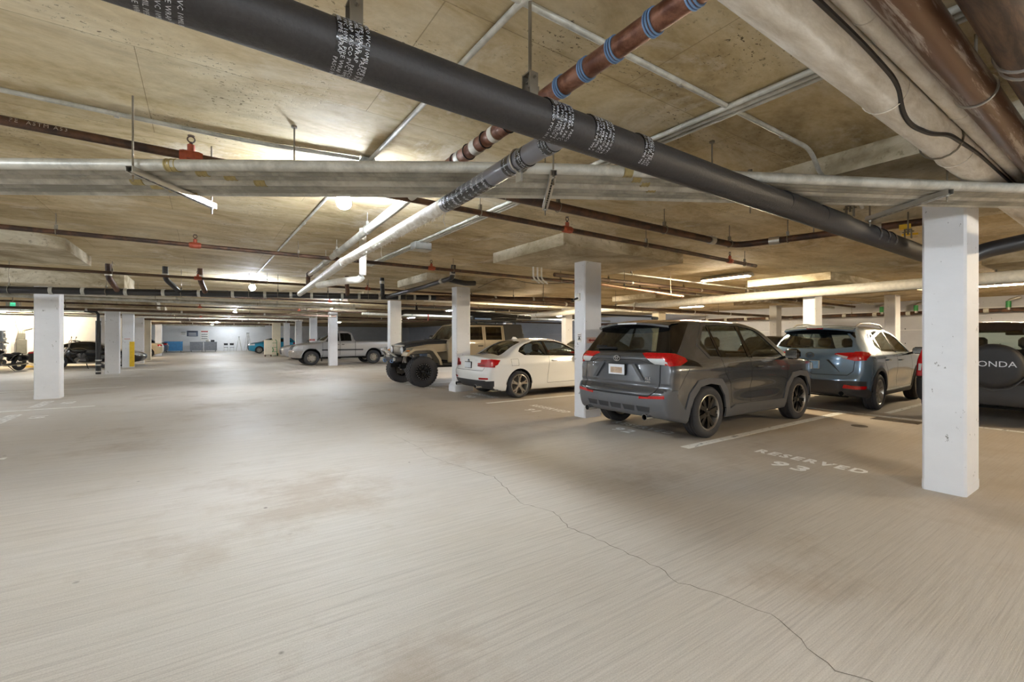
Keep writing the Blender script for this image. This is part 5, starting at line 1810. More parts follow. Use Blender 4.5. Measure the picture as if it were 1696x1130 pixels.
    for s in (-1, 1):                       # chiselled hatch shoulders
        m = MB()
        m.prism([(s * 0.26, 1.045), (s * 0.32, 1.045), (s * 0.49, 0.82), (s * 0.43, 0.82)], 'x', 0.050, 0.10)
        m.build('hatch_crease', 'paint_graphite', t, smooth=False)
    badge_text(t, 'XLE', 0.055, (0.052, -0.55, 0.855), (0, -1, 0), (0, 0, 1))
    badge_text(t, 'AWD', 0.035, (0.052, -0.55, 0.81), (0, -1, 0), (0, 0, 1))
    for y in (0.55, -0.55):
        exhaust(t, 0.11, y, 0.335, 0.038, 0.13)
    for s in (-1, 1):
        yy = 0.90
        handle(t, 1.47, b_side(0.985), 0.985, s, 'gloss_black', 0.21)
        handle(t, 2.27, b_side(0.965), 0.965, s, 'gloss_black', 0.21)
        mirror(t, 3.0, 0.93, 1.10, s, 'gloss_black', (0.14, 0.21, 0.17))
    m = MB().box((0.9, 0.0, 1.72), (0.16, 0.03, 0.05), bevel=0.012)
    m.build('antenna_fin', 'paint_graphite', t)
    return t
def b_side(z):
    return 0.905
graphite_suv()

# ================= blue-grey crossover further in
def bluegrey_suv():
    L, W, H = 4.54, 1.84, 1.68
    t = thing('crossover', 'blue-grey crossover parked beyond the empty reserved stall', 'car', (9.98, 4.13, 0.0), math.radians(2.0))
    xr, xf, R = 0.96, 3.66, 0.352
    wz = ip([(0.2, .84), (0.4, .89), (0.7, .915), (0.92, .915), (1.05, .90), (1.14, .855), (1.58, .64), (1.75, .56)])
    tp = sp([(0, .26), (0.12, .12), (0.35, .04), (0.75, 0), (3.7, 0), (4.1, .03), (4.35, .12), (4.54, .26)])
    def side(x, z):
        g = np.clip((z - 1.1) / 0.5, 0, 1)
        return wz(z) - tp(x) - g * 0.09 * np.clip((1.0 - x), 0, 1) - 0.02 * np.exp(-((z - 0.6) / 0.12) ** 2) * np.exp(-((x - 2.3) / 0.75) ** 4)
    tc = sp([(0, 1.60), (0.35, 1.645), (0.9, 1.68), (1.6, 1.68), (2.2, 1.65), (2.6, 1.565), (2.8, 1.49), (3.4, 1.13), (3.6, 1.09), (4.1, 1.02), (4.4, .94), (4.54, .84)])
    top = lambda x, ay: tc(x + 0.14 * ay ** 2) - 0.055 * (ay / 0.64) ** 2 * np.clip((2.9 - x), 0.3, 1)
    rz = sp([(0.15, .20), (0.3, .10), (0.45, .02), (0.62, .0), (0.72, .06), (0.9, .09), (1.05, .10), (1.16, .13), (1.3, .22), (1.5, .40), (1.6, .50), (1.75, .65)])
    rear = lambda z, ay: rz(z) + 0.16 * (ay / 0.9) ** 3
    fz = sp([(0.15, 4.36), (0.35, 4.5), (0.6, 4.54), (0.85, 4.52), (0.98, 4.42), (1.12, 4.2)])
    front = lambda z, ay: fz(z) - 0.2 * (ay / 0.9) ** 2
    b = Body(L, H, W, side, top, rear, front, ip([(0, .34), (0.5, .25), (4.1, .24), (4.54, .3)]), ((0.85, -.2, .55), (3.8, .2, .78)), (0.045, 0.045, 0.06), 0.04)
    for xa in (xr, xf):
        b.panel('hole', 'S', [(xa + .42, .1)] + arch(xa, .37, .40, -5, 185, 12) + [(xa - .42, .1)])
        b.panel('clad', 'S', [(xa + .50, .1)] + arch(xa, .37, .465, -5, 185, 12) + [(xa - .50, .1)])
    b.panel('glass', 'S', [(2.10, 1.13), (3.05, 1.10), (2.98, 1.17), (2.65, 1.42), (2.45, 1.50), (2.07, 1.545)])
    b.panel('glass', 'S', [(1.30, 1.16), (2.02, 1.13), (1.99, 1.55), (1.5, 1.56), (1.24, 1.53)])
    b.panel('glass', 'S', [(0.88, 1.27), (1.22, 1.17), (1.17, 1.51), (1.04, 1.46)])
    b.panel('trim', 'S', [(1.2, 1.14), (2.12, 1.11), (2.10, 1.57), (1.15, 1.56)])
    b.panel('frame', 'S', [(0.80, 1.28), (1.1, 1.155), (3.12, 1.075), (3.02, 1.2), (2.68, 1.455), (2.46, 1.54), (2.0, 1.59), (1.4, 1.60), (1.0, 1.5)])
    b.panel('lred', 'S', [(-.1, 1.14), (-.1, 1.0), (0.30, 1.01), (0.52, 1.09), (0.54, 1.12), (0.30, 1.15)])
    b.panel('glass_r', 'R', [(-.66, 1.24), (-.35, 1.20), (.35, 1.20), (.66, 1.24), (.64, 1.36), (.52, 1.50), (-.52, 1.50), (-.64, 1.36)])
    b.panel('blackpanel', 'R', [(-.72, 1.35), (-.56, 1.50), (.56, 1.50), (.72, 1.35), (.68, 1.46), (.56, 1.575), (-.56, 1.575), (-.68, 1.46)])
    lamp = [(.99, 1.16), (.99, 1.0), (.72, .975), (.56, 1.02), (.40, 1.10), (.45, 1.12), (.70, 1.135)]
    b.panel('lclear', 'R', [(.62, 1.055), (.60, 1.015), (.50, 1.05), (.43, 1.095)], True)
    b.panel('lred', 'R', lamp, True)
    b.strip('gap', 'R', [(.72, .98), (.70, .78), (.62, .70), (-.62, .70), (-.70, .78), (-.72, .98)], 0.01)
    b.panel('reflector', 'R', [(.56, .46), (.84, .44), (.86, .50), (.58, .53)], True)
    b.panel('clad', 'R', [(-1, .1), (1, .1), (1, .56), (.8, .60), (.5, .60), (-.5, .60), (-.8, .60), (-1, .56)])
    b.panel('clad', 'S', [(-.1, .1), (0.6, .1), (0.5, .38), (0.3, .5), (-.1, .58)])
    b.strip('gap', 'S', [(2.06, .42), (2.05, 1.12)], 0.01)
    b.strip('gap', 'S', [(3.12, .42), (3.14, .85), (3.06, 1.08)], 0.01)
    b.strip('gap', 'S', [(1.48, .44), (1.42, .72), (1.26, .93), (1.22, 1.14)], 0.01)
    b.panel('clad', 'S', [(1.4, .1), (3.2, .1), (3.2, .34), (1.46, .34)])
    b.panel('door_r', 'S', [(1.48, .34), (2.06, .34), (2.05, 1.13), (1.22, 1.15), (1.26, .93), (1.42, .72)])
    b.panel('door_f', 'S', [(2.06, .34), (3.12, .34), (3.14, .85), (3.06, 1.10), (2.05, 1.13)])
    b.panel('glass_f', 'F', [(-.6, 1.15), (.6, 1.15), (.52, 1.49), (-.52, 1.49)])
    b.split(t, {'clad': ('bumper_cladding', 'cladding_dark', 0.010), 'glass': ('side_window', 'glass_tint', -0.005, 'pair'), 'trim': ('window_pillar', 'gloss_black', -0.002, 'pair'), 'frame': ('window_frame', 'paint_bluegrey', 0.004, 'pair'),
                'lred': ('tail_light', 'lens_red', 0.014, 'pair'), 'lclear': ('lamp_lens', 'lens_clear', 0.018, 'pair'), 'glass_r': ('rear_window', 'glass_tint', 0.003), 'blackpanel': ('spoiler_underside', 'gloss_black', 0.0),
                'gap': ('shut_line', 'gap_black', -0.012), 'reflector': ('reflector', 'lens_red', 0.018, 'pair'), 'door_r': ('rear_door', 'paint_bluegrey', 0.0, 'pair'), 'door_f': ('front_door', 'paint_bluegrey', 0.0, 'pair'), 'glass_f': ('windshield', 'glass_clear', 0.002)},
            ('body', 'paint_bluegrey'))
    for xa in (xr, xf):
        well(t, xa, W, R, 0.42)
    underbody(t, L, W)
    put_wheels(t, W_MAZDA, (xr, xf), 1.59, R)
    cabin(t, 2.15, 1.25, 2.9, z=0.5, mat='seat_tan')
    m = MB()
    P_ = []
    for q in range(11):
        y = -0.62 + 1.24 * q / 10
        e = abs(y) / 0.62
        zt = 1.655 - 0.05 * e ** 2
        P_.append([(0.70, y, zt + 0.018), (0.5, y, zt - 0.004), (0.30 + 0.12 * e ** 2, y, zt - 0.045), (0.31 + 0.12 * e ** 2, y, zt - 0.07), (0.52, y * 0.97, zt - 0.10)])
    m.grid(P_)
    m.build('roof_spoiler', 'paint_bluegrey', t)
    MB().box((0.312, 0, 1.60), (0.02, 0.30, 0.028), bevel=0.005).build('high_brake_light', 'lens_red_dark', t)
    for s in (-1, 1):
        m = MB()
        m.tube([(0.75, s * 0.56, 1.64), (0.95, s * 0.575, 1.70), (1.5, s * 0.585, 1.715), (2.2, s * 0.565, 1.69), (2.4, s * 0.55, 1.63)], 0.018, 8)
        m.build('roof_rail', 'alloy', t)
        handle(t, 1.46, 0.905, 0.97, s, 'paint_bluegrey')
        handle(t, 2.28, 0.905, 0.95, s, 'paint_bluegrey')
        mirror(t, 2.95, 0.91, 1.09, s, 'gloss_black', (0.15, 0.21, 0.15))
        exhaust(t, 0.12, s * 0.56, 0.36, 0.042, 0.14)
    MB().tube([(0.20, 0.05, 1.24), (0.215, 0.3, 1.255), (0.25, 0.56, 1.24)], 0.014, 8).build('rear_wiper', 'trim_black', t)
    o = ellipse_ring((0.0, 1.07), 0.075, 0.06, 0.011, 0.07, 0.10).build('badge', 'chrome', t)
    m = MB()
    for s in (-1, 1):
        m.tube([(0.08, 0, 1.055), (0.08, s * 0.03, 1.085), (0.08, s * 0.066, 1.07)], 0.007, 6)
    m.build('badge_wing', 'chrome', o)
    o = MB().box((0.085, 0.0, 0.885), (0.03, 0.33, 0.17), bevel=0.01).build('plate_frame', 'bright_steel', t)
    MB().box((0.068, 0.0, 0.885), (0.01, 0.30, 0.148)).build('license_plate', 'plate_blue', o, smooth=False)
    badge_text(t, 'SKYACTIV', 0.03, (0.092, -0.44, 1.005), (0, -1, 0), (0, 0, 1))
    for s in (-1, 1):
        MB().prism([(s * 0.28, 0.99), (s * 0.32, 0.99), (s * 0.50, 0.76)], 'x', 0.075, 0.12).build('hatch_crease', 'trim_black', t, smooth=False)
    return t
bluegrey_suv()

# ================= white two-door coupe
def white_coupe():
    L, W, H = 4.43, 1.774, 1.42
    t = thing('coupe', 'white two-door coupe parked left of the grey SUV', 'car', (5.2, 9.56, 0.0))
    xr, xf, R = 0.96, 3.65, 0.318
    wz = ip([(0.15, .80), (0.3, .85), (0.55, .877), (0.72, .885), (0.86, .875), (0.95, .84), (1.0, .81), (1.34, .60), (1.45, .52)])
    tp = sp([(0, .22), (0.1, .10), (0.3, .03), (0.7, 0), (3.6, 0), (4.0, .03), (4.25, .12), (4.43, .28)])
    def side(x, z):
        g = np.clip((z - 0.95) / 0.4, 0, 1)
        crease = 0.012 * np.exp(-((z - 0.80) / 0.04) ** 2)
        return wz(z) - tp(x) - g * 0.16 * np.clip((1.3 - x) / 1.2, 0, 1) + crease - 0.015 * np.exp(-((z - 0.5) / 0.1) ** 2) * np.exp(-((x - 2.3) / 0.8) ** 4)
    tc = sp([(0, .985), (0.12, 1.0), (0.35, 1.01), (0.55, 1.03), (1.0, 1.25), (1.3, 1.355), (1.75, 1.415), (2.1, 1.415), (2.45, 1.36), (2.7, 1.27), (3.2, 1.0), (3.4, .965), (3.9, .90), (4.25, .82), (4.43, .70)])
    top = lambda x, ay: tc(x + 0.1 * ay ** 2 * np.where(x > 2.2, 1, -0.6)) - 0.04 * (ay / 0.6) ** 2
    rz = sp([(0.15, .20), (0.28, .10), (0.45, .02), (0.60, .0), (0.66, .02), (0.70, .055), (0.9, .07), (1.0, .03), (1.1, .0)])
    rear = lambda z, ay: rz(z) + 0.15 * (ay / 0.85) ** 3
    fz = sp([(0.15, 4.25), (0.35, 4.40), (0.55, 4.43), (0.75, 4.38), (0.9, 4.2)])
    front = lambda z, ay: fz(z) - 0.25 * (ay / 0.85) ** 2
    b = Body(L, H, W, side, top, rear, front, ip([(0, .30), (0.5, .18), (4.0, .17), (4.43, .22)]), ((0.8, -.2, .45), (3.7, .2, .68)), (0.04, 0.035, 0.06), 0.034)
    for xa in (xr, xf):
        b.panel('hole', 'S', [(xa + .37, .05)] + arch(xa, .335, .362, -5, 185, 16) + [(xa - .37, .05)])
    b.panel('glass', 'S', [(1.92, 1.0), (2.96, .975), (2.70, 1.13), (2.45, 1.25), (2.2, 1.31), (1.86, 1.325)])
    b.panel('glass', 'S', [(1.04, 1.085), (1.16, 1.02), (1.84, 1.0), (1.79, 1.325), (1.5, 1.31), (1.28, 1.25), (1.12, 1.17)])
    b.panel('trim', 'S', [(1.00, 1.09), (1.14, 1.005), (1.9, .985), (3.04, .955), (2.74, 1.145), (2.46, 1.275), (2.2, 1.34), (1.8, 1.355), (1.5, 1.335), (1.25, 1.265), (1.08, 1.18)])
    b.panel('lred', 'S', [(-.1, .925), (-.1, .75), (.16, .745), (.34, .80), (.42, .90), (.30, .915)])
    b.panel('glass_r', 'T', [(0.62, .50), (0.62, -.50), (1.20, -.43), (1.25, 0), (1.20, .43)])
    b.panel('trim_r', 'T', [(0.57, .53), (0.57, -.53), (1.24, -.46), (1.29, 0), (1.24, .46)])
    b.panel('lredd', 'R', [(.99, .80), (.99, .755), (.42, .765), (.45, .80)], True)
    b.panel('lred', 'R', [(.99, .925), (.99, .74), (.55, .745), (.42, .755), (.42, .83), (.52, .84), (.54, .915)], True)
    b.strip('gap', 'R', [(.70, .93), (.62, .66), (-.62, .66), (-.70, .93)], 0.008)
    b.panel('diff', 'R', [(-.62, .42), (-.46, .34), (-.46, .1), (.46, .1), (.46, .34), (.62, .42), (.95, .44), (.95, .1), (-.95, .1), (-.95, .44)])
    b.panel('diff', 'R', [(-.7, .44), (.7, .44), (.85, .1), (-.85, .1)])
    b.panel('reflector', 'R', [(.52, .46), (.78, .47), (.78, .505), (.52, .50)], True)
    b.strip('gap', 'S', [(1.87, .97), (1.82, .7), (1.80, .32)], 0.009)
    b.strip('gap', 'S', [(3.05, .95), (3.10, .7), (3.02, .33), (1.80, .32)], 0.009)
    b.strip('gap', 'S', [(0.72, .92), (0.92, .92), (0.92, .77), (0.72, .77), (0.72, .92)], 0.006)
    b.panel('door_f', 'S', [(1.87, .985), (1.82, .7), (1.80, .32), (3.02, .33), (3.10, .7), (3.05, .955)])
    b.panel('glass_f', 'F', [(-.6, 1.0), (.6, 1.0), (.48, 1.31), (-.48, 1.31)])
    b.split(t, {'glass': ('side_window', 'glass_clear', -0.004, 'pair'), 'trim': ('window_frame', 'gloss_black', 0.003, 'pair'), 'lred': ('tail_light', 'lens_red', 0.012, 'pair'), 'lredd': ('lamp_strip', 'lens_red_dark', 0.016, 'pair'), 'glass_r': ('rear_window', 'glass_tint', 0.003), 'trim_r': ('window_seal', 'gloss_black', 0.0),
                'gap': ('shut_line', 'gap_black', -0.008), 'diff': ('diffuser', 'cladding_dark', 0.004), 'reflector': ('reflector', 'lens_red', 0.012, 'pair'), 'door_f': ('door', 'paint_white', 0.0, 'pair'), 'glass_f': ('windshield', 'glass_clear', 0.002)},
            ('body', 'paint_white'))
    for xa in (xr, xf):
        well(t, xa, W, R, 0.375)
    underbody(t, L, W, 0.17, 0.16)
    put_wheels(t, W_BMW, (xr, xf), 1.53, R)
    cabin(t, 2.1, 1.35, 2.8, z=0.36, w=1.2, floor_z=0.28)
    m = MB()
    m.prism([(-0.10, 0), (0.08, 0), (0.0, 0.055), (-0.06, 0.06)], 'y', -0.02, 0.02)
    m.v = [(x + 1.42, y, z + 1.385) for x, y, z in m.v]
    m.build('antenna_fin', 'paint_white', t)
    o = MB().lathe([(0.0, -0.012), (0.036, -0.012), (0.041, 0.0), (0.041, 0.02)], (0.072, 0, 0.875), 'x', 22).build('badge', 'gloss_black', t)
    for a in (0, 2):
        MB().prism([(0, 0.875)] + [(0.026 * math.cos(math.radians(a * 90 + k)), 0.875 + 0.026 * math.sin(math.radians(a * 90 + k))) for k in range(0, 91, 15)], 'x', 0.056, 0.06).build('badge_field', 'blue_band' if a == 0 else 'plate_white', o, smooth=False)
    o = MB().box((0.06, 0.0, 0.775), (0.03, 0.33, 0.16), bevel=0.008).build('plate_frame', 'gloss_black', t)
    MB().box((0.043, 0.0, 0.775), (0.01, 0.30, 0.13)).build('license_plate', 'plate_white', o, smooth=False)
    badge_text(t, 'M235i', 0.05, (0.068, -0.37, 0.885), (0, -1, 0), (0, 0, 1), 'bright_steel')
    for y in (0.47, -0.47):
        exhaust(t, 0.10, y, 0.30, 0.04, 0.12)
    for s in (-1, 1):
        handle(t, 2.02, 0.885, 0.87, s, 'paint_white')
        mirror(t, 2.85, 0.86, 0.96, s, 'gloss_black', (0.12, 0.2, 0.13))
    return t
white_coupe()

# ================= dark SUV with a spare wheel on the tailgate
def dark_suv():
    L, W, H = 4.35, 1.78, 1.68
    t = thing('spare_wheel_suv', 'dark SUV with covered spare wheel half hidden behind the nearest column', 'car', (10.38, 1.74, 0.0))
    xr, xf, R = 0.75, 3.37, 0.345
    wz = ip([(0.2, .83), (0.45, .885), (0.75, .89), (1.0, .875), (1.08, .855), (1.55, .70), (1.75, .62)])
    tp = sp([(0, .10), (0.1, .04), (0.3, .01), (0.7, 0), (3.5, 0), (3.9, .04), (4.2, .14), (4.35, .26)])
    side = lambda x, z: wz(z) - tp(x)
    tc = sp([(0, 1.64), (0.3, 1.67), (1.0, 1.69), (1.8, 1.68), (2.3, 1.64), (2.5, 1.57), (3.2, 1.12), (3.4, 1.08), (3.9, 1.0), (4.2, .92), (4.35, .8)])
    top = lambda x, ay: tc(x + 0.1 * ay ** 2) - 0.04 * (ay / 0.66) ** 2
    rz = sp([(0.15, .12), (0.3, .04), (0.5, -.04), (0.66, -.04), (0.72, .03), (1.05, .05), (1.1, .06), (1.55, .16), (1.75, .25)])
    rear = lambda z, ay: rz(z) + 0.05 * (ay / 0.88) ** 4
    fz = sp([(0.15, 4.2), (0.35, 4.3), (0.6, 4.35), (0.85, 4.32), (1.0, 4.2)])
    front = lambda z, ay: fz(z) - 0.2 * (ay / 0.85) ** 2
    b = Body(L, H, W, side, top, rear, front, ip([(0, .36), (0.5, .27), (4.35, .3)]), ((0.7, -.2, .55), (3.6, .2, .78)), (0.05, 0.04, 0.06), 0.05)
    for xa in (xr, xf):
        b.panel('hole', 'S', [(xa + .41, .1)] + arch(xa, .36, .395, -5, 185, 12) + [(xa - .41, .1)])
        b.panel('clad', 'S', [(xa + .47, .1)] + arch(xa, .36, .45, -5, 185, 12) + [(xa - .47, .1)])
    b.panel('glass', 'S', [(1.85, 1.1), (2.85, 1.08), (2.4, 1.45), (1.83, 1.52)])
    b.panel('glass', 'S', [(1.05, 1.1), (1.77, 1.1), (1.76, 1.53), (1.05, 1.53)])
    b.panel('glass', 'S', [(0.35, 1.12), (0.95, 1.1), (0.95, 1.53), (0.5, 1.52)])
    b.panel('lred', 'S', [(-.1, 1.05), (-.1, .74), (.18, .76), (.26, 1.3), (.30, 1.5), (.05, 1.5)])
    b.panel('lclear', 'R', [(.99, .96), (.99, .84), (.78, .84), (.77, .96)], True)
    b.panel('lred', 'R', [(.99, 1.50), (.99, .74), (.77, .74), (.75, 1.06), (.66, 1.46)], True)
    b.panel('glass_r', 'R', [(-.64, 1.10), (.64, 1.10), (.57, 1.53), (-.57, 1.53)])
    b.panel('clad', 'R', [(-1, .1), (1, .1), (1, .70), (-1, .70)])
    b.panel('clad', 'S', [(-.1, .1), (.4, .1), (.34, .45), (.3, .68), (-.1, .70)])
    b.strip('gap', 'R', [(.72, 1.52), (.74, .74), (-.74, .74), (-.72, 1.52)], 0.012)
    b.panel('glass_f', 'F', [(-.62, 1.14), (.62, 1.14), (.56, 1.52), (-.56, 1.52)])
    b.split(t, {'clad': ('bumper', 'cladding_dark', 0.012), 'glass': ('side_window', 'glass_tint', -0.004, 'pair'), 'glass_r': ('rear_window', 'glass_clear', 0.002), 'glass_f': ('windshield', 'glass_clear', 0.002),
                'lred': ('tail_light', 'lens_red', 0.014, 'pair'), 'lclear': ('lamp_lens', 'lens_clear', 0.02, 'pair'), 'gap': ('shut_line', 'gap_black', -0.01)}, ('body', 'paint_darkred'))
    for xa in (xr, xf):
        well(t, xa, W, R, 0.41)
    underbody(t, L, W)
    put_wheels(t, W_HONDA, (xr, xf), 1.54, R)
    cabin(t, 2.0, 1.15, 2.75, z=0.52)
    MB().box((2.55, 0, 1.5), (0.04, 0.26, 0.07), bevel=0.015).build('rear_view_mirror', 'trim_black', t)
    # covered spare wheel
    sy, sz = -0.13, 0.97
    m = MB().lathe([(0.0, -0.235), (0.26, -0.235), (0.315, -0.225), (0.345, -0.19), (0.35, -0.12), (0.345, -0.03), (0.30, 0.0)], (0, sy, sz), 'x', 40)
    o = m.build('spare_wheel_cover', 'trim_black', t)
    MB().torus((-0.222, sy, sz), (1, 0, 0), 0.30, 0.006, 36, 6).build('cover_seam', 'cladding_dark', o)
    m = MB().box((-0.01, sy, sz - 0.02), (0.12, 0.2, 0.2), bevel=0.02)
    m.build('wheel_carrier', 'trim_black', o)
    vs, fs = text_mesh('HONDA', 0.125, 1.02, 3)
    m = MB().add([Vector((-0.2385, sy - v.x * 1.12, sz + 0.03 + v.y)) for v in vs], fs)
    m.build('lettering', 'plate_white', o, smooth=False)
    m = MB()
    m.tube([(-0.14, sy + 0.36, sz - 0.14), (-0.22, sy + 0.2, sz - 0.33), (-0.24, sy, sz - 0.39), (-0.22, sy - 0.2, sz - 0.33), (-0.14, sy - 0.36, sz - 0.14)], 0.012, 6)
    m.build('cover_strap', 'cladding_dark', o)
    for s in (-1, 1):
        mirror(t, 2.85, 0.9, 1.08, s, 'paint_darkred', (0.14, 0.2, 0.16))
        MB().tube([(0.5, s * 0.58, 1.66), (0.7, s * 0.6, 1.72), (2.0, s * 0.6, 1.72), (2.2, s * 0.58, 1.64)], 0.018, 8).build('roof_rail', 'trim_black', t)
        MB().box((-0.055, s * 0.62, 0.50), (0.02, 0.16, 0.05), bevel=0.006).build('reflector', 'lens_red', t)
    exhaust(t, 0.05, -0.52, 0.34, 0.035, 0.14)
    MB().tube([(0.03, -0.45, 1.62), (0.0, -0.45, 1.56), (0.04, -0.43, 1.50)], 0.02, 8).build('hatch_hinge', 'trim_black', t)
    return t
dark_suv()
# ================= lifted off-roader with roof rack, nose to the aisle
def offroader():
    t = thing('off_roader', 'lifted sand and black off-roader with knobby tires, nose towards the aisle', 'car', (9.0, 13.17, 0.0), math.pi)
    xr, xf, R = 0.75, 3.75, 0.445
    wz = ip([(0.6, .76), (0.8, .79), (1.25, .80), (1.33, .785), (1.86, .69), (2.0, .66)])
    side = lambda x, z: wz(z) + 0 * x
    tc = ip([(0, 1.87), (0.1, 1.89), (2.25, 1.89), (2.38, 1.86), (2.82, 1.36), (2.9, 1.30)])
    top = lambda x, ay: tc(x) - 0.02 * (ay / 0.7) ** 2
    rear = lambda z, ay: 0.03 + 0.05 * np.clip(z - 1.3, 0, 1) + 0.03 * (ay / 0.8) ** 4
    front = lambda z, ay: 2.88 + 0 * z
    b = Body(2.9, 1.9, 1.62, side, top, rear, front, ip([(0, .66), (2.9, .66)]), ((0.5, -.2, .85), (2.4, .2, 1.1)), (0.03, 0.04, 0.03), 0.05)
    b.panel('hole', 'S', [(xr + .55, .5), (xr + .5, .86), (xr + .36, 1.06), (xr - .36, 1.06), (xr - .52, .86), (xr - .56, .5)])
    b.panel('glass', 'S', [(1.66, 1.36), (2.66, 1.36), (2.32, 1.76), (1.66, 1.78)])
    b.panel('glass', 'S', [(0.93, 1.36), (1.54, 1.36), (1.54, 1.78), (0.93, 1.78)])
    b.panel('top', 'S', [(0.0, 1.3), (0.82, 1.3), (0.84, 1.84), (0.0, 1.95)])
    b.panel('top', 'S', [(0.0, 1.825), (2.4, 1.825), (2.4, 1.95), (0.0, 1.95)])
    b.panel('top', 'T', [(-.1, -.9), (2.36, -.9), (2.36, .9), (-.1, .9)])
    b.strip('gap', 'S', [(1.60, .72), (1.60, 1.80)], 0.012)
    b.strip('gap', 'S', [(2.72, .72), (2.74, 1.30)], 0.012)
    b.strip('gap', 'S', [(1.2, .80), (1.1, 1.08), (0.88, 1.2), (0.87, 1.80)], 0.012)
    b.panel('door', 'S', [(1.2, .72), (1.6, .72), (1.6, 1.8), (0.87, 1.8), (0.88, 1.2), (1.1, 1.08)])
    b.panel('door2', 'S', [(1.6, .72), (2.72, .72), (2.74, 1.32), (2.36, 1.8), (1.6, 1.8)])
    b.panel('glass_f', 'F', [(-.66, 1.38), (.66, 1.38), (.58, 1.80), (-.58, 1.80)])
    b.panel('top', 'R', [(-.7, 1.3), (.7, 1.3), (.66, 1.85), (-.66, 1.85)])
    b.split(t, {'glass': ('side_window', 'glass_dark', -0.008, 'pair'), 'top': ('hard_top', 'trim_black', 0.006), 'gap': ('shut_line', 'gap_black', -0.01), 'door': ('rear_door', 'paint_sand', 0.004, 'pair'), 'door2': ('front_door', 'paint_sand', 0.004, 'pair'), 'glass_f': ('windshield', 'glass_clear', 0.002)}, ('body', 'paint_sand'))
    # hood with side panels, cowl vents
    m = MB()
    P_ = []
    for x, w, z0, z in ((2.8, .68, 1.0, 1.36), (3.0, .665, .98, 1.355), (3.5, .63, .95, 1.325), (3.95, .59, .92, 1.275), (4.14, .565, .90, 1.22), (4.17, .56, .9, 1.16)):
        P_.append([(x, -w, z0), (x, -w, z - .09), (x, -w * .93, z - .02), (x, -w * .6, z + .008), (x, 0, z + .018), (x, w * .6, z + .008), (x, w * .93, z - .02), (x, w, z - .09), (x, w, z0)])
    m.grid(P_)
    hood = m.build('hood', 'trim_black', t)
    MB().prism([(2.82, 1.0), (2.82, 1.27), (3.5, 1.235), (4.12, 1.13), (4.12, .92)], 'y', -.70, -.62).build('hood_side', 'paint_sand', t, smooth=False) if False else None
    for s in (-1, 1):
        m = MB()
        m.add([(2.84, s * .69, 1.02), (2.84, s * .69, 1.25), (3.5, s * .642, 1.225), (4.12, s * .575, 1.12), (4.12, s * .575, .93), (2.84, s * .66, 1.02), (2.84, s * .66, 1.25), (3.5, s * .61, 1.225), (4.12, s * .54, 1.12), (4.12, s * .54, .93)],
              [(0, 1, 2, 3, 4), (9, 8, 7, 6, 5), (0, 5, 6, 1), (1, 6, 7, 2), (2, 7, 8, 3), (3, 8, 9, 4)])
        m.build('hood_side_panel', 'paint_sand', t, smooth=False)
        MB().box((3.05, s * .3, 1.378), (0.22, 0.16, 0.02), bevel=0.008).build('hood_vent', 'trim_black', hood)
        MB().box((3.6, s * .60, 1.24), (0.05, 0.03, 0.06), bevel=0.01).build('hood_latch', 'trim_black', hood)
        # front fender: a flat-topped flare
        fo = [(xf - .60, .62), (xf - .55, .80), (xf - .34, 1.10), (xf - .24, 1.135), (xf + .30, 1.12), (xf + .47, 1.0), (xf + .52, .90)]
        fi = [(xf + .46, .90), (xf + .40, .97), (xf + .27, 1.05), (xf - .20, 1.065), (xf - .29, 1.03), (xf - .48, .78), (xf - .53, .62)]
        MB().prism(fo + fi, 'y', s * .56, s * .97).build('front_fender', 'paint_sand', t, smooth=False)
        o = MB().box((xf + .40, s * .80, 1.035), (0.05, 0.22, 0.06), bevel=0.015).build('turn_signal', 'lens_amber', t)
        ro = [(xr - .62, .66), (xr - .56, .90), (xr - .36, 1.10), (xr + .36, 1.10), (xr + .56, .88), (xr + .62, .66)]
        ri = [(xr + .56, .66), (xr + .50, .85), (xr + .33, 1.04), (xr - .33, 1.04), (xr - .50, .86), (xr - .56, .66)]
        MB().prism(ro + ri, 'y', s * .74, s * .97).build('rear_fender', 'paint_sand', t, smooth=False)
        MB().box((2.3, s * .82, .62), (2.2, 0.1, 0.1), bevel=0.03).build('rock_slider', 'trim_black', t)
        MB().cyl((3.1, s * .80, .62), (1.2, s * .80, .62), 0.04, 10).build('step_bar', 'trim_black', t)
        m = MB().lathe([(0.0, 0.05), (0.088, 0.045), (0.105, 0.03), (0.108, 0.0)], (4.175, s * .43, 1.06), 'x', 22)
        o = m.build('headlight', 'lens_clear', t)
        MB().torus((4.19, s * .43, 1.06), (1, 0, 0), 0.108, 0.012, 22, 7).build('headlight_ring', 'trim_black', o)
        mirror(t, 2.62, .86, 1.36, s, 'trim_black', (0.12, 0.2, 0.2), face=-1)
        handle(t, 1.75, .81, 1.17, s, 'trim_black', 0.17)
        handle(t, 1.05, .81, 1.17, s, 'trim_black', 0.17)
    # seven-slot grille
    g = MB()
    gr = MB().box((4.14, 0, 1.035), (0.05, 1.10, 0.32), bevel=0.02).build('grille', 'gap_black', t)
    for k in range(8):
        y = -.30 + k * .0857
        MB().box((4.17, y, 1.05), (0.035, 0.042, 0.25), bevel=0.012).build('grille_bar', 'alloy', gr)
    MB().box((4.165, 0, 1.19), (0.04, 1.08, 0.05), bevel=0.015).build('grille_top', 'alloy', gr)
    # stinger bumper with winch, lamps and blue hooks
    bp = MB().box((4.32, 0, .79), (0.22, 1.1, 0.16), bevel=0.04).build('front_bumper', 'trim_black', t)
    MB().tube(bend_path([(4.34, -.42, .85), (4.52, -.26, 1.02), (4.58, -.2, 1.06), (4.58, .2, 1.06), (4.52, .26, 1.02), (4.34, .42, .85)], 0.08), 0.028, 10).build('bull_bar', 'bright_steel', bp)
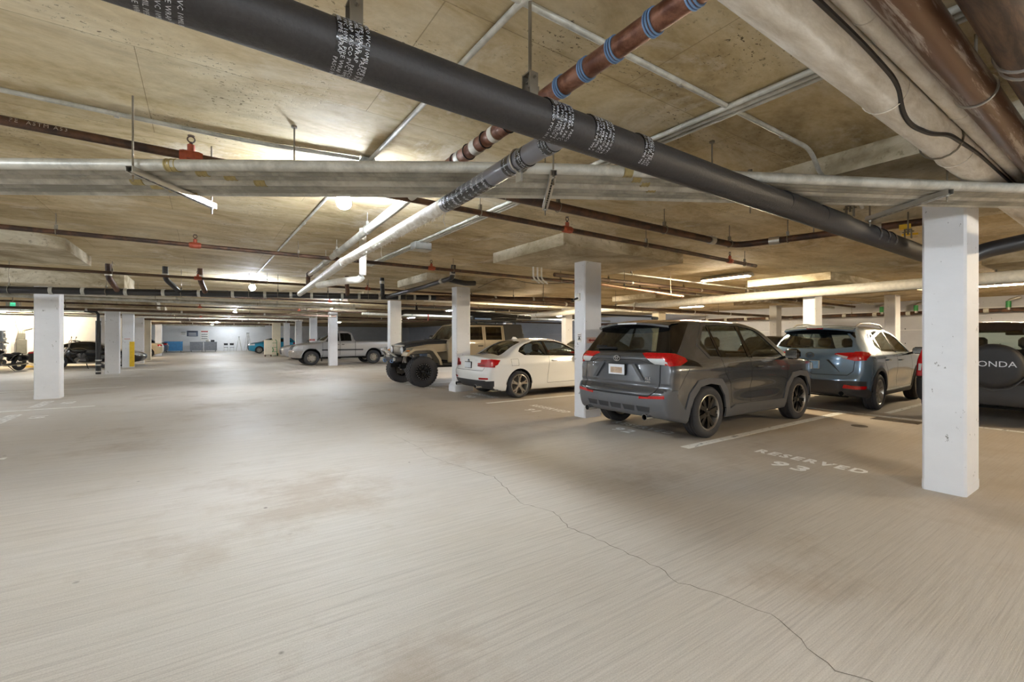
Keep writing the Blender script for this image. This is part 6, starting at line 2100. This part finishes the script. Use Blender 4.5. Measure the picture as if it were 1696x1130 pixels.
    MB().cyl((4.42, -.16, .90), (4.42, .16, .90), 0.055, 12).build('winch_drum', 'bright_steel', bp)
    MB().box((4.60, 0, 1.10), (0.06, 0.34, 0.05), bevel=0.012).build('light_bar', 'lens_clear', bp)
    for s in (-1, 1):
        MB().torus((4.46, s * .30, .74), (0, 1, 0.2), 0.04, 0.014, 16, 7).build('tow_hook', 'blue_band', bp)
        MB().cyl((4.43, s * .48, .80), (4.47, s * .48, .80), 0.05, 14).build('fog_lamp', 'lens_clear', bp)
        MB().cyl((xf, s * .42, .5), (xf + .02, s * .40, 1.0), 0.05, 10).build('spring', 'bright_steel', t)
        MB().cyl((xf + .14, s * .48, .42), (xf - .02, s * .44, 1.05), 0.028, 8).build('shock_absorber', 'alloy', t)
    MB().cyl((xf, -.7, .445), (xf, .7, .445), 0.05, 10).build('front_axle', 'cladding_dark', t)
    MB().sphere((xf, -.2, .445), 0.14, 12, 8).build('differential', 'cladding_dark', t)
    MB().cyl((xf + .16, -.62, .50), (xf + .16, .62, .55), 0.022, 8).build('tie_rod', 'bright_steel', t)
    MB().cyl((xr, -.7, .445), (xr, .7, .445), 0.05, 10).build('rear_axle', 'cladding_dark', t)
    for y in (-.4, .4):
        MB().box((2.2, y, .58), (4.1, 0.08, 0.12)).build('chassis_rail', 'gap_black', t, smooth=False)
    put_wheels(t, W_JEEP, (xr, xf), 1.66, R)
    cabin(t, 1.95, 1.1, 2.55, z=0.82, w=1.2, floor_z=0.72, x0=.2)
    # spare wheel on the tailgate
    w = W_JEEP.copy(); COL.objects.link(w); w.parent = t
    w.name = 'spare_wheel'
    w.location = (-0.12, -.05, 1.28); w.rotation_euler = (0, 0, math.pi / 2 + math.pi)
    for ch in W_JEEP.children:
        c_ = ch.copy(); COL.objects.link(c_); c_.parent = w
    # roof rack, awning bag and strapped board
    rk = MB()
    for x in (0.15, 0.75, 1.35, 1.95):
        rk.box((x, 0, 1.965), (0.05, 1.3, 0.03))
    for s in (-1, 1):
        rk.box((1.05, s * .63, 1.985), (2.0, 0.04, 0.05))
    rk.build('roof_rack', 'trim_black', t, smooth=False)
    for s in (-1, 1):
        for x in (0.3, 1.8):
            MB().cyl((x, s * .62, 1.86), (x, s * .62, 1.97), 0.02, 8).build('rack_foot', 'trim_black', t)
    m = MB()
    m.tube([(-.28, .70, 2.10), (-.2, .70, 2.13), (2.3, .70, 2.19), (2.36, .70, 2.19)], [.05, .075, .075, .05], 12)
    m.build('awning_bag', 'trim_black', t)
    MB().box((0.95, 0.1, 2.06), (1.7, 0.7, 0.13), bevel=0.04).build('roof_case', 'cable_black', t)
    MB().box((1.55, .60, 2.03), (0.6, 0.06, 0.06), bevel=0.015).build('traction_board', 'blue_band', t)
    m = MB().tube([(0.3, .71, 2.22), (0.3, .79, 2.15), (0.3, .71, 2.05)], 0.01, 6)
    m.build('bag_strap', 'white_plastic', t)
    return t
offroader()

# ================= silver pickup
def pickup():
    L, W, H = 5.46, 1.91, 1.81
    t = thing('pickup_truck', 'silver extended-cab pickup truck facing the aisle', 'truck', (9.21, 26.40, 0.0), math.pi)
    xr, xf, R = 1.25, 4.51, 0.375
    wz = ip([(0.3, .86), (0.55, .92), (0.85, .945), (1.1, .94), (1.22, .915), (1.7, .72), (1.85, .66)])
    tp = sp([(0, .06), (0.1, .01), (0.4, 0), (4.5, 0), (5.0, .04), (5.3, .14), (5.46, .26)])
    side = lambda x, z: wz(z) - tp(x)
    tc = ip([(0, 1.26), (2.20, 1.26), (2.26, 1.27), (2.40, 1.70), (2.55, 1.79), (2.9, 1.815), (3.2, 1.80), (3.4, 1.74), (4.0, 1.28), (4.15, 1.23), (4.7, 1.17), (5.2, 1.08), (5.4, .96)])
    top = lambda x, ay: tc(x + np.where(x > 3, 0.12, 0.0) * ay ** 2) - 0.03 * (ay / 0.7) ** 2 * (x > 2.3)
    rear = lambda z, ay: 0.02 + 0.03 * (ay / 0.9) ** 4 + 0 * z
    fz = ip([(0.3, 5.3), (0.45, 5.42), (0.7, 5.46), (0.95, 5.38), (1.1, 5.25)])
    front = lambda z, ay: fz(z) - 0.18 * (ay / 0.9) ** 2
    b = Body(L, H, W, side, top, rear, front, ip([(0, .48), (2, .42), (4.8, .4), (5.46, .42)]), ((0.9, -.2, .7), (4.7, .2, .95)), (0.03, 0.03, 0.05), 0.06)
    for xa in (xr, xf):
        b.panel('hole', 'S', [(xa + .48, .2)] + arch(xa, .44, .455, -8, 188, 12) + [(xa - .48, .2)])
        b.panel('lip', 'S', [(xa + .53, .2)] + arch(xa, .44, .50, -8, 188, 12) + [(xa - .53, .2)])
    b.panel('glass', 'S', [(3.12, 1.27), (3.82, 1.25), (3.34, 1.66), (3.12, 1.70)])
    b.panel('glass', 'S', [(2.46, 1.28), (3.04, 1.27), (3.04, 1.70), (2.62, 1.70), (2.48, 1.60)])
    b.strip('gap', 'S', [(2.26, .45), (2.27, 1.26)], 0.02)
    b.strip('gap', 'S', [(3.08, .5), (3.08, 1.74)], 0.012)
    b.strip('gap', 'S', [(3.95, .5), (3.97, 1.22)], 0.012)
    b.panel('mould', 'S', [(1.85, .76), (4.0, .76), (4.0, .83), (1.85, .83)])
    b.panel('bed', 'T', [(0.1, -.78), (2.18, -.78), (2.18, .78), (0.1, .78)])
    b.panel('glass_f', 'F', [(-.72, 1.30), (.72, 1.30), (.62, 1.70), (-.62, 1.70)])
    b.panel('lamp', 'F', [(.99, 1.06), (.99, .86), (.55, .86), (.55, 1.02)], True)
    b.panel('lamp', 'S', [(5.02, 1.06), (5.02, .90), (5.6, .86), (5.6, 1.05)])
    b.panel('grille', 'F', [(-.52, 1.04), (.52, 1.04), (.50, .80), (-.50, .80)])
    b.panel('bump', 'F', [(-1.1, .76), (1.1, .76), (1.1, .3), (-1.1, .3)])
    b.panel('bump', 'S', [(5.02, .76), (5.6, .76), (5.6, .3), (5.02, .3)])
    b.split(t, {'glass': ('side_window', 'glass_dark', -0.006, 'pair'), 'gap': ('shut_line', 'gap_black', -0.012), 'mould': ('side_moulding', 'cladding_dark', 0.018, 'pair'), 'lip': ('arch_lip', 'paint_silver', 0.015, 'pair'), 'bed': ('bed_liner', 'trim_black', -0.05), 'glass_f': ('windshield', 'glass_tint', 0.002),
                'lamp': ('headlight', 'lens_clear', 0.012, 'pair'), 'grille': ('grille', 'trim_black', -0.015), 'bump': ('front_bumper', 'chrome', 0.03)}, ('body', 'paint_silver'))
    for xa in (xr, xf):
        well(t, xa, W, R, 0.47)
    underbody(t, L, W, 0.34, 0.2)
    put_wheels(t, W_TRUCK, (xr, xf), 1.64, R)
    MB().box((-0.06, 0, .58), (0.14, 1.8, 0.16), bevel=0.04).build('rear_bumper', 'chrome', t)
    cabin(t, 3.2, None, 3.75, z=0.68, w=1.4, floor_z=0.55, x0=2.4)
    for s in (-1, 1):
        mirror(t, 3.72, .96, 1.28, s, 'trim_black', (0.12, 0.2, 0.2))
        handle(t, 3.22, .93, 1.08, s, 'trim_black')
        handle(t, 2.92, .93, 1.08, s, 'trim_black', 0.15)
        MB().box((4.0, s * .80, .36), (0.02, 0.26, 0.34), bevel=0.006).build('mud_flap', 'trim_black', t)
    return t
pickup()

# ================= simpler bodies for cars further away
def far_car(name, label, mat, loc, rz, kind='sedan', wheel=None, L=4.5, W=1.78, glass_m='glass_opaque', low=0.0, roof_mat=None):
    H = {'sedan': 1.45, 'hatch': 1.5, 'suv': 1.68, 'sport': 1.29}[kind]
    t = thing(name, label, 'car', loc, rz)
    belt = H - 0.46 if kind != 'sport' else 0.86
    hw = W / 2
    wz = ip([(0.2, hw * .94), (0.5, hw * .985), (belt - .2, hw), (belt, hw * .97), (H - .06, hw * .70), (H + .1, hw * .6)])
    tp = sp([(0, .24), (0.15, .09), (0.5, 0.01), (L - .6, 0.01), (L - .2, .12), (L, .28)])
    side = lambda x, z: wz(z) - tp(x)
    k = L / 4.5
    if kind == 'sedan':
        prof = [(0, belt + .04), (0.75 * k, belt + .08), (1.35 * k, H - .06), (1.9 * k, H), (2.3 * k, H - .02), (2.6 * k, H - .1), (3.3 * k, belt + .05), (4.1 * k, belt - .06), (L, belt - .25)]
    elif kind == 'sport':
        prof = [(0, .78), (0.4, .88), (1.0, 1.06), (1.6, 1.24), (2.0, 1.29), (2.3, 1.28), (2.55, 1.2), (3.15, .90), (3.6, .84), (4.1, .72), (L, .55)]
    else:
        prof = [(0, H - .1), (0.5, H - .02), (1.4, H), (2.2 * k, H - .03), (2.6 * k, H - .1), (3.35 * k, belt + .05), (4.1 * k, belt - .06), (L, belt - .25)]
    tc = sp(prof)
    top = lambda x, ay: tc(x + 0.1 * ay ** 2) - 0.05 * (ay / (hw * .7)) ** 2
    rp_ = [(0.15, .15), (0.4, .02), (0.6, 0), (belt - .05, .06), (belt + .03, .1), (H, .1 if kind == 'sedan' else .5)]
    rz_ = sp(rp_)
    rear = lambda z, ay: rz_(z) + 0.14 * (ay / hw) ** 3
    fz = sp([(0.15, L - .2), (0.4, L - .03), (0.6, L), (belt - .1, L - .08), (belt + .1, L - .4)])
    front = lambda z, ay: fz(z) - 0.22 * (ay / hw) ** 2
    b = Body(L, H, W, side, top, rear, front, ip([(0, .3), (0.5, .2), (L - .5, .2), (L, .24)]), ((0.8, -.2, .45), (L - .9, .2, belt - .28)), (0.05, 0.05, 0.06), 0.085)
    xr, xf, R = 0.9 * k, 0.9 * k + 2.6 * k, wheel[1]
    for xa in (xr, xf):
        b.panel('hole', 'S', [(xa + R + .06, .1)] + arch(xa, R + .01, R + .05, -5, 185, 10) + [(xa - R - .06, .1)])
    z0, z1 = belt + .03, H - .09
    if kind == 'sport':
        b.panel('glass', 'S', [(1.15, .93), (1.25, .90), (2.95, .90), (2.5, 1.14), (2.2, 1.205), (1.75, 1.19)])
    else:
        e0 = 0.95 if kind == 'sedan' else 0.5
        b.panel('glass', 'S', [(e0 * k, z0 + .03), (1.98 * k, z0), (1.98 * k, z1 + .01), (1.45 * k, z1)] if kind == 'sedan' else [(e0, z0 + .05), (1.95 * k, z0), (1.95 * k, z1 + .01), (0.8, z1)])
        b.panel('glass', 'S', [(2.06 * k, z0), (3.1 * k, z0 - .01), (2.62 * k, z1 - .06), (2.3 * k, z1), (2.06 * k, z1 + .01)])
    b.panel('lred', 'R', [(hw, belt - .04), (hw, belt - .16), (hw - .36, belt - .15), (hw - .3, belt - .05)], True)
    b.panel('lred', 'S', [(-.1, belt - .04), (-.1, belt - .16), (.2, belt - .14), (.24, belt - .06)])
    b.panel('lclear', 'F', [(hw, belt - .12), (hw, belt - .28), (hw - .45, belt - .3), (hw - .45, belt - .18)], True)
    b.panel('lclear', 'S', [(L - .42, belt - .12), (L - .42, belt - .24), (L + .1, belt - .3), (L + .1, belt - .14)])
    b.panel('grille', 'F', [(-.45, belt - .22), (.45, belt - .22), (.45, .36), (-.45, .36)])
    if kind == 'sedan' or kind == 'sport':
        b.panel('glass_r', 'T', [(.78 * k, hw * .6), (.78 * k, -hw * .6), (1.32 * k, -hw * .52), (1.32 * k, hw * .52)])
    else:
        b.panel('glass_r', 'R', [(-hw * .68, belt + .06), (hw * .68, belt + .06), (hw * .6, H - .14), (-hw * .6, H - .14)])
    b.panel('plate', 'R', [(-.16, .70), (.16, .70), (.16, .84), (-.16, .84)])
    b.panel('glass_f', 'F', [(-hw * .7, belt + .06), (hw * .7, belt + .06), (hw * .6, H - .1), (-hw * .6, H - .1)])
    b.strip('gap', 'S', [(2.02 * k, .3), (2.02 * k, belt)], 0.014)
    b.strip('gap', 'S', [(3.2 * k, .3), (3.2 * k, belt - .02)], 0.014)
    b.split(t, {'glass': ('side_window', glass_m, -0.005, 'pair'), 'lred': ('tail_light', 'lens_red', 0.01, 'pair'), 'lclear': ('headlight', 'lens_clear', 0.01, 'pair'), 'grille': ('grille', 'trim_black', -0.01), 'glass_r': ('rear_window', glass_m, 0.002), 'glass_f': ('windshield', glass_m, 0.002), 'gap': ('shut_line', 'gap_black', -0.01), 'plate': ('license_plate', 'plate_white', 0.008)}, ('body', mat))
    for xa in (xr, xf):
        well(t, xa, W, R, R + 0.06)
    underbody(t, L, W, 0.18, 0.16)
    for s in (-1, 1):
        mirror(t, 2.9 * k, hw * .96, belt + .02, s, 'trim_black', (0.1, 0.18, 0.12))
    protos = wheel[0]
    used = bool(protos.get('used'))
    p0 = copy_tree(protos) if used else protos
    if 'used' in p0:
        del p0['used']
    put_wheels(t, p0, (xr, xf), W - 0.24, R)
    if not used:
        protos['used'] = 1
    return t

sport = far_car('sports_car', 'low black sports coupe behind the left motorcycles', 'paint_black', (-6.85, 30.95, 0), 0.0, 'sport', (W_SPORT, 0.33), 4.42, 1.84)
WS = (W_SMALL, 0.315)
far_car('sedan', 'beige sedan parked tail-out deep in the left row', 'paint_beige', (-2.5, 44.4, 0), math.pi, 'sedan', WS)
far_car('hatchback', 'dark blue-grey car in front of the blue dumpster', 'paint_navy', (-2.6, 52.6, 0), math.pi, 'sedan', WS)
far_car('hatchback', 'bright teal car near the ladder at the far right', 'paint_teal', (7.7, 49.9, 0), math.pi, 'hatch', WS, 4.2)
far_car('sedan', 'silver car whose nose peeks past the pickup hood', 'paint_silver', (8.7, 33.6, 0), math.pi, 'sedan', WS)
far_car('sedan', 'dark sedan beyond the white coupe, partly behind a column', 'paint_black', (10.6, 12.6, 0), 0.0, 'sedan', WS, glass_m='glass_tint')
far_car('sedan', 'black car roof showing between the grey SUV and the blue-grey crossover', 'paint_black', (15.2, 7.8, 0), 0.0, 'hatch', WS)
far_car('wagon', 'dark navy car behind the off-roader hood', 'paint_navy', (13.2, 21.6, 0), math.pi, 'hatch', WS)
for w_ in (W_SMALL, W_SPORT):
    for k_ in list(w_.keys()):
        if k_ == 'used':
            del w_[k_]

# ================= motorcycles
plain('engine_metal', srgb(110, 108, 106), 0.35, 0.8)
def motorcycle(label, loc, rz, bars=1.28):
    t = thing('motorcycle', label, 'motorcycle', loc, rz)
    for x, nm in ((-0.78, 'rear'), (0.86, 'front')):
        R = 0.32 if x < 0 else 0.33
        w = 0.15 if x < 0 else 0.11
        o = MB().torus((x, 0, R), (0, 1, 0), R - w / 2, w / 2, 28, 10).build('wheel', 'rubber', t)
        m = MB().torus((x, 0, R), (0, 1, 0), R - w - 0.01, 0.018, 24, 6)
        m.build('rim', 'chrome', o)
        for k in range(8):
            a = math.pi * 2 * k / 8
            MB().cyl((x, 0, R), (x + (R - w) * math.cos(a), 0, R + (R - w) * math.sin(a)), 0.008, 5).build('spoke', 'chrome', o)
        MB().cyl((x, -.06, R), (x, .06, R), 0.05, 12).build('hub', 'engine_metal', o)
        m = MB()
        rr_ = R + 0.035
        a0, a1 = (20, 150) if x < 0 else (15, 140)
        rows = []
        for k in range(12):
            a = math.radians(a0 + (a1 - a0) * k / 11)
            c, s_ = math.cos(a), math.sin(a)
            rows.append([(x + (rr_ - .04) * c, -w * .75, R + (rr_ - .04) * s_), (x + rr_ * c, -w * .5, R + rr_ * s_), (x + (rr_ + .015) * c, 0, R + (rr_ + .015) * s_), (x + rr_ * c, w * .5, R + rr_ * s_), (x + (rr_ - .04) * c, w * .75, R + (rr_ - .04) * s_)])
        m.grid(rows)
        m.build('fender', 'paint_black', t)
    for s in (-1, 1):
        MB().cyl((0.86, s * .10, .33), (0.50, s * .10, .98), 0.026, 10).build('fork_tube', 'chrome', t)
        MB().tube(bend_path([(0.50, s * .06, 1.0), (0.46, s * .16, bars - .04), (0.40, s * .38, bars + .02), (0.22, s * .44, bars - .03)], 0.1), 0.014, 8).build('handlebar', 'chrome', t)
        MB().cyl((0.30, s * .41, bars), (0.18, s * .45, bars - .04), 0.022, 8).build('grip', 'rubber', t)
        o = MB().cyl((0.36, s * .40, bars + .02), (0.34, s * .46, bars + .14), 0.007, 6).build('mirror_stem', 'chrome', t)
        MB().sphere((0.33, s * .48, bars + .16), 0.055, 10, 6, 0.35, 1.0, 0.7).build('mirror_head', 'chrome', o)
        MB().tube(bend_path([(0.12, s * .14, .42), (0.22, s * .2, .30), (-.1, s * .2, .26), (-.95, s * .2, .30)], 0.08), 0.038, 10).build('exhaust', 'chrome', t)
        MB().tube([(0.48, s * .05, .95), (0.45, s * .10, .5), (0.3, s * .12, .3), (-.4, s * .12, .3), (-.75, s * .10, .34)], 0.02, 8).build('frame_tube', 'trim_black', t)
        for k in (0, 1):
            pass
    m = MB().sphere((0.18, 0, .84), 0.2, 16, 10, 1.5, 0.72, 0.62)
    m.build('fuel_tank', 'paint_black', t)
    m = MB()
    m.sphere((-.28, 0, .68), 0.2, 14, 8, 1.25, 0.85, 0.42)
    m.sphere((-.66, 0, .74), 0.15, 14, 8, 1.3, 0.8, 0.42)
    m.build('saddle', 'seat_black', t)
    m = MB().box((0.08, 0, .40), (0.46, 0.26, 0.22), bevel=0.06)
    m.build('engine', 'engine_metal', t)
    for a in (-24, 24):
        o = MB()
        for k in range(6):
            h = .50 + k * .03
            o.lathe([(0.0, 0), (0.085, 0), (0.085, 0.016), (0.0, 0.016)], (0.08 + math.tan(math.radians(a)) * (h - .42), 0, h), 'z', 14)
        o.cyl((0.08, 0, .45), (0.08 + math.tan(math.radians(a)) * .26, 0, .69), 0.06, 10)
        o.build('cylinder_fins', 'engine_metal', t)
    MB().sphere((0.60, 0, .90), 0.1, 14, 8, 0.9, 1, 1).build('headlamp', 'chrome', t)
    MB().cyl((0.70, 0, .90), (0.68, 0, .90), 0.08, 14).build('headlamp_lens', 'lens_clear', t)
    MB().sphere((-1.02, 0, .62), 0.05, 10, 6).build('tail_lamp', 'lens_red', t)
    MB().cyl((-.1, .12, .28), (-.22, .34, .0), 0.014, 6).build('kickstand', 'trim_black', t)
    m = MB().box((-.72, .22, .55), (0.42, 0.16, 0.26), bevel=0.05)
    m.build('saddlebag', 'paint_black', t)
    m = MB().box((-.72, -.22, .55), (0.42, 0.16, 0.26), bevel=0.05)
    m.build('saddlebag', 'paint_black', t)
    return t
motorcycle('black cruiser motorcycle cut by the left edge, front wheel towards viewer', (-7.05, 28.0, 0), math.radians(-118), 1.24)
motorcycle('black touring motorcycle parked sideways before the sports coupe', (-4.6, 28.75, 0), math.pi, 1.30)

# ================= left bay fittings
o = MB().box((-5.85, 34.1, ZC / 2), (4.7, 0.2, ZC)).build('wall_partition', 'wall_white', smooth=False)
tag(o, None, None, kind='structure')
MB().box((-5.0, 33.9, ZC / 2), (0.5, 0.2, ZC)).build('pilaster', 'wall_white', o, smooth=False)
plain('panel_grey', srgb(104, 106, 102), 0.5, 0.2)
s = thing('electrical_panel', 'grey electrical cabinet with conduits on the left bay wall', 'electrical panel', (-7.8, 34.0, 0.62))
MB().box((0, -.09, .36), (0.36, 0.18, 0.74), bevel=0.012).build('cabinet', 'panel_grey', s)
MB().box((0.0, -.185, .36), (0.32, 0.012, 0.68), bevel=0.004).build('door', 'panel_grey', s)
MB().box((0.0, -.08, .9), (0.24, 0.14, 0.32), bevel=0.01).build('meter_box', 'panel_grey', s)
MB().cyl((0.02, -.08, 0), (0.02, -.08, -.58), 0.03, 10).build('floor_conduit', 'trim_black', s)
for k in range(4):
    MB().tube(bend_path([(-.1 + k * .07, -.06, 1.06), (-.1 + k * .07, -.06, 1.25), (-.2 + k * .4, -.06, 1.42 + .05 * k), (-.25 + k * .5, -.06, 1.95)], 0.12), 0.018, 8).build('conduit', 'galvanised', s)
s = thing('meter_rack', 'dark rack of round meters at the left edge', 'meter rack', (-8.2, 32.6, 0.6))
MB().box((0.05, 0, .6), (0.1, 0.5, 1.2), bevel=0.01).build('back_panel', 'paint_navy', s)
for k in range(4):
    MB().lathe([(0.1, 0.0), (0.1, 0.05), (0.08, 0.07), (0.0, 0.07)], (0.1, 0, .18 + k * .28), 'x', 16).build('meter', 'lens_clear', s)
s = thing('wheel_stop', 'long cream concrete wheel stop at the foot of the left bay wall', 'wheel stop', (-7.3, 32.9, 0))
MB().prism([(-.12, 0), (.12, 0), (.08, .15), (-.08, .15)], 'y', -1.0, 1.0).build('curb', 'column_cream', s, smooth=False)
s.rotation_euler = (0, 0, math.pi / 2)
for x in (-.6, .6):
    MB().cyl((0, x, .14), (0, x, .16), 0.02, 8).build('anchor_pin', 'rod_steel', s)
s = thing('floor_dome', 'low yellow dome marker beside the wheel stop', 'marker', (-7.0, 31.4, 0))
MB().sphere((0, 0, 0), 0.2, 18, 10, 1, 1, 0.5).build('dome', 'yellow_part', s)
MB().lathe([(0.23, 0), (0.23, 0.012), (0.19, 0.02)], (0, 0, 0), 'z', 20).build('base_ring', 'yellow_part', s)
s = thing('exit_sign', 'small green exit sign hanging at the left edge', 'exit sign', (-5.2, 21.7, 2.5))
MB().box((0, 0, 0), (0.32, 0.05, 0.22), -YAW * 0.2, bevel=0.008).build('housing', 'white_plastic', s)
emit('exit_green', (0.1, 0.75, 0.4), 1.2)
MB().box((0.05, -.03, 0), (0.2, 0.008, 0.18)).build('face', 'exit_green', s, smooth=False)
text_on('EXIT', 0.08, (0.05, -.036, 0), (1, 0, 0), (0, 0, 1), 0.002).build('lettering', 'sign_white', s, smooth=False)
MB().cyl((0, 0, .1), (0, 0, .45), 0.01, 6).build('stem', 'rod_steel', s)

# ================= far end of the aisle
plain('dumpster_blue', srgb(66, 140, 196), 0.5)
plain('dumpster_grey', srgb(134, 138, 146), 0.5)
def dumpster(label, loc, mat, w=1.1, h=1.0, d=0.9):
    t = thing('dumpster', label, 'dumpster', loc, group='dumpsters at the back wall')
    m = MB()
    m.prism([(-d / 2, .14), (d / 2 - .06, .14), (d / 2, h), (-d / 2, h)], 'x', -w / 2, w / 2)
    m.build('bin', mat, t, smooth=False)
    for k in (-1, 0, 1):
        MB().box((k * w * .33, -d / 2 - .015, h * .55), (0.05, 0.03, h * .75)).build('rib', mat, t, smooth=False)
    MB().box((0, 0, h + .025), (w + .06, d + .06, 0.05), bevel=0.015).build('lid', mat, t)
    for sx in (-1, 1):
        for sy in (-1, 1):
            MB().cyl((sx * w * .4 - .02, sy * d * .36, .07), (sx * w * .4 + .02, sy * d * .36, .07), 0.07, 10).build('caster', 'rubber', t)
    return t
dumpster('blue dumpster against the back wall', (-2.5, 58.6, 0), 'dumpster_blue', 1.5, 1.05)
dumpster('left one of two grey dumpsters at the back wall', (-0.55, 58.8, 0), 'dumpster_grey', 1.15)
dumpster('right one of two grey dumpsters at the back wall', (0.68, 58.8, 0), 'dumpster_grey', 1.15)
s = thing('bin_bag', 'crumpled pale bag and box on the right grey dumpster', 'bag', (0.45, 58.8, 1.05))
MB().sphere((0, 0, .12), 0.2, 12, 8, 1, 0.8, 0.8).build('bag', 'white_plastic', s)
MB().box((0.42, 0, .1), (0.34, 0.3, 0.2), bevel=0.02).build('box', 'trim_black', s)
def chair(label, loc, rz):
    t = thing('chair', label, 'chair', loc, rz)
    MB().box((0, 0, .45), (0.42, 0.42, 0.04), bevel=0.015).build('seat', 'trim_black', t)
    for sx in (-1, 1):
        for sy in (-1, 1):
            MB().cyl((sx * .19, sy * .19, 0), (sx * .17, sy * .17, .44), 0.015, 8).build('leg', 'galvanised', t)
        MB().cyl((-.19, sx * .19, .44), (-.25, sx * .19, .92), 0.015, 8).build('back_post', 'galvanised', t)
    MB().box((-.235, 0, .78), (0.03, 0.4, 0.22), bevel=0.012).build('backrest', 'trim_black', t)
chair('left dark metal chair by the back wall', (2.1, 58.8, 0), -math.pi / 2)
chair('right dark metal chair by the back wall', (2.65, 58.8, 0), -math.pi / 2)
def stepladder(label, loc, rz, h=1.5, lean=0.0):
    t = thing('stepladder', label, 'ladder', loc, rz)
    for s_ in (-1, 1):
        MB().box((0, 0, 0), (0.001, 0.001, 0.001)) if False else None
        MB().cyl((0.28, s_ * .24, 0), (0.0, s_ * .15, h), 0.022, 8).build('front_rail', 'galvanised', t)
        MB().cyl((-.28, s_ * .24, 0), (0.0, s_ * .15, h), 0.018, 8).build('rear_rail', 'galvanised', t)
    for k in range(1, 5):
        f = k / 5
        MB().box((0.28 * (1 - f), 0, h * f), (0.1, 0.48 - .18 * f, 0.025)).build('step', 'galvanised', t, smooth=False)
    MB().box((0, 0, h), (0.16, 0.36, 0.04), bevel=0.01).build('top_cap', 'trim_black', t)
stepladder('small grey stepladder right of the two chairs', (3.35, 59.2, 0), 0.0, 1.6)
stepladder('taller grey stepladder beside the teal car', (4.05, 57.0, 0), 0.4, 2.0)
for k, (x, z, w, h, m_, lb) in enumerate(((-1.75, 1.95, .5, .34, 'sign_white', 'white notice over the blue dumpster'), (-.95, 1.95, 1.0, .62, 'paint_navy', 'dark framed notice on the back wall'), (.15, 1.75, .8, 1.15, 'sign_white', 'tall white poster with red heading on the back wall'))):
    s = thing('wall_notice', lb, 'notice', (x, 60.98, z))
    MB().box((0, -.01, 0), (w, 0.02, h)).build('sheet', m_, s, smooth=False)
    MB().box((0, -.024, h * .38), (w * .8, 0.006, h * .1)).build('heading', 'red_part' if k == 2 else 'trim_black', s, smooth=False)
    for j in range(3):
        MB().box((0, -.024, h * (.1 - .2 * j)), (w * .7, 0.006, h * .06)).build('print_line', 'panel_grey' if k != 1 else 'sign_white', s, smooth=False)
s = thing('rolling_cabinet', 'cream cabinet on casters beside the far cream column', 'cabinet', (4.2, 39.9, 0))
MB().box((0, 0, .72), (0.52, 0.5, 1.14), bevel=0.012).build('body', 'column_cream', s)
MB().box((-.0, -.256, .72), (0.46, 0.014, 1.06), bevel=0.004).build('door', 'column_cream', s)
MB().cyl((.17, -.27, .72), (.17, -.27, .86), 0.012, 6).build('handle', 'bright_steel', s)
for sx in (-1, 1):
    for sy in (-1, 1):
        MB().cyl((sx * .2 - .02, sy * .2, .07), (sx * .2 + .02, sy * .2, .07), 0.07, 12).build('caster', 'rust_pipe', s)
s = thing('hand_truck', 'green hand truck leaning by the far cream column', 'hand truck', (4.72, 40.6, 0))
for s_ in (-1, 1):
    MB().tube(bend_path([(s_ * .18, -.05, .1), (s_ * .18, .1, 1.2), (s_ * .1, .2, 1.32)], 0.08), 0.022, 8).build('rail', 'green_part', s)
    MB().lathe([(0.03, -.03), (0.12, -.03), (0.12, .03), (0.03, .03)], (s_ * .24, .05, .12), 'x', 16, close=True).build('wheel', 'rubber', s)
for z in (.35, .7, 1.05):
    MB().cyl((-.18, -.05 + .13 * z, z), (.18, -.05 + .13 * z, z), 0.015, 8).build('cross_bar', 'green_part', s)
MB().box((0, -.16, .05), (0.4, 0.22, 0.015)).build('toe_plate', 'green_part', s, smooth=False)
MB().torus((-.28, -.1, .5), (0, 1, .2), 0.2, 0.03, 20, 7).build('hose_coil', 'green_part', s)
